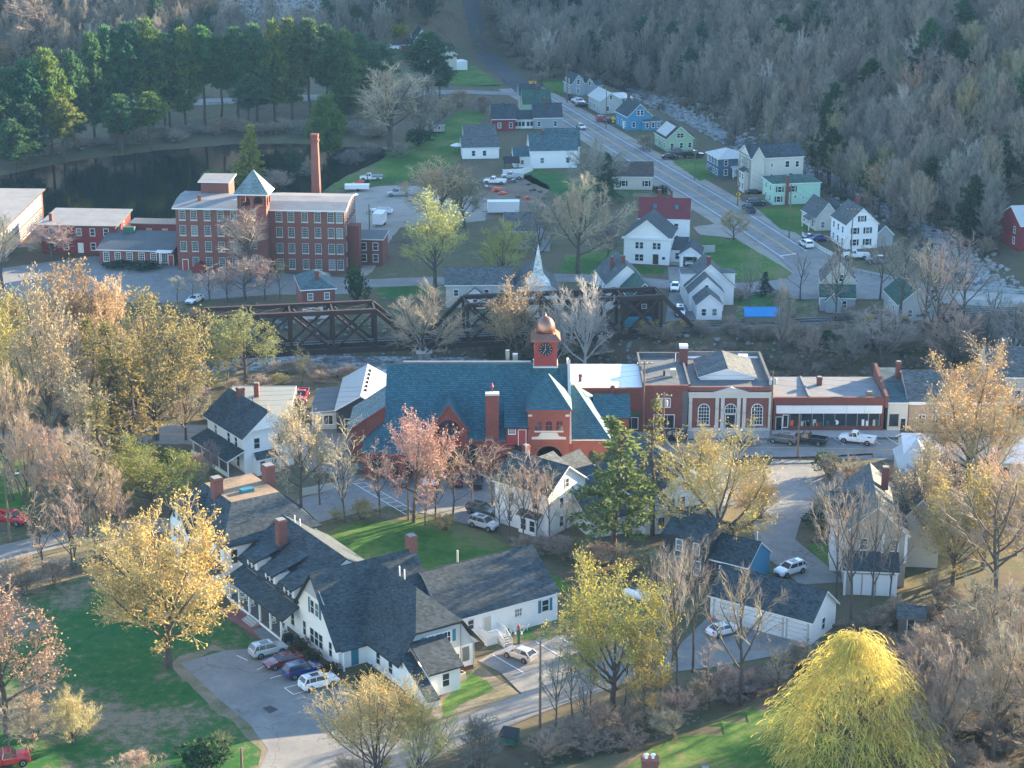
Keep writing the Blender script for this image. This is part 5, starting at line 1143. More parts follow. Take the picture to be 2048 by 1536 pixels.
# ------------------------------------------------------------------ vehicles
def loft(st, closed=True):
    """st: list of (x, zlow, zbelt, halfwidth, tuck)"""
    mb = MB(); n = 10
    for (x, zl, zb, w, tk) in st:
        ring = [(-w*.9, zl), (w*.9, zl), (w, zl+.18), (w, lerp(zl, zb, .62)), (w*.985, zb-.09), (w*tk, zb), (0, zb+.03), (-w*tk, zb), (-w*.985, zb-.09), (-w, lerp(zl, zb, .62)), (-w, zl+.18)]
        n = len(ring)
        for y, z in ring: mb.v.append((x, y, z))
    for i in range(len(st)-1):
        for k in range(n):
            j = (k+1) % n; a = i*n; c = (i+1)*n
            mb.f.append((a+k, c+k, c+j, a+j)); mb.m.append(0)
    mb.f.append(tuple(range(n))); mb.m.append(0)
    e = (len(st)-1)*n; mb.f.append(tuple(e+k for k in range(n))[::-1]); mb.m.append(0)
    return mb
CARS = {
 'sedan': dict(L=4.75, st=[(2.36, .42, .66, .70, .85), (2.22, .26, .74, .84, .9), (1.6, .24, .88, .9, .92), (.85, .24, .95, .91, .95), (-1.3, .24, .98, .91, .95), (-2.0, .26, 1.0, .88, .92), (-2.3, .34, .95, .80, .88), (-2.38, .45, .85, .72, .86)],
     gh=(.93, -1.95, .96, .10, -1.15, 1.43, .80, .60), wh=(1.42, -1.38, .33)),
 'hatch': dict(L=4.4, st=[(2.18, .42, .68, .68, .85), (2.05, .26, .78, .83, .9), (1.5, .24, .92, .9, .92), (.9, .24, .99, .9, .95), (-1.3, .24, 1.02, .9, .95), (-1.95, .28, 1.03, .86, .92), (-2.16, .38, .96, .78, .9)],
     gh=(.98, -2.05, .99, .2, -1.45, 1.47, .80, .62), wh=(1.33, -1.3, .33)),
 'suv': dict(L=4.7, st=[(2.32, .48, .82, .74, .85), (2.2, .32, .92, .87, .9), (1.6, .30, 1.05, .93, .92), (.95, .30, 1.1, .93, .95), (-1.6, .30, 1.13, .93, .95), (-2.2, .34, 1.14, .9, .93), (-2.34, .42, 1.05, .84, .9)],
     gh=(1.05, -2.24, 1.09, .35, -1.85, 1.70, .84, .68), wh=(1.42, -1.42, .37)),
 'pickup': dict(L=5.8, st=[(2.85, .55, .95, .86, .88), (2.75, .40, 1.05, .95, .9), (2.0, .38, 1.14, .99, .92), (1.4, .38, 1.18, .99, .95), (-.15, .38, 1.18, .99, .96)],
     gh=(1.45, -.15, 1.16, .8, .02, 1.86, .88, .72), wh=(1.95, -1.75, .4)),
}
CM = {}
def car_parts(kind):
    if kind in CM: return CM[kind]
    c = CARS[kind]; P = []
    body = loft(c['st'])
    if kind == 'pickup':
        body.box(-2.9, -.99, .5, -.2, .99, .72); body.box(-2.9, -.99, .7, -.2, -.88, 1.2); body.box(-2.9, .88, .7, -.2, .99, 1.2); body.box(-2.92, -.99, .55, -2.82, .99, 1.18); body.box(-.3, -.9, .7, -.17, .9, 1.2)
    P.append(('body', body.mesh('body', m_paint, False), None))
    x0, x1, zb, t0, t1, zt, wb, wt = c['gh']
    g = MB(); i = 0
    V = [(x0, -wb, zb), (x0, wb, zb), (x1, wb, zb), (x1, -wb, zb), (t0, -wt, zt-.05), (t0, wt, zt-.05), (t1, wt, zt-.05), (t1, -wt, zt-.05)]
    g.v = V; g.f = [(0, 1, 5, 4), (1, 2, 6, 5), (2, 3, 7, 6), (3, 0, 4, 7), (4, 5, 6, 7)]; g.m = [0]*5
    P.append(('window_glass', g.mesh('window_glass', m_glass), None))
    r = MB(); r.frus(t1-.06, -wt-.03, t0+.06, wt+.03, zt-.06, zt+.01, .08, .08); P.append(('roof', r.mesh('roof', m_paint), None))
    for sy in (-1, 1):
        xm = (x0+x1)/2-.05; pl = [((x0, sy*wb, zb), (t0, sy*wt, zt-.03), .07, .06), ((x1, sy*wb, zb), (t1, sy*wt, zt-.03), .12, .09), ((xm, sy*(wb+.005), zb), (xm, sy*(wt+.01), zt-.03), .08, .05)]
        if kind == 'suv': pl.append(((lerp(x1, x0, .22), sy*(wb+.005), zb), (lerp(t1, t0, .16), sy*(wt+.01), zt-.03), .12, .05))
        for a_, b_, w_, h_ in pl:
            q = MB(); beam(q, a_, b_, w_, h_); P.append(('pillar', q.mesh('pillar', m_paint), None))
        P.append(('mirror', MB().box(x0-.35, sy*(wb+.08), zb, x0-.18, sy*(wb+.26), zb+.16).mesh('mirror', m_paint), None))
    f, re_ = c['st'][0], c['st'][-1]
    L2 = c['st'][1][0]; z1 = c['st'][1][2]
    for sy in (-1, 1):
        P.append(('headlight', MB().box(L2-.12, sy*.5, z1-.19, L2+.06, sy*.84, z1-.05).mesh('headlight', m_lamp), None))
        xr = -2.93 if kind == 'pickup' else c['st'][-2][0]
        P.append(('taillight', MB().box(xr-.03, sy*.68, .8 if kind != 'suv' else .9, xr+.15, sy*.9, 1.02 if kind != 'suv' else 1.2).mesh('taillight', m_tail), None))
    P.append(('grille', MB().box(f[0]-.1, -.45, .42, f[0]+.02, .45, .6).mesh('grille', m_black), None))
    if kind == 'suv':
        for sy in (-.62, .62): P.append(('roof_rack', MB().box(t1+.2, sy-.03, zt+.01, t0-.2, sy+.03, zt+.07).mesh('roof_rack', m_steel), None))
        P.append(('sunroof', MB().box(lerp(t1, t0, .35), -.4, zt+.005, lerp(t1, t0, .85), .4, zt+.02).mesh('sunroof', m_glass), None))
    xa, xb, rr_ = c['wh']; w2 = .93 if kind != 'pickup' else 1.0
    ty = MB(); ty.lathe([(rr_*.62, -.11), (rr_*.95, -.11), (rr_, -.07), (rr_, .07), (rr_*.95, .11), (rr_*.62, .11)], n=14); ri = MB(); ri.lathe([(rr_*.6, -.115), (rr_*.62, .1), (rr_*.55, .122), (rr_*.2, .10)], n=10)
    arch = MB(); arch.lathe([(rr_*1.16, -.1), (rr_*1.16, .105)], n=14)
    CM[kind] = (P, ty.mesh('tyre', m_tyre, True), ri.mesh('rim', m_rim), arch.mesh('wheel_arch', m_black), [(xa, w2), (xb, w2), (xa, -w2), (xb, -w2)], rr_)
    return CM[kind]
def car(kind, u, v, hd, col, label, name=None, cat=None, group=None, z=None, pos=None, sc=1.0):
    if pos is None:
        x, y = G(u, v) if v > 180 else T(u, v)[:2]
    else: x, y = pos
    nm = name or {'sedan': 'car', 'hatch': 'car', 'suv': 'car', 'pickup': 'pickup_truck'}[kind]
    t = thing(nm, label, cat or ('pickup truck' if kind == 'pickup' else 'car'), (x, y, H(x, y)+.085 if z is None else z), R(hd), group)
    P, ty, ri, ar, whs, rr_ = car_parts(kind)
    for n_, me, _ in P:
        o = ob(n_, me, t); o.color = (*col, 1)
    for (wx, wy) in whs:
        o = ob('wheel', ar, t, (wx, wy*.93, rr_)); o.rotation_euler = (R(-90) if wy > 0 else R(90), 0, 0)
        o2 = ob('tyre', ty, o, (0, 0, .03)); ob('rim', ri, o, (0, 0, .03))
    return t
SIL, WHT, BLK, RED, BLU, NVY, GRY, MAR, TEA, GLD = (.42,.44,.45), (.78,.78,.78), (.012,.012,.014), (.42,.02,.03), (.008,.03,.15), (.02,.035,.07), (.10,.11,.12), (.16,.02,.03), (.05,.10,.11), (.50,.44,.38)
car('suv', 537, 1309, 31, SIL, 'silver crossover parked nose in beside the inn porch', group=None)
car('sedan', 566, 1331, 211, MAR, 'dark red sedan between the silver and blue crossovers at the inn')
car('suv', 605, 1350, 31, BLU, 'dark blue crossover parked by the round shrubs at the inn')
t = car('suv', 638, 1374, 31, WHT, 'white crossover with rear spare wheel beside the hatched stall'); MB().tube((-2.33, .1, .9), (-2.55, .1, .9), .33, n=14).build('spare_wheel', m_white, t)
car('hatch', 1040, 1317, 141, GLD, 'champagne hatchback parked by the inn side steps')
car('sedan', 1448, 1268, 30, WHT, 'white sedan in front of the long white garage')
car('suv', 1580, 1148, 215, WHT, 'white crossover beside the blue barn gable')
car('sedan', 803, 968, 90, BLK, 'black car backed up to the town hall wall'); car('suv', 858, 968, 270, WHT, 'white crossover facing out of the town hall lot')
car('sedan', 913, 968, 268, MAR, 'maroon car half hidden by twigs in the town hall lot'); car('suv', 952, 972, 90, BLK, 'black crossover nearest the town hall fire stair')
car('suv', 963, 1028, -36, TEA, 'dark teal crossover beside the white house with saplings'); car('suv', 968, 1056, -36, SIL, 'silver crossover beside the dark teal one')
car('suv', 1566, 886, 157, GRY, 'grey crossover parked in front of the brick bank corner'); car('pickup', 1618, 887, 157, BLK, 'black pickup truck parked before the display shop'); car('pickup', 1714, 886, 160, WHT, 'white pickup truck parked before the display shop')
car('sedan', 1478, 888, 157, NVY, 'navy car behind the golden tree at the bank'); car('suv', 1345, 880, 160, BLK, 'black crossover parked behind the sparse conifer')
car('pickup', 604, 800, 268, RED, 'red truck parked behind the bargeboard house')
car('sedan', 390, 605, 245, WHT, 'white sedan alone at the edge of the mill lot')
car('pickup', 797, 392, 188, SIL, 'silver pickup truck on the gravel behind the mill')
t = car('pickup', 742, 361, 182, WHT, 'white flatbed work truck beside the red tractor'); MB().box(-3.0, -1.1, .95, -.3, 1.1, 1.35).build('flatbed', m_steel, t)
car('pickup', 20, 1045, -25, RED, 'red pickup truck on the lane left of the inn')
car('pickup', 8, 1532, 20, RED, 'red truck at the near fence below the front lawn')
car('sedan', 1162, 258, -74, SIL, 'silver sedan driving on the valley road')
car('pickup', 1157, 208, -62, WHT, 'white pickup truck parked before the twin gabled house'); car('suv', 1147, 200, -62, BLK, 'black crossover behind the white pickup at the twin gabled house'); car('sedan', 1165, 214, 10, BLK, 'black sedan in front of the white pickup at the twin gabled house')
car('suv', 1207, 243, 10, RED, 'red car beside the blue house'); car('sedan', 1222, 246, 10, BLK, 'black car beside the blue house sign')
car('sedan', 1340, 318, 8, BLK, 'black sedan before the pale green house'); car('suv', 1357, 309, 8, GRY, 'dark grey crossover behind the black sedan'); car('pickup', 1386, 315, 8, BLK, 'black pickup truck beside the pale green house')
car('pickup', 1497, 424, 100, NVY, 'navy pickup truck at the road edge by the mint house'); car('suv', 1512, 411, 12, NVY, 'navy crossover beside the mint house'); car('sedan', 1510, 390, 12, BLK, 'black car under the tall cream house')
car('suv', 1612, 494, 105, WHT, 'white crossover parked along the picket fence'); car('pickup', 1712, 517, 172, WHT, 'white pickup truck at the shuttered house'); car('suv', 1753, 527, 172, GRY, 'grey crossover beside the white pickup at the shuttered house'); car('sedan', 1640, 482, 20, BLU, 'blue car in the yard of the white cottage'); car('sedan', 1625, 480, 20, NVY, 'dark blue car in the yard of the white cottage')
car('sedan', 1350, 580, 262, WHT, 'white sedan on the paved drive between the cape and the barn'); car('suv', 1360, 630, 268, WHT, 'white crossover nearest the rails on the paved drive')
car('suv', 1379, 529, 262, (.5, .52, .52), 'pale off-road vehicle inside the small gabled garage')
p = T(824, 108); car('pickup', 824, 108, 178, WHT, 'far white pickup truck beside the far green house', pos=(p.x-7, p.y-3))
car('pickup', 990, 368, 170, WHT, 'old white truck in the junk yard behind the white board fence'); car('pickup', 1025, 358, 175, SIL, 'pale truck against the white board fence')
p_ = G(60, 896); car('sedan', 60, 880, 178, GRY, 'grey car on the main street behind the left trees')
car('suv', 228, 868, 178, NVY, 'dark car on the main street behind the hemlock')
# tractor, trailers, tank, dumpster and other yard things
def mini(name, label, cat, u, v, ang, parts, z=None, group=None):
    x, y = G(u, v) if v > 180 else T(u, v)[:2]
    t = thing(name, label, cat, (x, y, (H(x, y)+.07) if z is None else z), R(ang), group)
    for n_, mb, m in parts: mb.build(n_, m, t)
    return t
def cyl(a, b, r, n=12): return MB().tube(a, b, r, n=n)
mini('tractor', 'small orange tractor with front loader on the mill gravel', 'tractor', 728, 372, 175, [('body', MB().box(-.2, -.4, .7, 1.4, .4, 1.3), m_orange), ('seat', MB().box(-.9, -.3, .9, -.4, .3, 1.5), m_black), ('loader_arm', MB().box(.2, -.7, .7, 2.4, -.55, .9).box(.2, .55, .7, 2.4, .7, .9), m_orange), ('bucket', MB().box(2.3, -.9, .15, 2.9, .9, .75), m_orange), ('roll_bar', MB().box(-1.0, -.5, 1.0, -.9, -.4, 2.3).box(-1.0, .4, 1.0, -.9, .5, 2.3).box(-1.02, -.5, 2.2, -.88, .5, 2.32), m_black)]+[('wheel', cyl((-.6, s*.55, .65), (-.6, s*.9, .65), .65), m_tyre) for s in (-1, 1)]+[('wheel', cyl((1.2, s*.5, .38), (1.2, s*.75, .38), .38), m_tyre) for s in (-1, 1)])
def trailer(label, u, v, ang, L, W_, Hh, m, name='box_trailer'):
    return mini(name, label, 'trailer', u, v, ang, [('body', MB().box(0, -W_/2, .6, L, W_/2, Hh), m), ('roof', MB().box(-.05, -W_/2-.04, Hh, L+.05, W_/2+.04, Hh+.1), m_white), ('hitch', MB().box(-1.3, -.08, .5, .05, .08, .6), m_black), ('rear_door', MB().box(L, -W_/2+.15, .75, L+.04, W_/2-.15, Hh-.15), m_steel)]+[('wheel', cyl((L*.55, s*(W_/2-.1), .35), (L*.55, s*(W_/2+.06), .35), .35), m_tyre) for s in (-1, 1)])
trailer('white box trailer beside the dark mill shed', 755, 455, 80, 4.6, 2.3, 3.0, m_white); trailer('long white camper trailer in the work yard', 975, 428, 3, 7.5, 2.5, 3.0, m_white, 'camper_trailer'); trailer('white covered trailer beside the tractor', 690, 382, 2, 6, 2.2, 1.5, m_white, 'flat_trailer')
mini('boat', 'covered pale boat on the gravel behind the mill shed', 'boat', 765, 428, 172, [('hull', loft([(2.9, .9, 1.1, .15, .8), (1.8, .55, 1.15, .8, .9), (0, .45, 1.1, 1.0, .95), (-2.4, .45, 1.05, .95, .95)]), m_white), ('cover', MB().frus(-2.2, -.9, 1.6, .9, 1.05, 1.6, .5, .6), m_ltgrey), ('trailer_frame', MB().box(-2.2, -.5, .3, 3.6, .5, .42), m_black)]+[('wheel', cyl((-.6, s*.85, .3), (-.6, s*1.05, .3), .3), m_tyre) for s in (-1, 1)])
tank = MB(); tank.lathe([(.05, -2.3), (.45, -2.2), (.58, -1.95), (.6, -1.7), (.6, 1.7), (.58, 1.95), (.45, 2.2), (.05, 2.3)], n=14)
x, y = G(1277, 1205); t = thing('propane_tank', 'white propane tank behind the yellow budding tree', 'tank', (x, y, 0), R(-32))
o = tank.build('tank', m_white, t, True); o.rotation_euler = (0, R(90), 0); o.location = (0, 0, 1.0); MB().box(-.25, -.2, 1.55, .25, .2, 1.85).build('valve_hood', m_white, t)
for s in (-1.4, 1.4): MB().box(s-.15, -.5, -.1, s+.15, .5, .55).build('saddle', m_conc, t)
x, y = G(1018, 1486); t = thing('dumpster', 'dark green dumpster with sloping lid beside the drive', 'dumpster', (x, y, .05), R(-20))
MB().extr([(-.95, -.75, .12), (-.95, .75, .12), (-.95, .85, 1.45), (-.95, -.85, 1.05)], (1.9, 0, 0)).build('bin', m_green, t); MB().slab([(-1.0, -.92, 1.1), (1.0, -.92, 1.1), (1.0, .9, 1.53), (-1.0, .9, 1.53)], .06).build('lid', m_black, t)
for sx in (-1.05, 1.05): MB().box(sx-.08, -.4, .7, sx+.08, .4, .85).build('fork_pocket', m_green, t)
I0 = G(599, 1278); ca, sa = math.cos(R(33)), math.sin(R(33))
def IN(x, y): return (I0[0]+x*ca-y*sa, I0[1]+x*sa+y*ca)
for i, (x, y, lb) in enumerate(((11.0, -20.6, 'beige air conditioner beside the inn meter panel'), (9.9, -21.0, 'beige air conditioner against the inn lean-to'))):
    t = thing('air_conditioner', lb, 'air conditioner', (*IN(x, y), .03), R(33)); MB().frus(-.45, -.45, .45, .45, 0, .95, .03, .03).build('cabinet', m_beige, t); MB().lathe([(.34, .95), (.34, .99), (.1, 1.0)], n=12).build('fan_grille', m_black, t)
t = thing('barbecue_grill', 'black covered barbecue grill on the inn patio', 'grill', (*IN(-1.9, -.6), .08), R(33)); MB().frus(-.7, -.4, .7, .4, .5, 1.25, .1, .12).build('hood', m_black, t); MB().box(-.55, -.3, 0, -.45, .3, .5).box(.45, -.3, 0, .55, .3, .5).build('stand', m_black, t); MB().lathe([(.2, .05), (.22, .2), (.2, .4), (.08, .5)], 0, 0, 10).build('gas_bottle', m_ltgrey, t)
def rocker(x, y, rz, lb):
    t = thing('rocking_chair', lb, 'chair', (*IN(x, y), .57), R(33+rz), 'white rocking chairs on the inn porch')
    MB().box(-.3, -.3, .42, .3, .3, .48).build('seat', m_white, t); q = MB()
    for k in range(5): q.box(-.26+.12*k, .26, .48, -.2+.12*k, .31, 1.15)
    q.box(-.3, .25, 1.1, .3, .32, 1.2); q.build('backrest', m_white, t)
    for s in (-.3, .3):
        MB().box(s-.03, -.45, 0, s+.03, .5, .06).build('rocker', m_white, t); MB().box(s-.03, -.28, .06, s+.03, -.22, .68).box(s-.03, .24, .06, s+.03, .3, .68).build('leg', m_white, t); MB().box(s-.05, -.35, .66, s+.05, .3, .71).build('armrest', m_white, t)
for (x, y) in ((-1.2, 11.2), (-1.2, 13.3), (-1.2, 1.8), (-1.2, 5.0)): rocker(x, y, -90, 'white slatted rocking chair on the inn porch')
t = thing('garden_letters', 'large white letters standing in the bed under the inn wing wall', 'letters', (*IN(23.0, -13.6), .05), R(33))
for i, c in enumerate('JOY'):
    cu = bpy.data.curves.new('letter', 'FONT'); cu.body = c; cu.size = 1.1; cu.extrude = .05
    o = bpy.data.objects.new('letter', cu); COL.objects.link(o)
    dg = bpy.context.evaluated_depsgraph_get(); me = bpy.data.meshes.new_from_object(o.evaluated_get(dg)); bpy.data.objects.remove(o); me.materials.clear(); me.materials.append(m_white)
    o = ob('letter', me, t, (i*.85, 0, .1)); o.rotation_euler = (R(90), 0, 0)
t = thing('flower_pot', 'grey flower pot beside the garden letters', 'pot', (*IN(22.2, -13.7), .03)); MB().lathe([(.25, 0), (.4, .6), (.34, .6)], n=10).build('pot', m_ltgrey, t); MB().lathe([(.3, .55), (.35, .8), (.1, 1.1)], n=7).build('plant', m_green, t)
t = thing('garden_post', 'dark green carved lamp post by the inn side steps', 'lamp post', (*IN(22.2, -16.0), 0)); MB().box(-.14, -.14, 0, .14, .14, 2.0).build('post', m_green, t); MB().lathe([(.14, 2.0), (.2, 2.15), (.16, 2.5), (.02, 2.6)], n=8).build('lantern', m_redp, t)
for s in (-.35, .35): MB().lathe([(.05, 1.2), (.13, 1.35), (.08, 1.6)], s, 0, 8).build('globe', m_white, t)
mini('traffic_cone', 'orange traffic cone at the left end of the long white garage', 'cone', 1421, 1240, 0, [('cone', MB().lathe([(.2, .04), (.04, .75)], n=8), m_orange), ('base', MB().box(-.25, -.25, 0, .25, .25, .05), m_orange)])
mini('water_tub', 'small blue tub behind the charcoal house', 'tub', 1402, 1150, 0, [('tub', MB().lathe([(.8, 0), (.85, .7), (.75, .7), (.7, .5)], n=14), m_blue), ('rim', MB().lathe([(.9, .68), (.9, .75)], n=14), m_blue)])
mini('wheelie_bin', 'green wheelie bin beside the small gabled garage', 'bin', 1404, 536, 0, [('bin', MB().frus(-.3, -.3, .3, .3, 0, 1.1, -.06, -.06), m_green), ('lid', MB().box(-.4, -.4, 1.1, .4, .4, 1.2), m_green)])
mini('wheelie_bin', 'dark bin by the picket fence end', 'bin', 1668, 521, 0, [('bin', MB().frus(-.3, -.3, .3, .3, 0, 1.1, -.06, -.06), m_black), ('lid', MB().box(-.4, -.4, 1.1, .4, .4, 1.2), m_black)])
mini('fallen_log', 'pale felled log lying under the tall bare trunks', 'log', 1705, 1250, 15, [('log', MB().tube((-3.4, 0, .2), (3.4, 0, .2), .22, .16, 8), m_wood), ('cut_end', MB().tube((-3.45, 0, .2), (-3.38, 0, .2), .2, n=8), m_beige)])
mini('parasol', 'white patio parasol on the pond lawn', 'parasol', 914, 305, 0, [('pole', cyl((0, 0, 0), (0, 0, 2.3), .05), m_steel), ('canopy', MB().lathe([(1.9, 1.9), (.9, 2.35), (.05, 2.6)], n=10), m_white)])
mini('canoe_rack', 'blue tarp covered pile beside the truss bridge end', 'tarp pile', 1262, 650, 5, [('tarp', MB().frus(-1.2, -1, 4.4, 1, 0, 1.5, .6, .7), m_teal), ('rope', MB().box(1.4, -1.02, 0, 1.5, 1.02, .05), m_wood)])
for i in range(14):
    u, v = random.uniform(955, 1085), random.uniform(358, 400); k = random.uniform(.4, 1.1); mt = random.choice([m_rust, m_wood, m_orange, m_steel, m_dark])
    mini('junk_pile', 'heap of scrap lumber and metal in the work yard', 'scrap', u, v, random.uniform(0, 180), [('timber', MB().box(-k*1.6, -k*.3, 0, k*1.6, k*.3, k*.4).box(-k*.3, -k*1.3, .05, k*.5, k*1.2, k*.7), mt), ('sheet', MB().slab([(-k, -k, .2), (k, -k*.8, .3), (k, k, k*.8), (-k, k, k*.7)], .05), m_wood)], group='scrap heaps in the work yard')
# ------------------------------------------------------------------ fences, guard rails, signs
def fence(name, label, P, mk, step=None):
    """P ground points; mk(thing, a, b) builds each run"""
    t = thing(name, label, 'fence', (*P[0], H(*P[0]))); o0 = P[0]
    for a, b in zip(P, P[1:]): mk(t, Vector((a[0]-o0[0], a[1]-o0[1], 0)), Vector((b[0]-o0[0], b[1]-o0[1], 0)))
    return t
PK = MB().box(-.045, -.015, .05, .045, .015, 1.0).poly([(-.045, -.015, 1.0), (.045, -.015, 1.0), (0, -.015, 1.1)]).mesh('picket', m_white)
def picket(t, a, b):
    L = (b-a).length; n = int(L/.28); ang = math.atan2(b.y-a.y, b.x-a.x)
    for i in range(n+1):
        p = a.lerp(b, i/n); ob('picket', PK, t, p, ang)
    for z in (.3, .8):
        mb = MB(); beam(mb, a+Vector((0, 0, z)), b+Vector((0, 0, z)), .05, .09); mb.build('rail', m_white, t)
fence('picket_fence', 'white picket fence before the shuttered house', xy([(1604, 472), (1640, 500), (1668, 515), (1700, 519)]), picket)
def board(t, a, b, m=None, h=1.7):
    L = (b-a).length; n = max(1, int(L/2.2))
    for i in range(n):
        p, q = a.lerp(b, i/n), a.lerp(b, (i+.985)/n); mb = MB(); beam(mb, p+Vector((0, 0, h/2)), q+Vector((0, 0, h/2)), .05, h); mb.build('panel', m or m_white, t)
        mb = MB(); mb.box(p.x-.07, p.y-.07, 0, p.x+.07, p.y+.07, h+.12); mb.build('post', m or m_white, t)
fence('board_fence', 'tall white board fence behind the teal roofed house', xy([(1006, 352), (1044, 350), (1066, 341)]), board)
fence('board_fence', 'grey board fence beside the small gabled garage', xy([(1404, 506), (1430, 505)]), lambda t, a, b: board(t, a, b, m_ltgrey))
fence('board_fence', 'weathered board fence beside the mint house', xy([(1484, 403), (1530, 402)]), lambda t, a, b: board(t, a, b, m_wood))
fence('board_fence', 'low weathered fence behind the inn west house', xy([(605, 992), (665, 980)]), lambda t, a, b: board(t, a, b, m_ltgrey, 1.2))
def guard(t, a, b, m=m_rust, z0=.45):
    L = (b-a).length; n = max(1, int(L/2.2))
    me = MB().box(-.08, -.08, 0, .08, .08, .8).mesh('post', m_wood)
    for i in range(n+1): ob('post', me, t, a.lerp(b, i/n))
    mb = MB(); beam(mb, a+Vector((0, 0, .6)), b+Vector((0, 0, .6)), .08, .3); mb.build('rail', m, t)
fence('guard_rail', 'rust red guard rail between the main street and the sunken drive', xy([(1485, 920), (1560, 923), (1640, 921), (1745, 915)]), guard)
fence('guard_rail', 'galvanised guard rail beside the pond road', [tuple(T(u, v)[:2]) for u, v in [(420, 209), (520, 206), (620, 203), (700, 201)]], lambda t, a, b: guard(t, a, b, m_steel))
fence('guard_rail', 'galvanised guard rail leading onto the highway bridge', xy([(1705, 545), (1760, 557), (1860, 577)]), lambda t, a, b: guard(t, a, b, m_steel))
fence('guard_rail', 'weathered rail fence at the river end of the back yard', xy([(590, 770), (630, 768), (690, 772)]), lambda t, a, b: guard(t, a, b, m_wood))
def sign(label, u, v, shape, h=2.2, txt=None):
    x, y = G(u, v); t = thing('road_sign', label, 'sign', (x, y, H(x, y)), R(12), None); cyl((0, 0, 0), (0, 0, h+.6), .04, 6).build('post', m_steel, t)
    if shape == 'd': MB().extr([(0, -.06, h-.65), (.65, -.06, h), (0, -.06, h+.65), (-.65, -.06, h)], (0, .03, 0)).build('plate', m_yellow, t); MB().box(-.12, -.08, h-.25, .12, -.055, h+.25).build('symbol', m_black, t); MB().box(-.4, -.06, h-1.2, .4, -.03, h-.75).build('plaque', m_yellow, t)
    else: MB().box(-1.2, -.06, h-.45, 1.2, -.03, h+.35).build('plate', m_yellow, t); MB().extr([(-.6, -.08, h-.05), (.0, -.08, h-.05), (.0, -.08, h-.2), (.5, -.08, h), (.0, -.08, h+.2), (.0, -.08, h+.05), (-.6, -.08, h+.05)], (0, .03, 0)).build('symbol', m_black, t)
sign('yellow diamond warning sign beside the blue house', 1226, 254, 'd', 2.6); sign('yellow arrow board at the side road junction', 1065, 176, 'r', 1.9); sign('yellow diamond sign on the pole by the mint house', 1476, 409, 'd', 2.6)
# ------------------------------------------------------------------ utility poles and wires
PTOP = {}
def pole(key, label, u, v, vt, arm=True, trans=0, lamp=False, ang=None, ground=None):
    p = T(u, v) if ground is None else Vector((*ground, H(*ground)))
    lo, hi = 3, 30
    for _ in range(30):
        m = (lo+hi)/2
        if PX(p.x, p.y, p.z+m)[1] > vt: lo = m
        else: hi = m
    h = lo; t = thing('utility_pole', label, 'utility pole', p, R(15 if ang is None else ang))
    MB().tube((0, 0, -.3), (0, 0, h), .17, .11, 8).build('shaft', m_pole, t)
    if arm:
        MB().box(-1.25, -.06, h-.55, 1.25, .06, h-.4).build('crossarm', m_pole, t)
        for x in (-1.15, -.4, .4, 1.15): MB().lathe([(.05, h-.4), (.06, h-.28), (.03, h-.2)], x, 0, 6).build('insulator', m_white, t)
    for k in range(trans):
        MB().lathe([(.22, h-2.2), (.24, h-2.1), (.24, h-1.3), (.1, h-1.15)], (-.42, .42, 0)[k], -.15 if k < 2 else .4, 10).build('transformer', m_ltgrey, t)
    if lamp:
        mb = MB(); beam(mb, (0, 0, h-1.0), (1.6, 0, h-.5), .07, .07); mb.build('lamp_arm', m_steel, t); MB().box(1.4, -.12, h-.55, 2.0, .12, h-.42).build('lamp_head', m_white, t)
    PTOP[key] = (p, h); return t
pole('a', 'plain light wood pole before the display shop with the guard rail', 1595, 917, 828, arm=False)
pole('b', 'pole with crossarm and two transformers before the dark roofed shop', 1326, 893, 785, trans=2, ang=-15)
pole('c', 'tall pole with crossarm at the white membrane roof', 1286, 872, 722, ang=5); pole('d', 'pole with paired transformers at the bank corner', 1541, 872, 742, arm=False, trans=2)
pole('r1', 'roadside pole with yellow sign by the mint house', 1475, 412, 322, arm=False); pole('r2', 'roadside pole with crossarm before the mint house lawn', 1578, 476, 368, ang=0); pole('r3', 'roadside pole at the white pickup and picket fence', 1700, 538, 415, ang=0)
pole('r0', 'roadside pole beside the slate blue house lawn', 1389, 360, 272, arm=False); pole('r4', 'roadside pole beside the pale green house', 1299, 304, 217); pole('r5', 'roadside pole before the blue house', 1212, 256, 172, arm=False); pole('r6', 'roadside pole with crossarm at the twin gabled house', 1134, 206, 128); pole('r7', 'pole with crossarm at the arrow board junction', 1068, 176, 96)
pole('m', 'dark pole with blue transformers beside the mill end wall', 740, 502, 408, arm=False, trans=3); pole('l', 'pole with street lamp on the lane left of the inn', 20, 1082, 942, arm=False, lamp=True); pole('f', 'slim bare pole between the side bay and the brook', 1080, 1455, 1283, arm=False)
pole('p1', 'pole above the pines near the quarry slope', 147, 108, 38, arm=False); pole('p2', 'street lamp pole above the pines', 358, 78, 34, arm=False, lamp=True)
pole('x', 'short pole at the near edge of the front lawn', 484, 1545, 1505, arm=False)
pole('w', 'slim dark pole rising among the saplings behind the back lawn', 817, 1040, 955, arm=False)
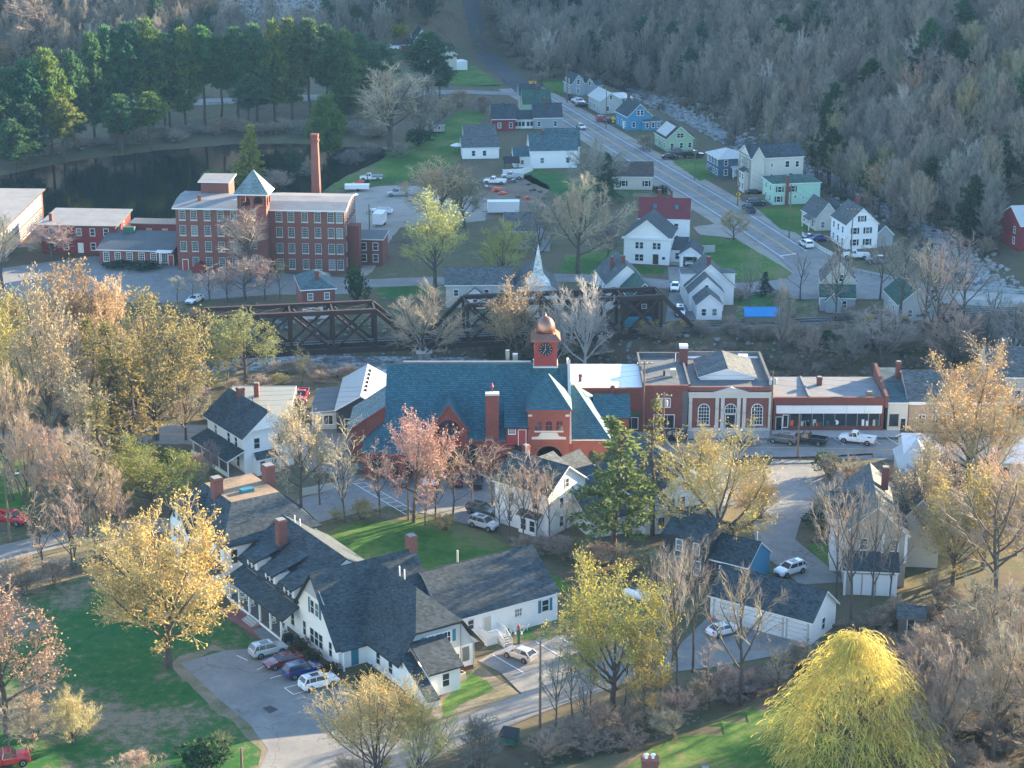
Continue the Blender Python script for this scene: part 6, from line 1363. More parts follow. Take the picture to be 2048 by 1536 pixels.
def wires(label, keys, offs, sag=1.2, dz=-.25, ang=0):
    p0 = PTOP[keys[0]][0]; t = thing('power_line', label, 'wires', p0)
    for o in offs:
        for a, b in zip(keys, keys[1:]):
            (pa, ha), (pb, hb) = PTOP[a], PTOP[b]; mb = MB(); prev = None; n = 8
            d = Vector((pb.x-pa.x, pb.y-pa.y, 0)).normalized(); sd = Vector((-d.y, d.x, 0))
            A = pa+Vector((0, 0, ha+dz-o[1]))+sd*o[0]-p0; Bp = pb+Vector((0, 0, hb+dz-o[1]))+sd*o[0]-p0
            for i in range(n+1):
                q = A.lerp(Bp, i/n); q.z -= sag*4*(i/n)*(1-i/n)
                if prev is not None: mb.tube(prev, q, .016, n=3, cap=False)
                prev = q.copy()
            mb.build('wire', m_wire, t)
    return t
PTOP['off1'] = (Vector((120, 395, 0)), 10.5); PTOP['off2'] = (Vector((110, 305, 0)), 9); PTOP['off3'] = (Vector((-70, 296, 0)), 9); PTOP['off4'] = (Vector((-130, 290, 0)), 9)
wires('bundle of wires along the valley road poles', ['r7', 'r6', 'r5', 'r4', 'r0', 'r1', 'r2', 'r3', 'off1'], [(-1, 0), (1, 0), (0, 1.6)])
wires('wires along the main street in front of the shops', ['off4', 'off3', 'c', 'd', 'off2'], [(-1, 0), (1, 0), (0, 1.2), (0, 2.0)], 1.6)
wires('wires dipping between the shop poles', ['c', 'b', 'a'], [(.3, .3), (-.3, .3)], .8)
wires('wires above the pines', ['p1', 'p2'], [(0, 0), (0, .8)], 1.0)
# ------------------------------------------------------------------ trees
def tree_mat(name, leafy):
    m, nt, bs = new_mat(name)
    oi = N(nt, 'ObjectInfo'); g = N(nt, 'NewGeometry')
    n1 = noise(nt, g.outputs['Position'], 1.1, 3)
    if leafy:
        r = ramp(nt, n1, [(.3, (.62, .62, .62)), (.7, (1.25, 1.2, 1.1))])
        c = mixc(nt, 1.0, oi.outputs['Color'], r, 'MULTIPLY'); c = mixc(nt, 1.0, c, ramp(nt, oi.outputs['Random'], [(0, (.8, .85, .9)), (1, (1.2, 1.12, 1.05))]), 'MULTIPLY')
        nt.links.new(c, bs.inputs['Base Color']); bs.inputs['Roughness'].default_value = .7; bs.inputs['Specular IOR Level'].default_value = .15
        tr = N(nt, 'BsdfTranslucent'); nt.links.new(c, tr.inputs['Color']); mx = N(nt, 'MixShader'); mx.inputs[0].default_value = .4
        out = nt.nodes['Material Output']; nt.links.new(bs.outputs[0], mx.inputs[1]); nt.links.new(tr.outputs[0], mx.inputs[2]); nt.links.new(mx.outputs[0], out.inputs['Surface'])
    else:
        c = mixc(nt, .6, (.30, .26, .22), oi.outputs['Color']); c = mixc(nt, 1.0, c, ramp(nt, oi.outputs['Random'], [(0, (.75, .78, .82)), (1, (1.25, 1.18, 1.1))]), 'MULTIPLY')
        r = ramp(nt, n1, [(.3, (.75, .75, .75)), (.7, (1.2, 1.2, 1.2))])
        c = mixc(nt, 1.0, c, r, 'MULTIPLY')
        nt.links.new(c, bs.inputs['Base Color']); bs.inputs['Roughness'].default_value = .85; bs.inputs['Specular IOR Level'].default_value = .2
    return m
m_leaf = tree_mat('leaf', True); m_twig = tree_mat('twig', False)
m_bark = M('bark', (.095, .078, .066), .95, .3, 1.5); m_barkw = M('pale_bark', (.42, .39, .35), .9, .35, .6)
m_barkp = M('pine_bark', (.085, .06, .05), .95, .3)
class Rn(random.Random):
    def vec(s): return Vector((s.gauss(0, 1), s.gauss(0, 1), s.gauss(0, 1))).normalized()
def path(rn, p, d, L, n, curl, up):
    pts = [p.copy()]; d = d.normalized()
    for i in range(n):
        d = (d+rn.vec()*curl+Vector((0, 0, up))).normalized(); p = p+d*(L/n); pts.append(p.copy())
    return pts, d
def tubes(mb, pts, r0, r1, n, m=0):
    k = len(pts)-1
    for i in range(k): mb.tube(pts[i], pts[i+1], lerp(r0, r1, i/k), lerp(r0, r1, (i+1)/k), n, m, cap=False)
def at(pts, t):
    k = (len(pts)-1)*t; i = min(int(k), len(pts)-2); return pts[i].lerp(pts[i+1], k-i), (pts[i+1]-pts[i]).normalized()
def side(rn, d, ang):
    o = d.orthogonal().normalized(); o.rotate(Matrix.Rotation(rn.uniform(0, 6.283), 3, d)); return (d*math.cos(ang)+o*math.sin(ang)).normalized()
def leafq(mb, rn, p, s, m=1, n=1, jit_=.25, flat_=.0):
    for _ in range(n):
        c = p+rn.vec()*(jit_*rn.random()); a = rn.vec(); a.z *= (1-flat_); a.normalize(); b = a.orthogonal().normalized(); b.rotate(Matrix.Rotation(rn.uniform(0, 6.28), 3, a))
        if flat_: b.z *= (1-flat_)
        a = a*s*rn.uniform(.6, 1.2); b = b*s*rn.uniform(.35, .7)
        mb.poly([c-a*.5, c+b*.5, c+a*.5, c-b*.5], m)
def deci(seed, fork=.26, nl=6, spread=.75, subs=8, twigs=6, lets=6, leaf=0, ls=.16, rx=3.6, r0=.2, up=.10, tw=.016, stems=1, pale=False, curl=.13):
    rn = Rn(seed); tk = MB(); cr = MB(); h = 10.0
    for s_ in range(stems):
        a0 = rn.uniform(0, 6.28); lean = .0 if stems == 1 else rn.uniform(.12, .4)
        d0 = Vector((math.cos(a0)*lean, math.sin(a0)*lean, 1))
        rr0 = r0 if stems == 1 else r0*.55
        L0 = h*(fork if stems == 1 else fork*rn.uniform(.7, 1.3))
        base = Vector((0, 0, -.15)) if stems == 1 else Vector((math.cos(a0)*.25, math.sin(a0)*.25, -.1))
        tp, d = path(rn, base, d0, L0*2.3, 7, .05, .02)
        tubes(tk, tp, rr0, rr0*.45, 7)
        nl_ = nl if stems == 1 else max(2, int(nl/stems+.5))
        for i in range(nl_+1):
            t = .40+.60*(i/nl_) if i < nl_ else 1.0
            p, dd = at(tp, min(t, 1)); az = a0+i*2.4+rn.uniform(-.4, .4); el = min(1.35, rn.uniform(.75, 1.08)*spread*(1.55-.95*t))
            if i == nl_: el *= .25
            ld = Vector((math.cos(az)*math.sin(el), math.sin(az)*math.sin(el), math.cos(el)))
            # length to the crown envelope
            cz, rz = .60*h, .42*h; L = 1.0
            while L < 9:
                q = p+ld*L
                if (q.x**2+q.y**2)/rx**2+((q.z-cz)/rz)**2 > 1.0: break
                L += .2
            L = max(1.5, L*rn.uniform(.85, 1.05))
            lp, _ = path(rn, p, ld, L, 6, curl, up*(.35+.65*t))
            rl = rr0*.42*(1-.35*t)+.02; tubes(tk, lp, rl, .025, 5)
            ns = max(3, int(subs*L/4.5))
            for j in range(ns):
                tj = .22+.78*(j+rn.random())/ns; tj = min(tj, .99); sp, sd = at(lp, tj)
                sL = (L*.42*(1.15-.6*tj))*rn.uniform(.7, 1.15)
                bp, _ = path(rn, sp, side(rn, sd, rn.uniform(.5, .95)), sL, 4, .16, up*.9)
                tubes(cr, bp, .034, .016, 4)
                nt_ = max(3, int(twigs*sL/1.5))
                for k in range(nt_):
                    tk_ = min(.99, .15+.85*(k+rn.random())/nt_); wp, wd = at(bp, tk_); wL = sL*.5*rn.uniform(.6, 1.2)*(1.1-.4*tk_)
                    wq, _ = path(rn, wp, side(rn, wd, rn.uniform(.4, .9)), wL, 2, .2, up)
                    tubes(cr, wq, tw*1.1, tw*.8, 3)
                    for l in range(lets):
                        ep, ed = at(wq, min(.99, (l+rn.random())/lets)); eL = rn.uniform(.25, .6)
                        e2 = ep+side(rn, ed, rn.uniform(.3, .9))*eL+Vector((0, 0, up*eL))
                        cr.tube(ep, e2, tw*.8, tw*.45, 3, 0, cap=False)
                        if leaf: leafq(cr, rn, e2, ls, 1, leaf, .22)
    return tk.mesh('trunk', m_barkw if pale else m_bark), cr.mesh('crown', [m_barkw if pale else m_twig, m_leaf])
def conif(seed, bare=.3, rad=2.2, whorls=22, nb=5, droop=-.1, cl=8, tip=.25, tl=.5, sparse=1.0, cone=False):
    rn = Rn(seed); tk = MB(); cr = MB(); h = 10.0
    tp = [Vector((rn.gauss(0, .03)*i, rn.gauss(0, .03)*i, h*i/8-.1)) for i in range(9)]; tp[0] = Vector((0, 0, -.15))
    tubes(tk, tp, .17, .03, 7)
    for w in range(whorls):
        t = bare+(1-bare)*(w+.3)/whorls; p, _ = at(tp, min(.995, t)); f = (1-t)/(1-bare)
        prof = (f**.85) if cone else (math.sin(math.pi*min(1, f*.62+.12))**.8)*(.45+.55*min(1, f*2.2))*(1 if f < .8 else .75)
        for b_ in range(nb):
            if rn.random() > sparse: continue
            az = w*1.3+b_*6.283/nb+rn.uniform(-.35, .35); L = max(.25, rad*prof*rn.uniform(.65, 1.15))
            d = Vector((math.cos(az), math.sin(az), droop+rn.uniform(-.12, .2)))
            bp, _ = path(rn, p, d, L, 3, .08, .05 if not cone else -.02)
            tubes(cr, bp, .03, .012, 3, 0)
            n = max(2, int(cl*L/rad*1.3))
            for k in range(n):
                q, qd = at(bp, min(.99, tip+(1-tip)*(k+rn.random())/n)); sz = tl*rn.uniform(.7, 1.2)
                lat = Vector((-qd.y, qd.x, 0)).normalized()*rn.uniform(-.3, .3)*L*.5
                q = q+lat; q.z += rn.uniform(-.06, .12)
                for z_ in range(7):
                    a = (rn.vec()+qd*.6+Vector((0, 0, .35))).normalized()*sz*rn.uniform(.6, 1.1); s2 = a.cross(rn.vec()).normalized()*sz*.16
                    cr.poly([q-s2*.6, q+a*.55+s2, q+a, q+a*.5-s2], 1)
    return tk.mesh('trunk', m_barkp), cr.mesh('crown', [m_barkp, m_leaf])
def willow(seed):
    rn = Rn(seed); tk = MB(); cr = MB(); h = 10.0
    tp, _ = path(rn, Vector((0, 0, -.15)), Vector((.05, 0, 1)), 3.2, 5, .05, .05); tubes(tk, tp, .42, .28, 8)
    for i in range(14):
        az = i*2.4; p, _ = at(tp, rn.uniform(.5, 1)); el = rn.uniform(.1, 1.0)
        lp, _ = path(rn, p, Vector((math.cos(az)*math.sin(el), math.sin(az)*math.sin(el), math.cos(el))), rn.uniform(3.6, 5.6), 7, .12, .03); tubes(tk, lp, .15, .03, 5)
    lob = [(rn.uniform(.72, 1.15), rn.uniform(.78, 1.06)) for _ in range(12)]
    for k in range(8500):
        az = rn.uniform(0, 6.283); z = 1.0+9.0*rn.random()**1.15; la, lz = lob[int(az/6.284*12)]
        Rz = 5.0*max(0.05, 1-(z/(10.4*lz))**1.9)**.62*la if z < 10.3*lz else .3
        rr = rn.uniform(.3, 1.0)**.45*rn.uniform(.9, 1.06)
        q = Vector((math.cos(az)*Rz*rr, math.sin(az)*Rz*rr, z))
        d = Vector((math.cos(az)*.5+rn.gauss(0, .5), math.sin(az)*.5+rn.gauss(0, .5), .55)); L = rn.uniform(.5, 1.5); n = 5; pts = [q.copy()]
        for s in range(n):
            d = (d+Vector((rn.gauss(0, .12), rn.gauss(0, .12), -.42))).normalized(); q = q+d*(L/n); pts.append(q.copy())
            if q.z < .15: break
        a = Vector((rn.gauss(0, 1), rn.gauss(0, 1), 0)).normalized(); w = rn.uniform(.012, .024)
        for s in range(len(pts)-1): cr.poly([pts[s]-a*w, pts[s]+a*w, pts[s+1]+a*w*.8, pts[s+1]-a*w*.8], 1)
    return tk.mesh('trunk', m_bark), cr.mesh('crown', [m_twig, m_leaf])
def bush(seed, dens=900, ls=.22, rx=5.0):
    """dense leafy mound, unit height 10"""
    rn = Rn(seed); tk = MB(); cr = MB()
    for i in range(7):
        a = i*.9; lp, _ = path(rn, Vector((0, 0, -.3)), Vector((math.cos(a)*.7, math.sin(a)*.7, 1)), 7.5, 4, .12, 0); tubes(tk, lp, .3, .08, 4)
    lob = [(rn.vec()*Vector((1, 1, .5)).length*.0 + Vector((rn.gauss(0, rx*.35), rn.gauss(0, rx*.35), rn.uniform(3, 7))), rn.uniform(2.2, 3.4)) for _ in range(9)]
    for k in range(dens):
        c, r = rn.choice(lob); v = rn.vec(); p = c+v*r*rn.uniform(.75, 1.08)
        if p.z < .2: p.z = rn.uniform(.2, 2)
        leafq(cr, rn, p, ls*5, 1, 1, .2)
    return tk.mesh('stem', m_bark), cr.mesh('foliage', [m_twig, m_leaf])
PR = {}
PR['bare'] = [deci(11, .22, 9, .85, 9, 7, 7), deci(12, .2, 9, .8, 9, 7, 7, rx=3.2), deci(13, .24, 9, .9, 9, 7, 7, rx=4.0), deci(14, .26, 8, .6, 9, 7, 7, rx=2.6)]
PR['bud'] = [deci(21, .2, 9, .9, 9, 6, 6, leaf=1, ls=.20), deci(22, .24, 9, .85, 9, 6, 6, leaf=1, ls=.20, rx=3.8), deci(23, .18, 9, .8, 9, 6, 6, leaf=1, ls=.18, rx=3.2)]
PR['leafy'] = [deci(31, .15, 12, 1.0, 10, 6, 5, leaf=2, ls=.19, rx=4.6, r0=.28), deci(32, .16, 11, .95, 10, 6, 5, leaf=2, ls=.18, rx=4.2, r0=.25)]
PR['thin'] = [deci(35, .3, 8, .75, 7, 5, 5, rx=3.2, r0=.15, tw=.010), deci(36, .34, 8, .7, 7, 5, 5, rx=3.0, r0=.15, tw=.010)]
PR['gold'] = [deci(37, .14, 12, .95, 10, 7, 6, leaf=1, ls=.15, rx=4.4, r0=.26, tw=.013)]
PR['limbs'] = [deci(41, .15, 9, .95, 8, 5, 5, leaf=1, ls=.16, rx=4.4, r0=.30)]
PR['pale'] = [deci(51, .16, 9, .8, 8, 6, 5, rx=3.9, r0=.24, pale=True)]
PR['sap'] = [deci(61, .26, 7, .55, 6, 4, 4, rx=1.9, r0=.11, leaf=1, ls=.13), deci(62, .3, 6, .6, 6, 4, 4, rx=2.1, r0=.11), deci(63, .22, 7, .5, 6, 4, 4, rx=1.7, r0=.1, leaf=1, ls=.11)]
PR['shrub'] = [deci(71, .10, 10, .9, 5, 5, 5, stems=6, rx=4.6, r0=.2, tw=.022, up=.12), deci(72, .10, 10, 1.0, 5, 5, 5, stems=6, rx=5.0, r0=.2, tw=.022, leaf=1, ls=.2, up=.12)]
PR['catkin'] = [deci(73, .12, 14, .95, 6, 5, 4, stems=7, rx=5.0, r0=.22, tw=.013, leaf=2, ls=.13, up=.16)]
PR['pine'] = [conif(81, .34, 2.5, 24, 5, .02, 9), conif(82, .42, 2.3, 22, 5, .05, 9), conif(83, .18, 2.6, 26, 5, -.02, 9)]
PR['spruce'] = [conif(84, .06, 2.3, 30, 6, -.22, 8, .2, .42, cone=True), conif(85, .10, 2.4, 26, 5, -.2, 7, .2, .45, .8, cone=True)]
PR['fir'] = [conif(87, .26, 2.3, 22, 5, -.12, 8, .25, .42, .85, cone=True)]
PR['sparse'] = [conif(86, .15, 2.4, 24, 4, -.15, 5, .45, .38, .75, cone=True)]
PR['willow'] = [willow(91)]
PR['bush'] = [bush(95), bush(96)]
RAD = {}; HGT = {}
for k_, l_ in PR.items():
    for i_, (tm_, cm_) in enumerate(l_):
        co = [0.0]*(3*len(cm_.vertices)); cm_.vertices.foreach_get('co', co)
        rs = sorted(math.hypot(co[j], co[j+1]) for j in range(0, len(co), 3)); zs_ = sorted(co[2::3])
        RAD[(k_, i_)] = rs[int(len(rs)*.95)]; HGT[(k_, i_)] = zs_[int(len(zs_)*.995)]
NAMES = dict(thin='bare_tree', fir='spruce_tree', gold='budding_tree', bare='bare_tree', bud='budding_tree', leafy='budding_tree', limbs='budding_tree', pale='pale_barked_tree', sap='sapling', shrub='shrub', catkin='flowering_shrub', pine='pine_tree', spruce='spruce_tree', sparse='hemlock_tree', willow='willow_tree', bush='evergreen_shrub')
trn = random.Random(5)
YEL, GOL, TAN, PNK, ORG, GRN, GRY_, BRN, OLV, CHT, PIN, PINY, DKG, FOR = (.42,.35,.13), (.42,.34,.16), (.42,.33,.22), (.43,.30,.245), (.50,.28,.14), (.25,.28,.07), (.25,.235,.20), (.30,.24,.175), (.19,.20,.07), (.50,.48,.14), (.065,.15,.08), (.13,.20,.06), (.025,.065,.035), (.62,.42,.03)
FIRST = {}
def tree(kind, u, v, vt, wpx, col, label, group=None, z=None, pos=None, hgt=None, rad=None):
    p = T(u, v) if pos is None else Vector((*pos, H(*pos)))
    if hgt is None:
        lo, hi = .3, 45
        for _ in range(30):
            m = (lo+hi)/2
            if PX(p.x, p.y, p.z+m)[1] > vt: lo = m
            else: hi = m
        hgt = lo
        dep = p.y*cP+(CH-p.z-hgt*.5)*sP; rad = wpx*.5*dep/F
    i = trn.randrange(len(PR[kind])); tkm, crm = PR[kind][i]
    t = thing(NAMES[kind], label, 'shrub' if kind in ('shrub', 'bush', 'catkin') else 'tree', p, trn.uniform(0, 6.28), group)
    rk = RAD[(kind, i)]; t.scale = (rad/rk, rad/rk*trn.uniform(.92, 1.08), hgt/HGT[(kind, i)])
    j = [x*trn.uniform(.88, 1.12) for x in col]
    a = ob(tkm.name.split('.')[0], tkm, t); c = ob(crm.name.split('.')[0], crm, t); c.color = (*j, 1); a.color = (*j, 1)
    FIRST.setdefault((kind, i), (a, c))
    return t
def batch(kind, label, group, lst):
    for e in lst: tree(kind, e[0], e[1], e[2], e[3], e[4], label, group)
# --- around the inn
tree('leafy', 335, 1335, 1003, 305, YEL, 'huge spreading maple in yellow bud on the front lawn before the inn')
tree('leafy', 312, 880, 592, 225, YEL, 'broad golden maple with forked trunk beside the river left of the bargeboard house')
tree('leafy', 300, 1020, 885, 190, GRN, 'yellow green budding tree beside the inn west chimney')
tree('bush', 335, 935, 900, 60, (.16, .26, .03), 'bright lime green shrub by the bargeboard house porch')
tree('bud', 105, 935, 555, 200, (.46, .38, .2), 'tall pale budding tree with thick trunk beside the main street'); tree('bud', 45, 905, 590, 150, (.46, .42, .13), 'tall yellow green tree at the west lawn'); tree('bud', 150, 800, 525, 190, ORG, 'orange budding maple above the river west of the bridge'); tree('bud', 225, 790, 560, 150, (.46, .35, .22), 'pale tan budding tree beside the orange maple')
tree('bud', 20, 790, 570, 130, TAN, 'tan budding tree at the river west of the orange maple')
tree('sparse', 228, 905, 650, 130, OLV, 'olive hemlock in front of the broad golden maple'); tree('sparse', 210, 1010, 800, 150, OLV, 'olive hemlock behind the tan saplings on the lane')
batch('bare', 'tan bare tree along the lane', 'tan trees along the lane', [(175, 1075, 850, 120, TAN), (60, 1060, 820, 110, TAN), (110, 1060, 860, 110, PNK), (140, 1040, 850, 90, TAN), (215, 1080, 930, 90, TAN)])
batch('sap', 'slim sapling standing at the near edge of the lane', 'saplings by the lane', [(88, 1152, 985, 85, TAN), (145, 1140, 960, 80, PNK), (152, 1135, 990, 60, TAN), (240, 1090, 975, 60, TAN), (190, 1120, 1020, 70, GRN)])
batch('shrub', 'brown shrub at the lane corner', 'brown shrubs at the lane', [(50, 1190, 1110, 100, BRN), (105, 1170, 1120, 80, BRN), (15, 1170, 1120, 70, BRN)])
tree('shrub', 395, 985, 905, 70, PNK, 'pinkish shrub beside the inn west house'); tree('shrub', 425, 960, 880, 50, PNK, 'pink bare shrub in front of the bargeboard house porch')
tree('bud', 15, 1470, 1170, 270, (.46, .33, .19), 'tan budding tree at the left corner of the front lawn'); tree('catkin', 152, 1490, 1382, 110, GOL, 'golden twiggy shrub tree on the near front lawn'); tree('shrub', 65, 1500, 1390, 120, TAN, 'bare tan shrub beside the golden twiggy shrub'); tree('shrub', 275, 1560, 1505, 110, PNK, 'pink bare shrub at the near lawn edge')
tree('bush', 412, 1545, 1478, 125, DKG, 'dark evergreen shrub at the near end of the front lawn'); tree('shrub', 440, 1505, 1462, 60, GRN, 'green twiggy shrub beside the dark evergreen')
for u, v in ((600, 1300), (630, 1322), (662, 1345)): tree('bush', u, v+3, v-22, 42, (.07, .055, .025), 'round clipped brown shrub under the inn gable windows', 'clipped shrubs under the inn gable')
tree('bush', 737, 1365, 1335, 45, (.05, .07, .025), 'low olive shrub beside the inn entry')
tree('catkin', 740, 1570, 1345, 250, (.36, .345, .13), 'large yellow catkin shrub before the inn entry wall'); tree('catkin', 845, 1560, 1385, 150, (.36, .345, .13), 'smaller yellow catkin shrub beside the lean-to'); tree('shrub', 960, 1545, 1432, 110, GRY_, 'grey leafless shrub left of the dumpster'); tree('shrub', 700, 1575, 1515, 110, PNK, 'pink shrub at the foot of the large catkin shrub')
tree('leafy', 1225, 1420, 1122, 235, (.44, .39, .09), 'yellow flowering tree over the side parking bay'); tree('bud', 1290, 1440, 1270, 130, (.30, .29, .06), 'smaller yellow green tree at the brook below the flowering tree')
batch('sap', 'thin bare sapling along the brook', 'saplings along the brook', [(1112, 1455, 1280, 80, GRY_), (1145, 1440, 1290, 70, GRY_), (1180, 1430, 1250, 60, GRY_), (1250, 1410, 1250, 70, GRY_), (1165, 1460, 1330, 60, GRY_), (1320, 1400, 1210, 80, GRY_), (1420, 1420, 1290, 80, GRY_), (1555, 1390, 1290, 60, BRN)])
batch('shrub', 'brown brush tangled along the brook', 'brush along the brook', [(u, v, v-random.uniform(38, 70), random.uniform(70, 120), random.choice([BRN, GRY_, PNK])) for u, v in [(1100, 1500), (1150, 1490), (1200, 1475), (1250, 1470), (1300, 1455), (1350, 1440), (1400, 1420), (1450, 1405), (1500, 1385), (1550, 1370), (1340, 1480), (1090, 1530), (1180, 1510), (1260, 1500), (1600, 1340)]])
batch('thin', 'grey bare tree beside the long garage', 'bare trees left of the garage', [(1345, 1330, 1085, 130, GRY_), (1385, 1345, 1070, 110, BRN), (1310, 1300, 1110, 100, GRY_), (1365, 1240, 1090, 100, BRN)])
tree('thin', 1352, 1425, 1110, 110, GRY_, 'tall straight bare tree at the drive bend'); tree('thin', 1482, 1412, 1135, 175, BRN, 'bare tree standing in front of the long white garage')
tree('willow', 1692, 1545, 1272, 345, CHT, 'chartreuse weeping willow on the brook lawn')
batch('bare', 'bare tree in the willow thicket', 'thicket trees near the willow', [(1880, 1560, 1290, 190, BRN), (1985, 1530, 1265, 200, BRN), (2050, 1480, 1230, 190, TAN), (1820, 1550, 1340, 150, GRY_), (1930, 1420, 1220, 170, BRN), (2020, 1380, 1180, 180, BRN), (1850, 1430, 1260, 140, PNK), (2080, 1560, 1300, 200, BRN), (1960, 1330, 1150, 150, TAN)])
batch('shrub', 'tan leafless brush in the near right thicket', 'brush near the willow', [(1800, 1360, 1290, 110, PNK), (1870, 1340, 1260, 120, TAN), (1940, 1300, 1220, 130, TAN), (2010, 1290, 1200, 140, TAN), (1780, 1480, 1390, 120, BRN), (1840, 1500, 1420, 130, BRN), (2040, 1340, 1240, 140, BRN), (1900, 1480, 1380, 150, BRN), (1980, 1440, 1330, 150, BRN), (1750, 1420, 1340, 90, PNK)])
batch('thin', 'tall bare tree with dark trunk beside the tan house', 'dark trunks by the tan house', [(1672, 1215, 985, 110, BRN), (1701, 1262, 970, 130, BRN), (1742, 1240, 980, 110, BRN), (1778, 1225, 1010, 90, BRN), (1660, 1120, 960, 120, BRN)])
tree('gold', 1935, 975, 702, 250, (.40, .36, .15), 'tall golden tan tree before the brick office'); tree('leafy', 1905, 1170, 945, 160, YEL, 'yellow budding tree right of the tan house'); tree('bud', 1830, 1120, 880, 130, TAN, 'tan budding tree beside the white roofed building'); tree('thin', 1990, 1240, 960, 260, BRN, 'spreading bare tree with arching dark limbs at the right'); tree('bare', 2050, 1180, 930, 180, TAN, 'bare tan tree at the right end of the white roofed building')
batch('shrub', 'tan brush beside the sunken drive', 'brush by the sunken drive', [(1660, 960, 905, 70, TAN), (1700, 985, 915, 90, TAN), (1740, 1000, 925, 90, BRN), (1780, 990, 930, 80, TAN), (1715, 1030, 980, 80, TAN), (1650, 1040, 990, 90, BRN), (2000, 1080, 1010, 120, TAN), (1930, 1090, 1030, 110, TAN)])
tree('bush', 1655, 950, 905, 60, (.05, .07, .02), 'dark olive evergreen at the guard rail'); tree('bush', 1690, 1060, 990, 90, (.28, .17, .03), 'golden brown shrub left of the tan house'); tree('bush', 1640, 1055, 1015, 60, DKG, 'dark green shrubs edging the curving drive'); tree('catkin', 1515, 1040, 965, 110, (.34, .25, .07), 'golden shrub at the bend of the curving drive')
tree('limbs', 1438, 1120, 858, 250, (.44, .34, .12), 'golden budding tree with strong dark limbs before the white gabled house'); tree('bud', 1395, 1000, 850, 110, YEL, 'yellow budding tree before the bank')
tree('fir', 1227, 1125, 838, 165, (.16, .19, .07), 'tall olive spruce in front of the town hall right wing'); tree('sparse', 1305, 1070, 800, 110, (.19, .18, .07), 'thin sparse conifer beside the tall olive spruce')
batch('sap', 'tan sapling behind the back lawn', 'saplings behind the back lawn', [(690, 1045, 832, 85, TAN), (640, 1010, 850, 70, TAN), (760, 1030, 880, 80, PNK), (870, 1040, 870, 90, GOL), (905, 1040, 900, 80, TAN), (945, 1010, 880, 80, PNK), (985, 1010, 880, 75, PNK), (850, 1050, 950, 60, TAN), (1020, 1085, 915, 60, TAN), (1045, 1090, 900, 70, TAN), (1072, 1092, 905, 70, TAN), (1100, 1090, 930, 60, TAN), (1130, 1095, 960, 50, TAN), (1000, 1070, 930, 60, TAN)])
tree('bud', 602, 1015, 800, 120, TAN, 'tan budding tree behind the inn beside the bargeboard house'); tree('bud', 828, 1045, 822, 165, PNK, 'pink budding maple before the town hall dormer')
batch('shrub', 'small yellow shrub at the back lawn edge', 'yellow shrubs at the back lawn', [(725, 1038, 1000, 70, YEL), (890, 1062, 1025, 60, (.5, .36, .05)), (670, 1045, 1015, 40, GRN)])
batch('shrub', 'brown brush under the saplings beside the inn wing', 'brush beside the inn wing', [(1090, 1110, 1065, 90, BRN), (1140, 1120, 1075, 90, BRN), (1190, 1130, 1085, 100, BRN), (1050, 1105, 1070, 60, TAN), (1240, 1140, 1090, 90, BRN), (1290, 1150, 1095, 90, OLV)])
tree('bud', 372, 880, 725, 105, TAN, 'slim tan budding tree between the golden maple and the bargeboard house'); tree('sparse', 268, 935, 715, 135, OLV, 'tall olive hemlock nearest the lime green shrub'); tree('bud', 165, 960, 745, 140, TAN, 'tan budding tree between the main street and the lane'); tree('sparse', 190, 850, 640, 120, OLV, 'olive hemlock at the river behind the main street'); tree('bare', 25, 1000, 740, 140, TAN, 'tall tan bare tree on the west lawn'); tree('bud', 255, 850, 660, 110, (.44, .36, .17), 'golden tan tree behind the hemlocks'); tree('bud', 60, 800, 600, 130, (.44, .38, .16), 'pale yellow tree on the river bank west of the hemlocks')
tree('bud', 1965, 1140, 935, 160, YEL, 'yellow budding tree farthest from the tan house'); tree('bare', 2030, 1110, 890, 170, TAN, 'tan bare tree behind the arching dark limbs'); tree('bud', 1880, 1060, 895, 120, TAN, 'tan tree under the tall golden tan tree'); tree('bare', 1975, 1010, 800, 140, TAN, 'bare tree beside the tall golden tan tree')
batch('shrub', 'leafless brush on the river bank behind the bargeboard house', 'brush on the near river bank', [(u, v, v-trn.uniform(22, 40), trn.uniform(45, 80), trn.choice([BRN, OLV, TAN])) for u, v in [(400, 800), (430, 770), (470, 790), (520, 775), (560, 770), (640, 765), (700, 760), (360, 830), (330, 800), (415, 840), (385, 770), (590, 830)]])
# --- river and bridge
tree('bud', 492, 765, 622, 150, (.40, .35, .12), 'yellow olive tree clump leaning over the river'); tree('bud', 455, 760, 640, 90, (.28, .25, .08), 'olive tree beside the river clump'); tree('sap', 605, 770, 690, 45, OLV, 'slim olive tree on the river bank by the red truck')
tree('bare', 850, 745, 568, 160, TAN, 'round tan leafless tree in front of the truss gap'); tree('bud', 1035, 745, 558, 135, (.48, .33, .18), 'orange tan budding tree behind the town hall ridge'); tree('pale', 1168, 748, 555, 150, PNK, 'white barked sycamore behind the clock tower'); tree('pale', 1110, 745, 590, 90, PNK, 'smaller white barked tree beside the sycamore')
tree('bud', 490, 600, 518, 120, PNK, 'pink budding tree between the mill and the bridge'); tree('bare', 497, 565, 415, 130, PNK, 'large pink grey bare tree before the mill tower')
batch('sap', 'slim pinkish tree at the mill lot edge', 'trees at the mill lot edge', [(420, 600, 530, 60, PNK), (385, 605, 545, 50, TAN), (355, 605, 550, 45, TAN), (530, 600, 530, 60, PNK), (560, 600, 520, 40, GRN), (455, 600, 535, 50, PNK)])
tree('bare', 105, 520, 448, 150, PNK, 'pinkish spreading bare tree before the red mill house'); tree('bare', 5, 580, 420, 90, GRY_, 'dark bare tree at the brick mill shed corner'); tree('bush', 235, 534, 523, 75, DKG, 'clipped hedge along the mill annex'); tree('bush', 295, 537, 526, 75, DKG, 'clipped hedge by the mill annex canopy')
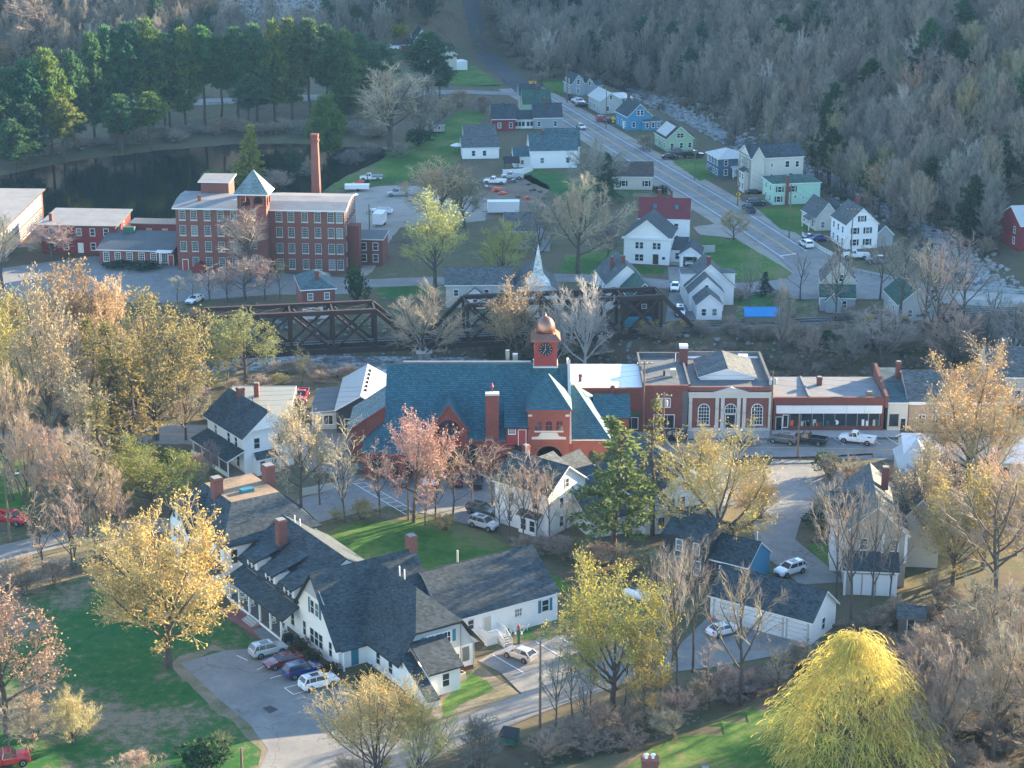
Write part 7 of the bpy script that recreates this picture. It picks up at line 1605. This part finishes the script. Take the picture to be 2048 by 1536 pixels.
for u in (20, 75, 130, 185, 245, 300): tree('shrub', u, 622, 585, 70, random.choice([BRN, TAN, PNK]), 'brown brush along the river bank below the mill lot', 'brush below the mill lot')
tree('bush', 712, 605, 530, 48, (.03, .07, .03), 'dark columnar evergreen beside the pump house'); tree('bud', 870, 575, 388, 165, (.36, .37, .12), 'large yellow green spreading tree behind the bridge'); tree('bud', 1000, 570, 440, 110, (.32, .32, .06), 'yellow green tree before the slate blue house'); tree('bud', 880, 450, 318, 155, (.40, .33, .2), 'round olive tan tree at the mill yard'); tree('bud', 930, 455, 335, 110, (.26, .22, .12), 'olive tan tree beside the work yard'); tree('bare', 1155, 548, 355, 190, TAN, 'great round tan bare tree near the Greek revival house'); tree('bare', 1080, 548, 400, 120, GRY_, 'grey bare tree beside the slate blue house'); tree('bare', 1215, 520, 440, 70, GRY_, 'small bare tree at the Greek revival corner')
tree('spruce', 1213, 405, 308, 60, (.04, .09, .06), 'small dark spruce before the beige ranch house'); tree('bare', 1195, 395, 275, 120, GRY_, 'grey bare tree at the road before the teal roofed house'); tree('spruce', 1530, 590, 545, 36, (.03, .06, .05), 'small blue spruce by the cape house lawn'); tree('bud', 1468, 480, 418, 60, GOL, 'small golden tree on the corner lawn')
tree('sap', 1670, 640, 470, 80, GRY_, 'bare tree before the cream house by the rails'); tree('sap', 1500, 640, 500, 60, GRY_, 'thin bare tree on the cape lawn'); tree('sap', 1600, 600, 500, 60, GRY_, 'thin bare tree at the corner lawn edge')
batch('thin', 'grey bare tree by the highway bridge', 'bare trees by the highway bridge', [(1800, 650, 470, 140, GRY_), (1845, 690, 480, 110, GRY_), (1870, 720, 490, 120, PNK), (1925, 660, 500, 130, GRY_), (1905, 600, 460, 120, PNK), (1760, 600, 470, 90, GRY_), (1990, 700, 580, 120, GRY_)])
batch('bare', 'grey bare tree on the shop bank', 'bare trees on the bank behind the shops', [(1765, 755, 610, 150, GRY_), (1700, 750, 650, 90, GRY_), (1560, 745, 560, 50, GRY_), (1900, 745, 600, 120, PNK), (1960, 750, 620, 130, GRY_), (2030, 760, 600, 140, GRY_), (1620, 740, 650, 60, BRN)])
tree('sparse', 1865, 640, 560, 60, (.03, .05, .03), 'dark conifer beside the highway bridge'); tree('bush', 1653, 700, 660, 36, DKG, 'dark cedar shrub on the bank behind the shops'); tree('bush', 1290, 652, 640, 50, FOR, 'yellow forsythia by the barn at the rails', ); tree('bush', 1350, 654, 644, 40, FOR, 'yellow forsythia beside the white crossover'); tree('bush', 1738, 642, 628, 26, FOR, 'yellow forsythia before the green roofed house'); tree('bush', 1808, 642, 630, 24, FOR, 'yellow forsythia left of the green gable house'); tree('bush', 1325, 388, 372, 40, (.05, .06, .03), 'clipped hedge beside the beige ranch house')
tree('bush', 1428, 346, 330, 30, (.04, .06, .03), 'dark hedge beside the slate blue house'); tree('shrub', 1290, 300, 270, 50, BRN, 'brown shrubs beside the blue house'); tree('bush', 795, 72, 48, 50, (.40, .32, .02), 'far yellow forsythia beyond the pines')
batch('shrub', 'brown streamside brush behind the rails', 'brush by the cape house', [(1480, 600, 575, 60, BRN), (1560, 605, 580, 60, BRN), (1400, 655, 640, 40, TAN), (1580, 640, 605, 70, OLV), (1700, 645, 610, 60, BRN), (1460, 650, 630, 50, TAN)])
# --- pond and pines
tree('spruce', 500, 372, 253, 74, (.24, .28, .06), 'sunlit yellow green spruce behind the mill tower'); tree('pine', 655, 325, 192, 78, (.11, .19, .055), 'tall bright pine standing beside the pond inlet'); tree('pine', 590, 370, 300, 34, PIN, 'small pine behind the mill smokestack'); tree('bush', 430, 372, 340, 60, (.12, .18, .04), 'yellow green bush behind the mill roof')  # spruce: sunlit look is put into its yellow-green crown colour
batch('pine', 'tall white pine in the belt between the pond and its road', 'white pines beyond the pond', [(u, v, t_, w, trn.choice([PIN, PIN, (.06, .14, .06), PINY])) for u, v, t_, w in [(20, 320, 140, 95), (62, 318, 120, 90), (105, 312, 100, 90), (150, 300, 105, 80), (190, 285, 70, 85), (225, 275, 55, 85), (265, 268, 48, 90), (305, 262, 42, 90), (340, 258, 70, 80), (372, 256, 58, 80), (410, 252, 55, 85), (445, 250, 75, 75), (478, 246, 58, 80), (515, 244, 52, 85), (550, 242, 45, 80), (585, 240, 40, 80), (620, 238, 40, 80), (655, 232, 52, 80), (690, 226, 62, 80), (725, 216, 70, 80), (760, 206, 88, 90), (60, 330, 210, 90), (130, 328, 200, 80), (245, 305, 190, 80), (300, 298, 185, 85), (30, 340, 240, 90), (500, 262, 150, 70), (690, 245, 150, 70), (330, 250, 80, 70), (240, 270, 90, 70), (-30, 330, 150, 100)]])
tree('pine', 855, 195, 66, 95, PIN, 'dense dark pine before the far white house'); tree('pine', 880, 200, 120, 60, PIN, 'smaller pine beside the dense dark pine'); tree('bare', 780, 298, 130, 150, (.44, .35, .25), 'large tan bare tree at the pond inlet'); tree('bare', 838, 292, 150, 120, GRY_, 'grey bare tree beside the pond lawn'); tree('bush', 835, 292, 258, 60, DKG, 'dark evergreen mound under the grey bare tree'); tree('bare', 860, 280, 200, 70, GRY_, 'small bare tree by the tiny cabin')
tree('bare', 75, 130, -20, 120, PNK, 'tall pink bare tree above the pine belt'); tree('bare', 30, 140, 60, 110, ORG, 'orange tan bare tree above the pine belt'); tree('bud', 110, 140, 60, 90, (.4, .24, .15), 'pinkish budding tree above the pine belt')
batch('shrub', 'brown brush on the pond bank', 'brush on the pond bank', [(u, interp(u, [(0, 335), (130, 312), (300, 290), (470, 277), (600, 276), (760, 285)])-trn.uniform(2, 18), interp(u, [(0, 335), (130, 312), (300, 290), (470, 277), (600, 276), (760, 285)])-trn.uniform(25, 45), trn.uniform(45, 75), trn.choice([BRN, GRY_, PNK])) for u in range(40, 780, 24)])
batch('shrub', 'grey brush on the mill side of the pond', 'brush behind the mill', [(560, 385, 340, 60, PNK), (620, 360, 320, 60, BRN), (700, 335, 300, 70, GRY_), (740, 318, 285, 60, GRY_), (800, 315, 285, 60, BRN), (540, 380, 340, 50, GRY_), (920, 215, 180, 60, BRN), (965, 225, 190, 50, PNK), (890, 235, 195, 60, BRN)])
# --- woods on the hills: nearest as single trees, the rest one wood
cand = []
y = 440.0
while y < 800:
    x = -230.0
    while x < 260:
        X, Y = x+trn.uniform(-2.6, 2.6), y+trn.uniform(-2.6, 2.6); x += 6.2
        q = X-interp(Y, HILLX)
        yb = interp(X, [(-300, 615), (-150, 628), (-60, 655), (-20, 700), (20, 745), (80, 800)])
        cq = X-interp(Y, CREEK)
        sdx = X-interp(Y, [(b_, a_) for a_, b_ in SIDE])
        if not (q > 5 or Y > yb or (395 < Y < 660 and (4 < cq or -7 < cq < -4.5)) or (Y > 645 and sdx > 7)): continue
        z = H(X, Y); u, v = PX(X, Y, z); ut, vt = PX(X, Y, z+17)
        if not (-120 < u < 2200 and v > -40 and vt < 1000): continue
        if 430 < u < 680 and v < 85: continue
        if min(abs(X-a)+abs(Y-b) for a, b in SIDE) < 9: continue
        if 770 < u < 960 and v > 55 and v < 160: continue
        if u > 1975 and 380 < v < 660: continue
        cand.append((Y, X, z, u, v))
    y += 6.2
yy = 402.0
while yy < 505:
    for sg in (-5.5, 5.5, 9.0):
        X, Y = interp(yy, CREEK)+sg+trn.uniform(-1.2, 1.2), yy+trn.uniform(-1.5, 1.5); z = H(X, Y); u, v = PX(X, Y, z)
        if u < 2150 and not (u > 1975 and 380 < v < 660) and (sg > 0 or Y > 440): cand.append((Y, X, z, u, v))
    yy += 5.0
cand.sort()
FCOL = [(.19,.18,.16), (.2,.185,.165), (.22,.185,.15), (.21,.2,.18), (.24,.215,.18), (.26,.2,.17), (.23,.24,.14), (.17,.16,.145)]
rest = []
nb = 0
for (Y, X, z, u, v) in cand:
    left = u < 760
    r = trn.random(); k = 'bare'; col = trn.choice(FCOL)
    if r < .07: k = 'pine'; col = trn.choice([PIN, (.05, .09, .04)])
    elif r < .14: k = 'bud'; col = trn.choice([(.34, .33, .13), (.40, .28, .17), (.33, .30, .15)])
    elif r < .17: k = 'pale'; col = GRY_
    hg = trn.uniform(11, 18); rd = trn.uniform(3.0, 4.6)
    if k == 'pine': rd = 3.4
    if nb < 245:
        nb += 1
        lb = {'bare': 'grey leafless tree in the woods climbing the hill beyond the creek', 'pine': 'dark pine among the leafless hillside woods', 'bud': 'budding tree among the leafless hillside woods', 'pale': 'pale barked tree among the leafless hillside woods'}[k]
        tree(k, 0, 0, 0, 0, col, lb, 'hillside woods', pos=(X, Y), hgt=hg, rad=rd)
    else: rest.append((X, Y, z, k, hg, rd))
def scatter(name, label, cat, items, col):
    """one stuff object: instances of tree meshes that stand in the scene"""
    keys = [k for k in FIRST]; vs, pid, rot, sc = [], [], [], []
    for (X, Y, z, k, hg, rd) in items:
        opts = [i for i, kk in enumerate(keys) if kk[0] == k]
        ch_ = trn.choice(opts); vs.append((X, Y, z)); pid.append(ch_); rot.append(trn.uniform(0, 6.28)); kk = keys[ch_]; sc.append((rd/RAD[kk], rd/RAD[kk], hg/HGT[kk]))
    me = bpy.data.meshes.new(name); me.from_pydata(vs, [], [])
    a = me.attributes.new('pid', 'INT', 'POINT'); a.data.foreach_set('value', pid)
    a = me.attributes.new('rotz', 'FLOAT', 'POINT'); a.data.foreach_set('value', rot)
    a = me.attributes.new('scl', 'FLOAT_VECTOR', 'POINT'); a.data.foreach_set('vector', [c for s in sc for c in s])
    o = ob(name, me); o.color = (*col, 1); ng = bpy.data.node_groups.new(name, 'GeometryNodeTree')
    ng.interface.new_socket('Geometry', in_out='INPUT', socket_type='NodeSocketGeometry'); ng.interface.new_socket('Geometry', in_out='OUTPUT', socket_type='NodeSocketGeometry')
    gi = ng.nodes.new('NodeGroupInput'); go = ng.nodes.new('NodeGroupOutput'); jn = ng.nodes.new('GeometryNodeJoinGeometry')
    def na(nm, t):
        n = ng.nodes.new('GeometryNodeInputNamedAttribute'); n.data_type = t; n.inputs['Name'].default_value = nm; return n.outputs['Attribute']
    ap, ar, asc = na('pid', 'INT'), na('rotz', 'FLOAT'), na('scl', 'FLOAT_VECTOR')
    cx_ = ng.nodes.new('ShaderNodeCombineXYZ'); ng.links.new(ar, cx_.inputs[2])
    for i in sorted(set(pid)):
        cmp_ = ng.nodes.new('FunctionNodeCompare'); cmp_.data_type = 'INT'; cmp_.operation = 'EQUAL'
        ins = [s for s in cmp_.inputs if s.type == 'INT']; ng.links.new(ap, ins[0]); ins[1].default_value = i
        for src in FIRST[keys[i]]:
            oi = ng.nodes.new('GeometryNodeObjectInfo'); oi.inputs['Object'].default_value = src; oi.inputs['As Instance'].default_value = True; oi.transform_space = 'ORIGINAL'
            ip = ng.nodes.new('GeometryNodeInstanceOnPoints'); ng.links.new(gi.outputs[0], ip.inputs['Points']); ng.links.new(cmp_.outputs[0], ip.inputs['Selection']); ng.links.new(oi.outputs['Geometry'], ip.inputs['Instance']); ng.links.new(cx_.outputs[0], ip.inputs['Rotation']); ng.links.new(asc, ip.inputs['Scale'])
            ng.links.new(ip.outputs[0], jn.inputs[0])
    ng.links.new(jn.outputs[0], go.inputs[0])
    md = o.modifiers.new('scatter', 'NODES'); md.node_group = ng
    return stuff(o, label, cat)
scatter('far_woods', 'leafless woods covering the upper hillsides', 'woods', [e for e in rest if e[3] != 'pine'], (.20, .185, .16))
scatter('far_pines', 'dark pines scattered through the leafless upper hillside woods', 'woods', [e for e in rest if e[3] == 'pine'], (.055, .12, .07))
ug = []
for (Y, X, z, u, v) in cand:
    for _ in range(1):
        X2, Y2 = X+trn.uniform(-3, 3), Y+trn.uniform(-3, 3); ug.append((X2, Y2, H(X2, Y2), 'shrub', trn.uniform(2, 4.5), trn.uniform(1.6, 2.8)))
for k in range(330):
    X2 = trn.uniform(-10, 115); Y2 = interp(X2, RIVER)+trn.uniform(9, 24)
    if Y2 < 361: ug.append((X2, Y2, H(X2, Y2), 'shrub', trn.uniform(1.5, 3.5), trn.uniform(1.3, 2.4)))
for k in range(90):
    X2 = trn.uniform(-120, -30); Y2 = interp(X2, RIVER)+trn.choice((trn.uniform(11, 20), -trn.uniform(11, 18))); ug.append((X2, Y2, H(X2, Y2), 'shrub', trn.uniform(1.5, 3), trn.uniform(1.2, 2.2)))
for k in range(260):
    u, v = trn.uniform(1700, 2150), trn.uniform(1180, 1600); X2, Y2 = G(u, v)
    if v > 1180+.3*abs(u-1900) and not (u < 1830 and v > 1330): ug.append((X2, Y2, H(X2, Y2), 'shrub', trn.uniform(1.5, 3.4), trn.uniform(1.2, 2.2)))
for k in range(160):
    u, v = trn.uniform(-60, 300), trn.uniform(760, 860); X2, Y2 = G(u, v); ug.append((X2, Y2, H(X2, Y2), 'shrub', trn.uniform(1.2, 3), trn.uniform(1.2, 2.2)))
scatter('undergrowth', 'brown leafless undergrowth on the river banks and in the woods', 'undergrowth', ug, (.28, .22, .165))
print('forest', len(cand), 'singles', nb, 'rest', len(rest), 'brush', len(ug))

ANCH = [(o.name, o['label'], o.matrix_basis.translation.copy()) for o in COL.objects if o.parent is None and 'label' in o and o.get('group') is None and o.get('category') in ('car', 'pickup truck', 'house', 'utility pole', 'garage', 'barn', 'shop', 'bank', 'inn', 'town hall', 'mill', 'tree', 'shed', 'sign', 'dumpster', 'tank', 'church', 'shelter')]
def short(lb):
    w = lb.split(); cut = [i for i, x in enumerate(w) if x in ('with', 'beside', 'before', 'behind', 'on', 'in', 'at', 'between', 'parked', 'by', 'near', 'of', 'under', 'over', 'among', 'along', 'facing', 'standing', 'and', 'left', 'right', 'screened', 'nearest', 'half', 'alone', 'tucked', 'driving', 'from', 'rising', 'backed', 'backing', 'to', 'above', 'showing', 'below', 'leaning', 'squeezed', 'across', 'edging', 'inside')]
    k = cut[0] if cut else len(w); return ' '.join(w[:k]) if 2 <= k <= 6 else None
cnt = {}
for _, lb, _p in ANCH:
    q = short(lb)
    if q: cnt[q] = cnt.get(q, 0)+1
from collections import defaultdict
GR = defaultdict(list)
for o in COL.objects:
    if o.parent is None and o.get('group') and 'label' in o: GR[(o['group'], o['label'])].append(o)
for (g_, lb), l_ in GR.items():
    if not 1 < len(l_) <= 40: continue
    pairs = sorted(((o.matrix_basis.translation-p_).length, i, q) for i, o in enumerate(l_) for _, alb, p_ in ANCH for q in [short(alb)] if q and cnt[q] == 1)
    used, done = set(), set()
    for d_, i, q in pairs:
        if d_ > 30: break
        if i in done or q in used: continue
        nl = lb+', nearest the '+q
        if len(nl.split()) <= 16: l_[i]['label'] = nl; done.add(i); used.add(q)
# ------------------------------------------------------------------ haze
mb = MB().box(-1010, -160, -9, 1010, 1710, 150)
hz = stuff(mb.build('haze', [])); m = bpy.data.materials.new('haze'); m.use_nodes = True; nt = m.node_tree; nt.nodes.clear()
o_ = nt.nodes.new('ShaderNodeOutputMaterial'); v_ = nt.nodes.new('ShaderNodeVolumePrincipled'); v_.inputs['Color'].default_value = (.30, .60, 1.0, 1); v_.inputs['Density'].default_value = .00006; v_.inputs['Anisotropy'].default_value = .0
nt.links.new(v_.outputs[0], o_.inputs['Volume']); hz.data.materials.append(m)
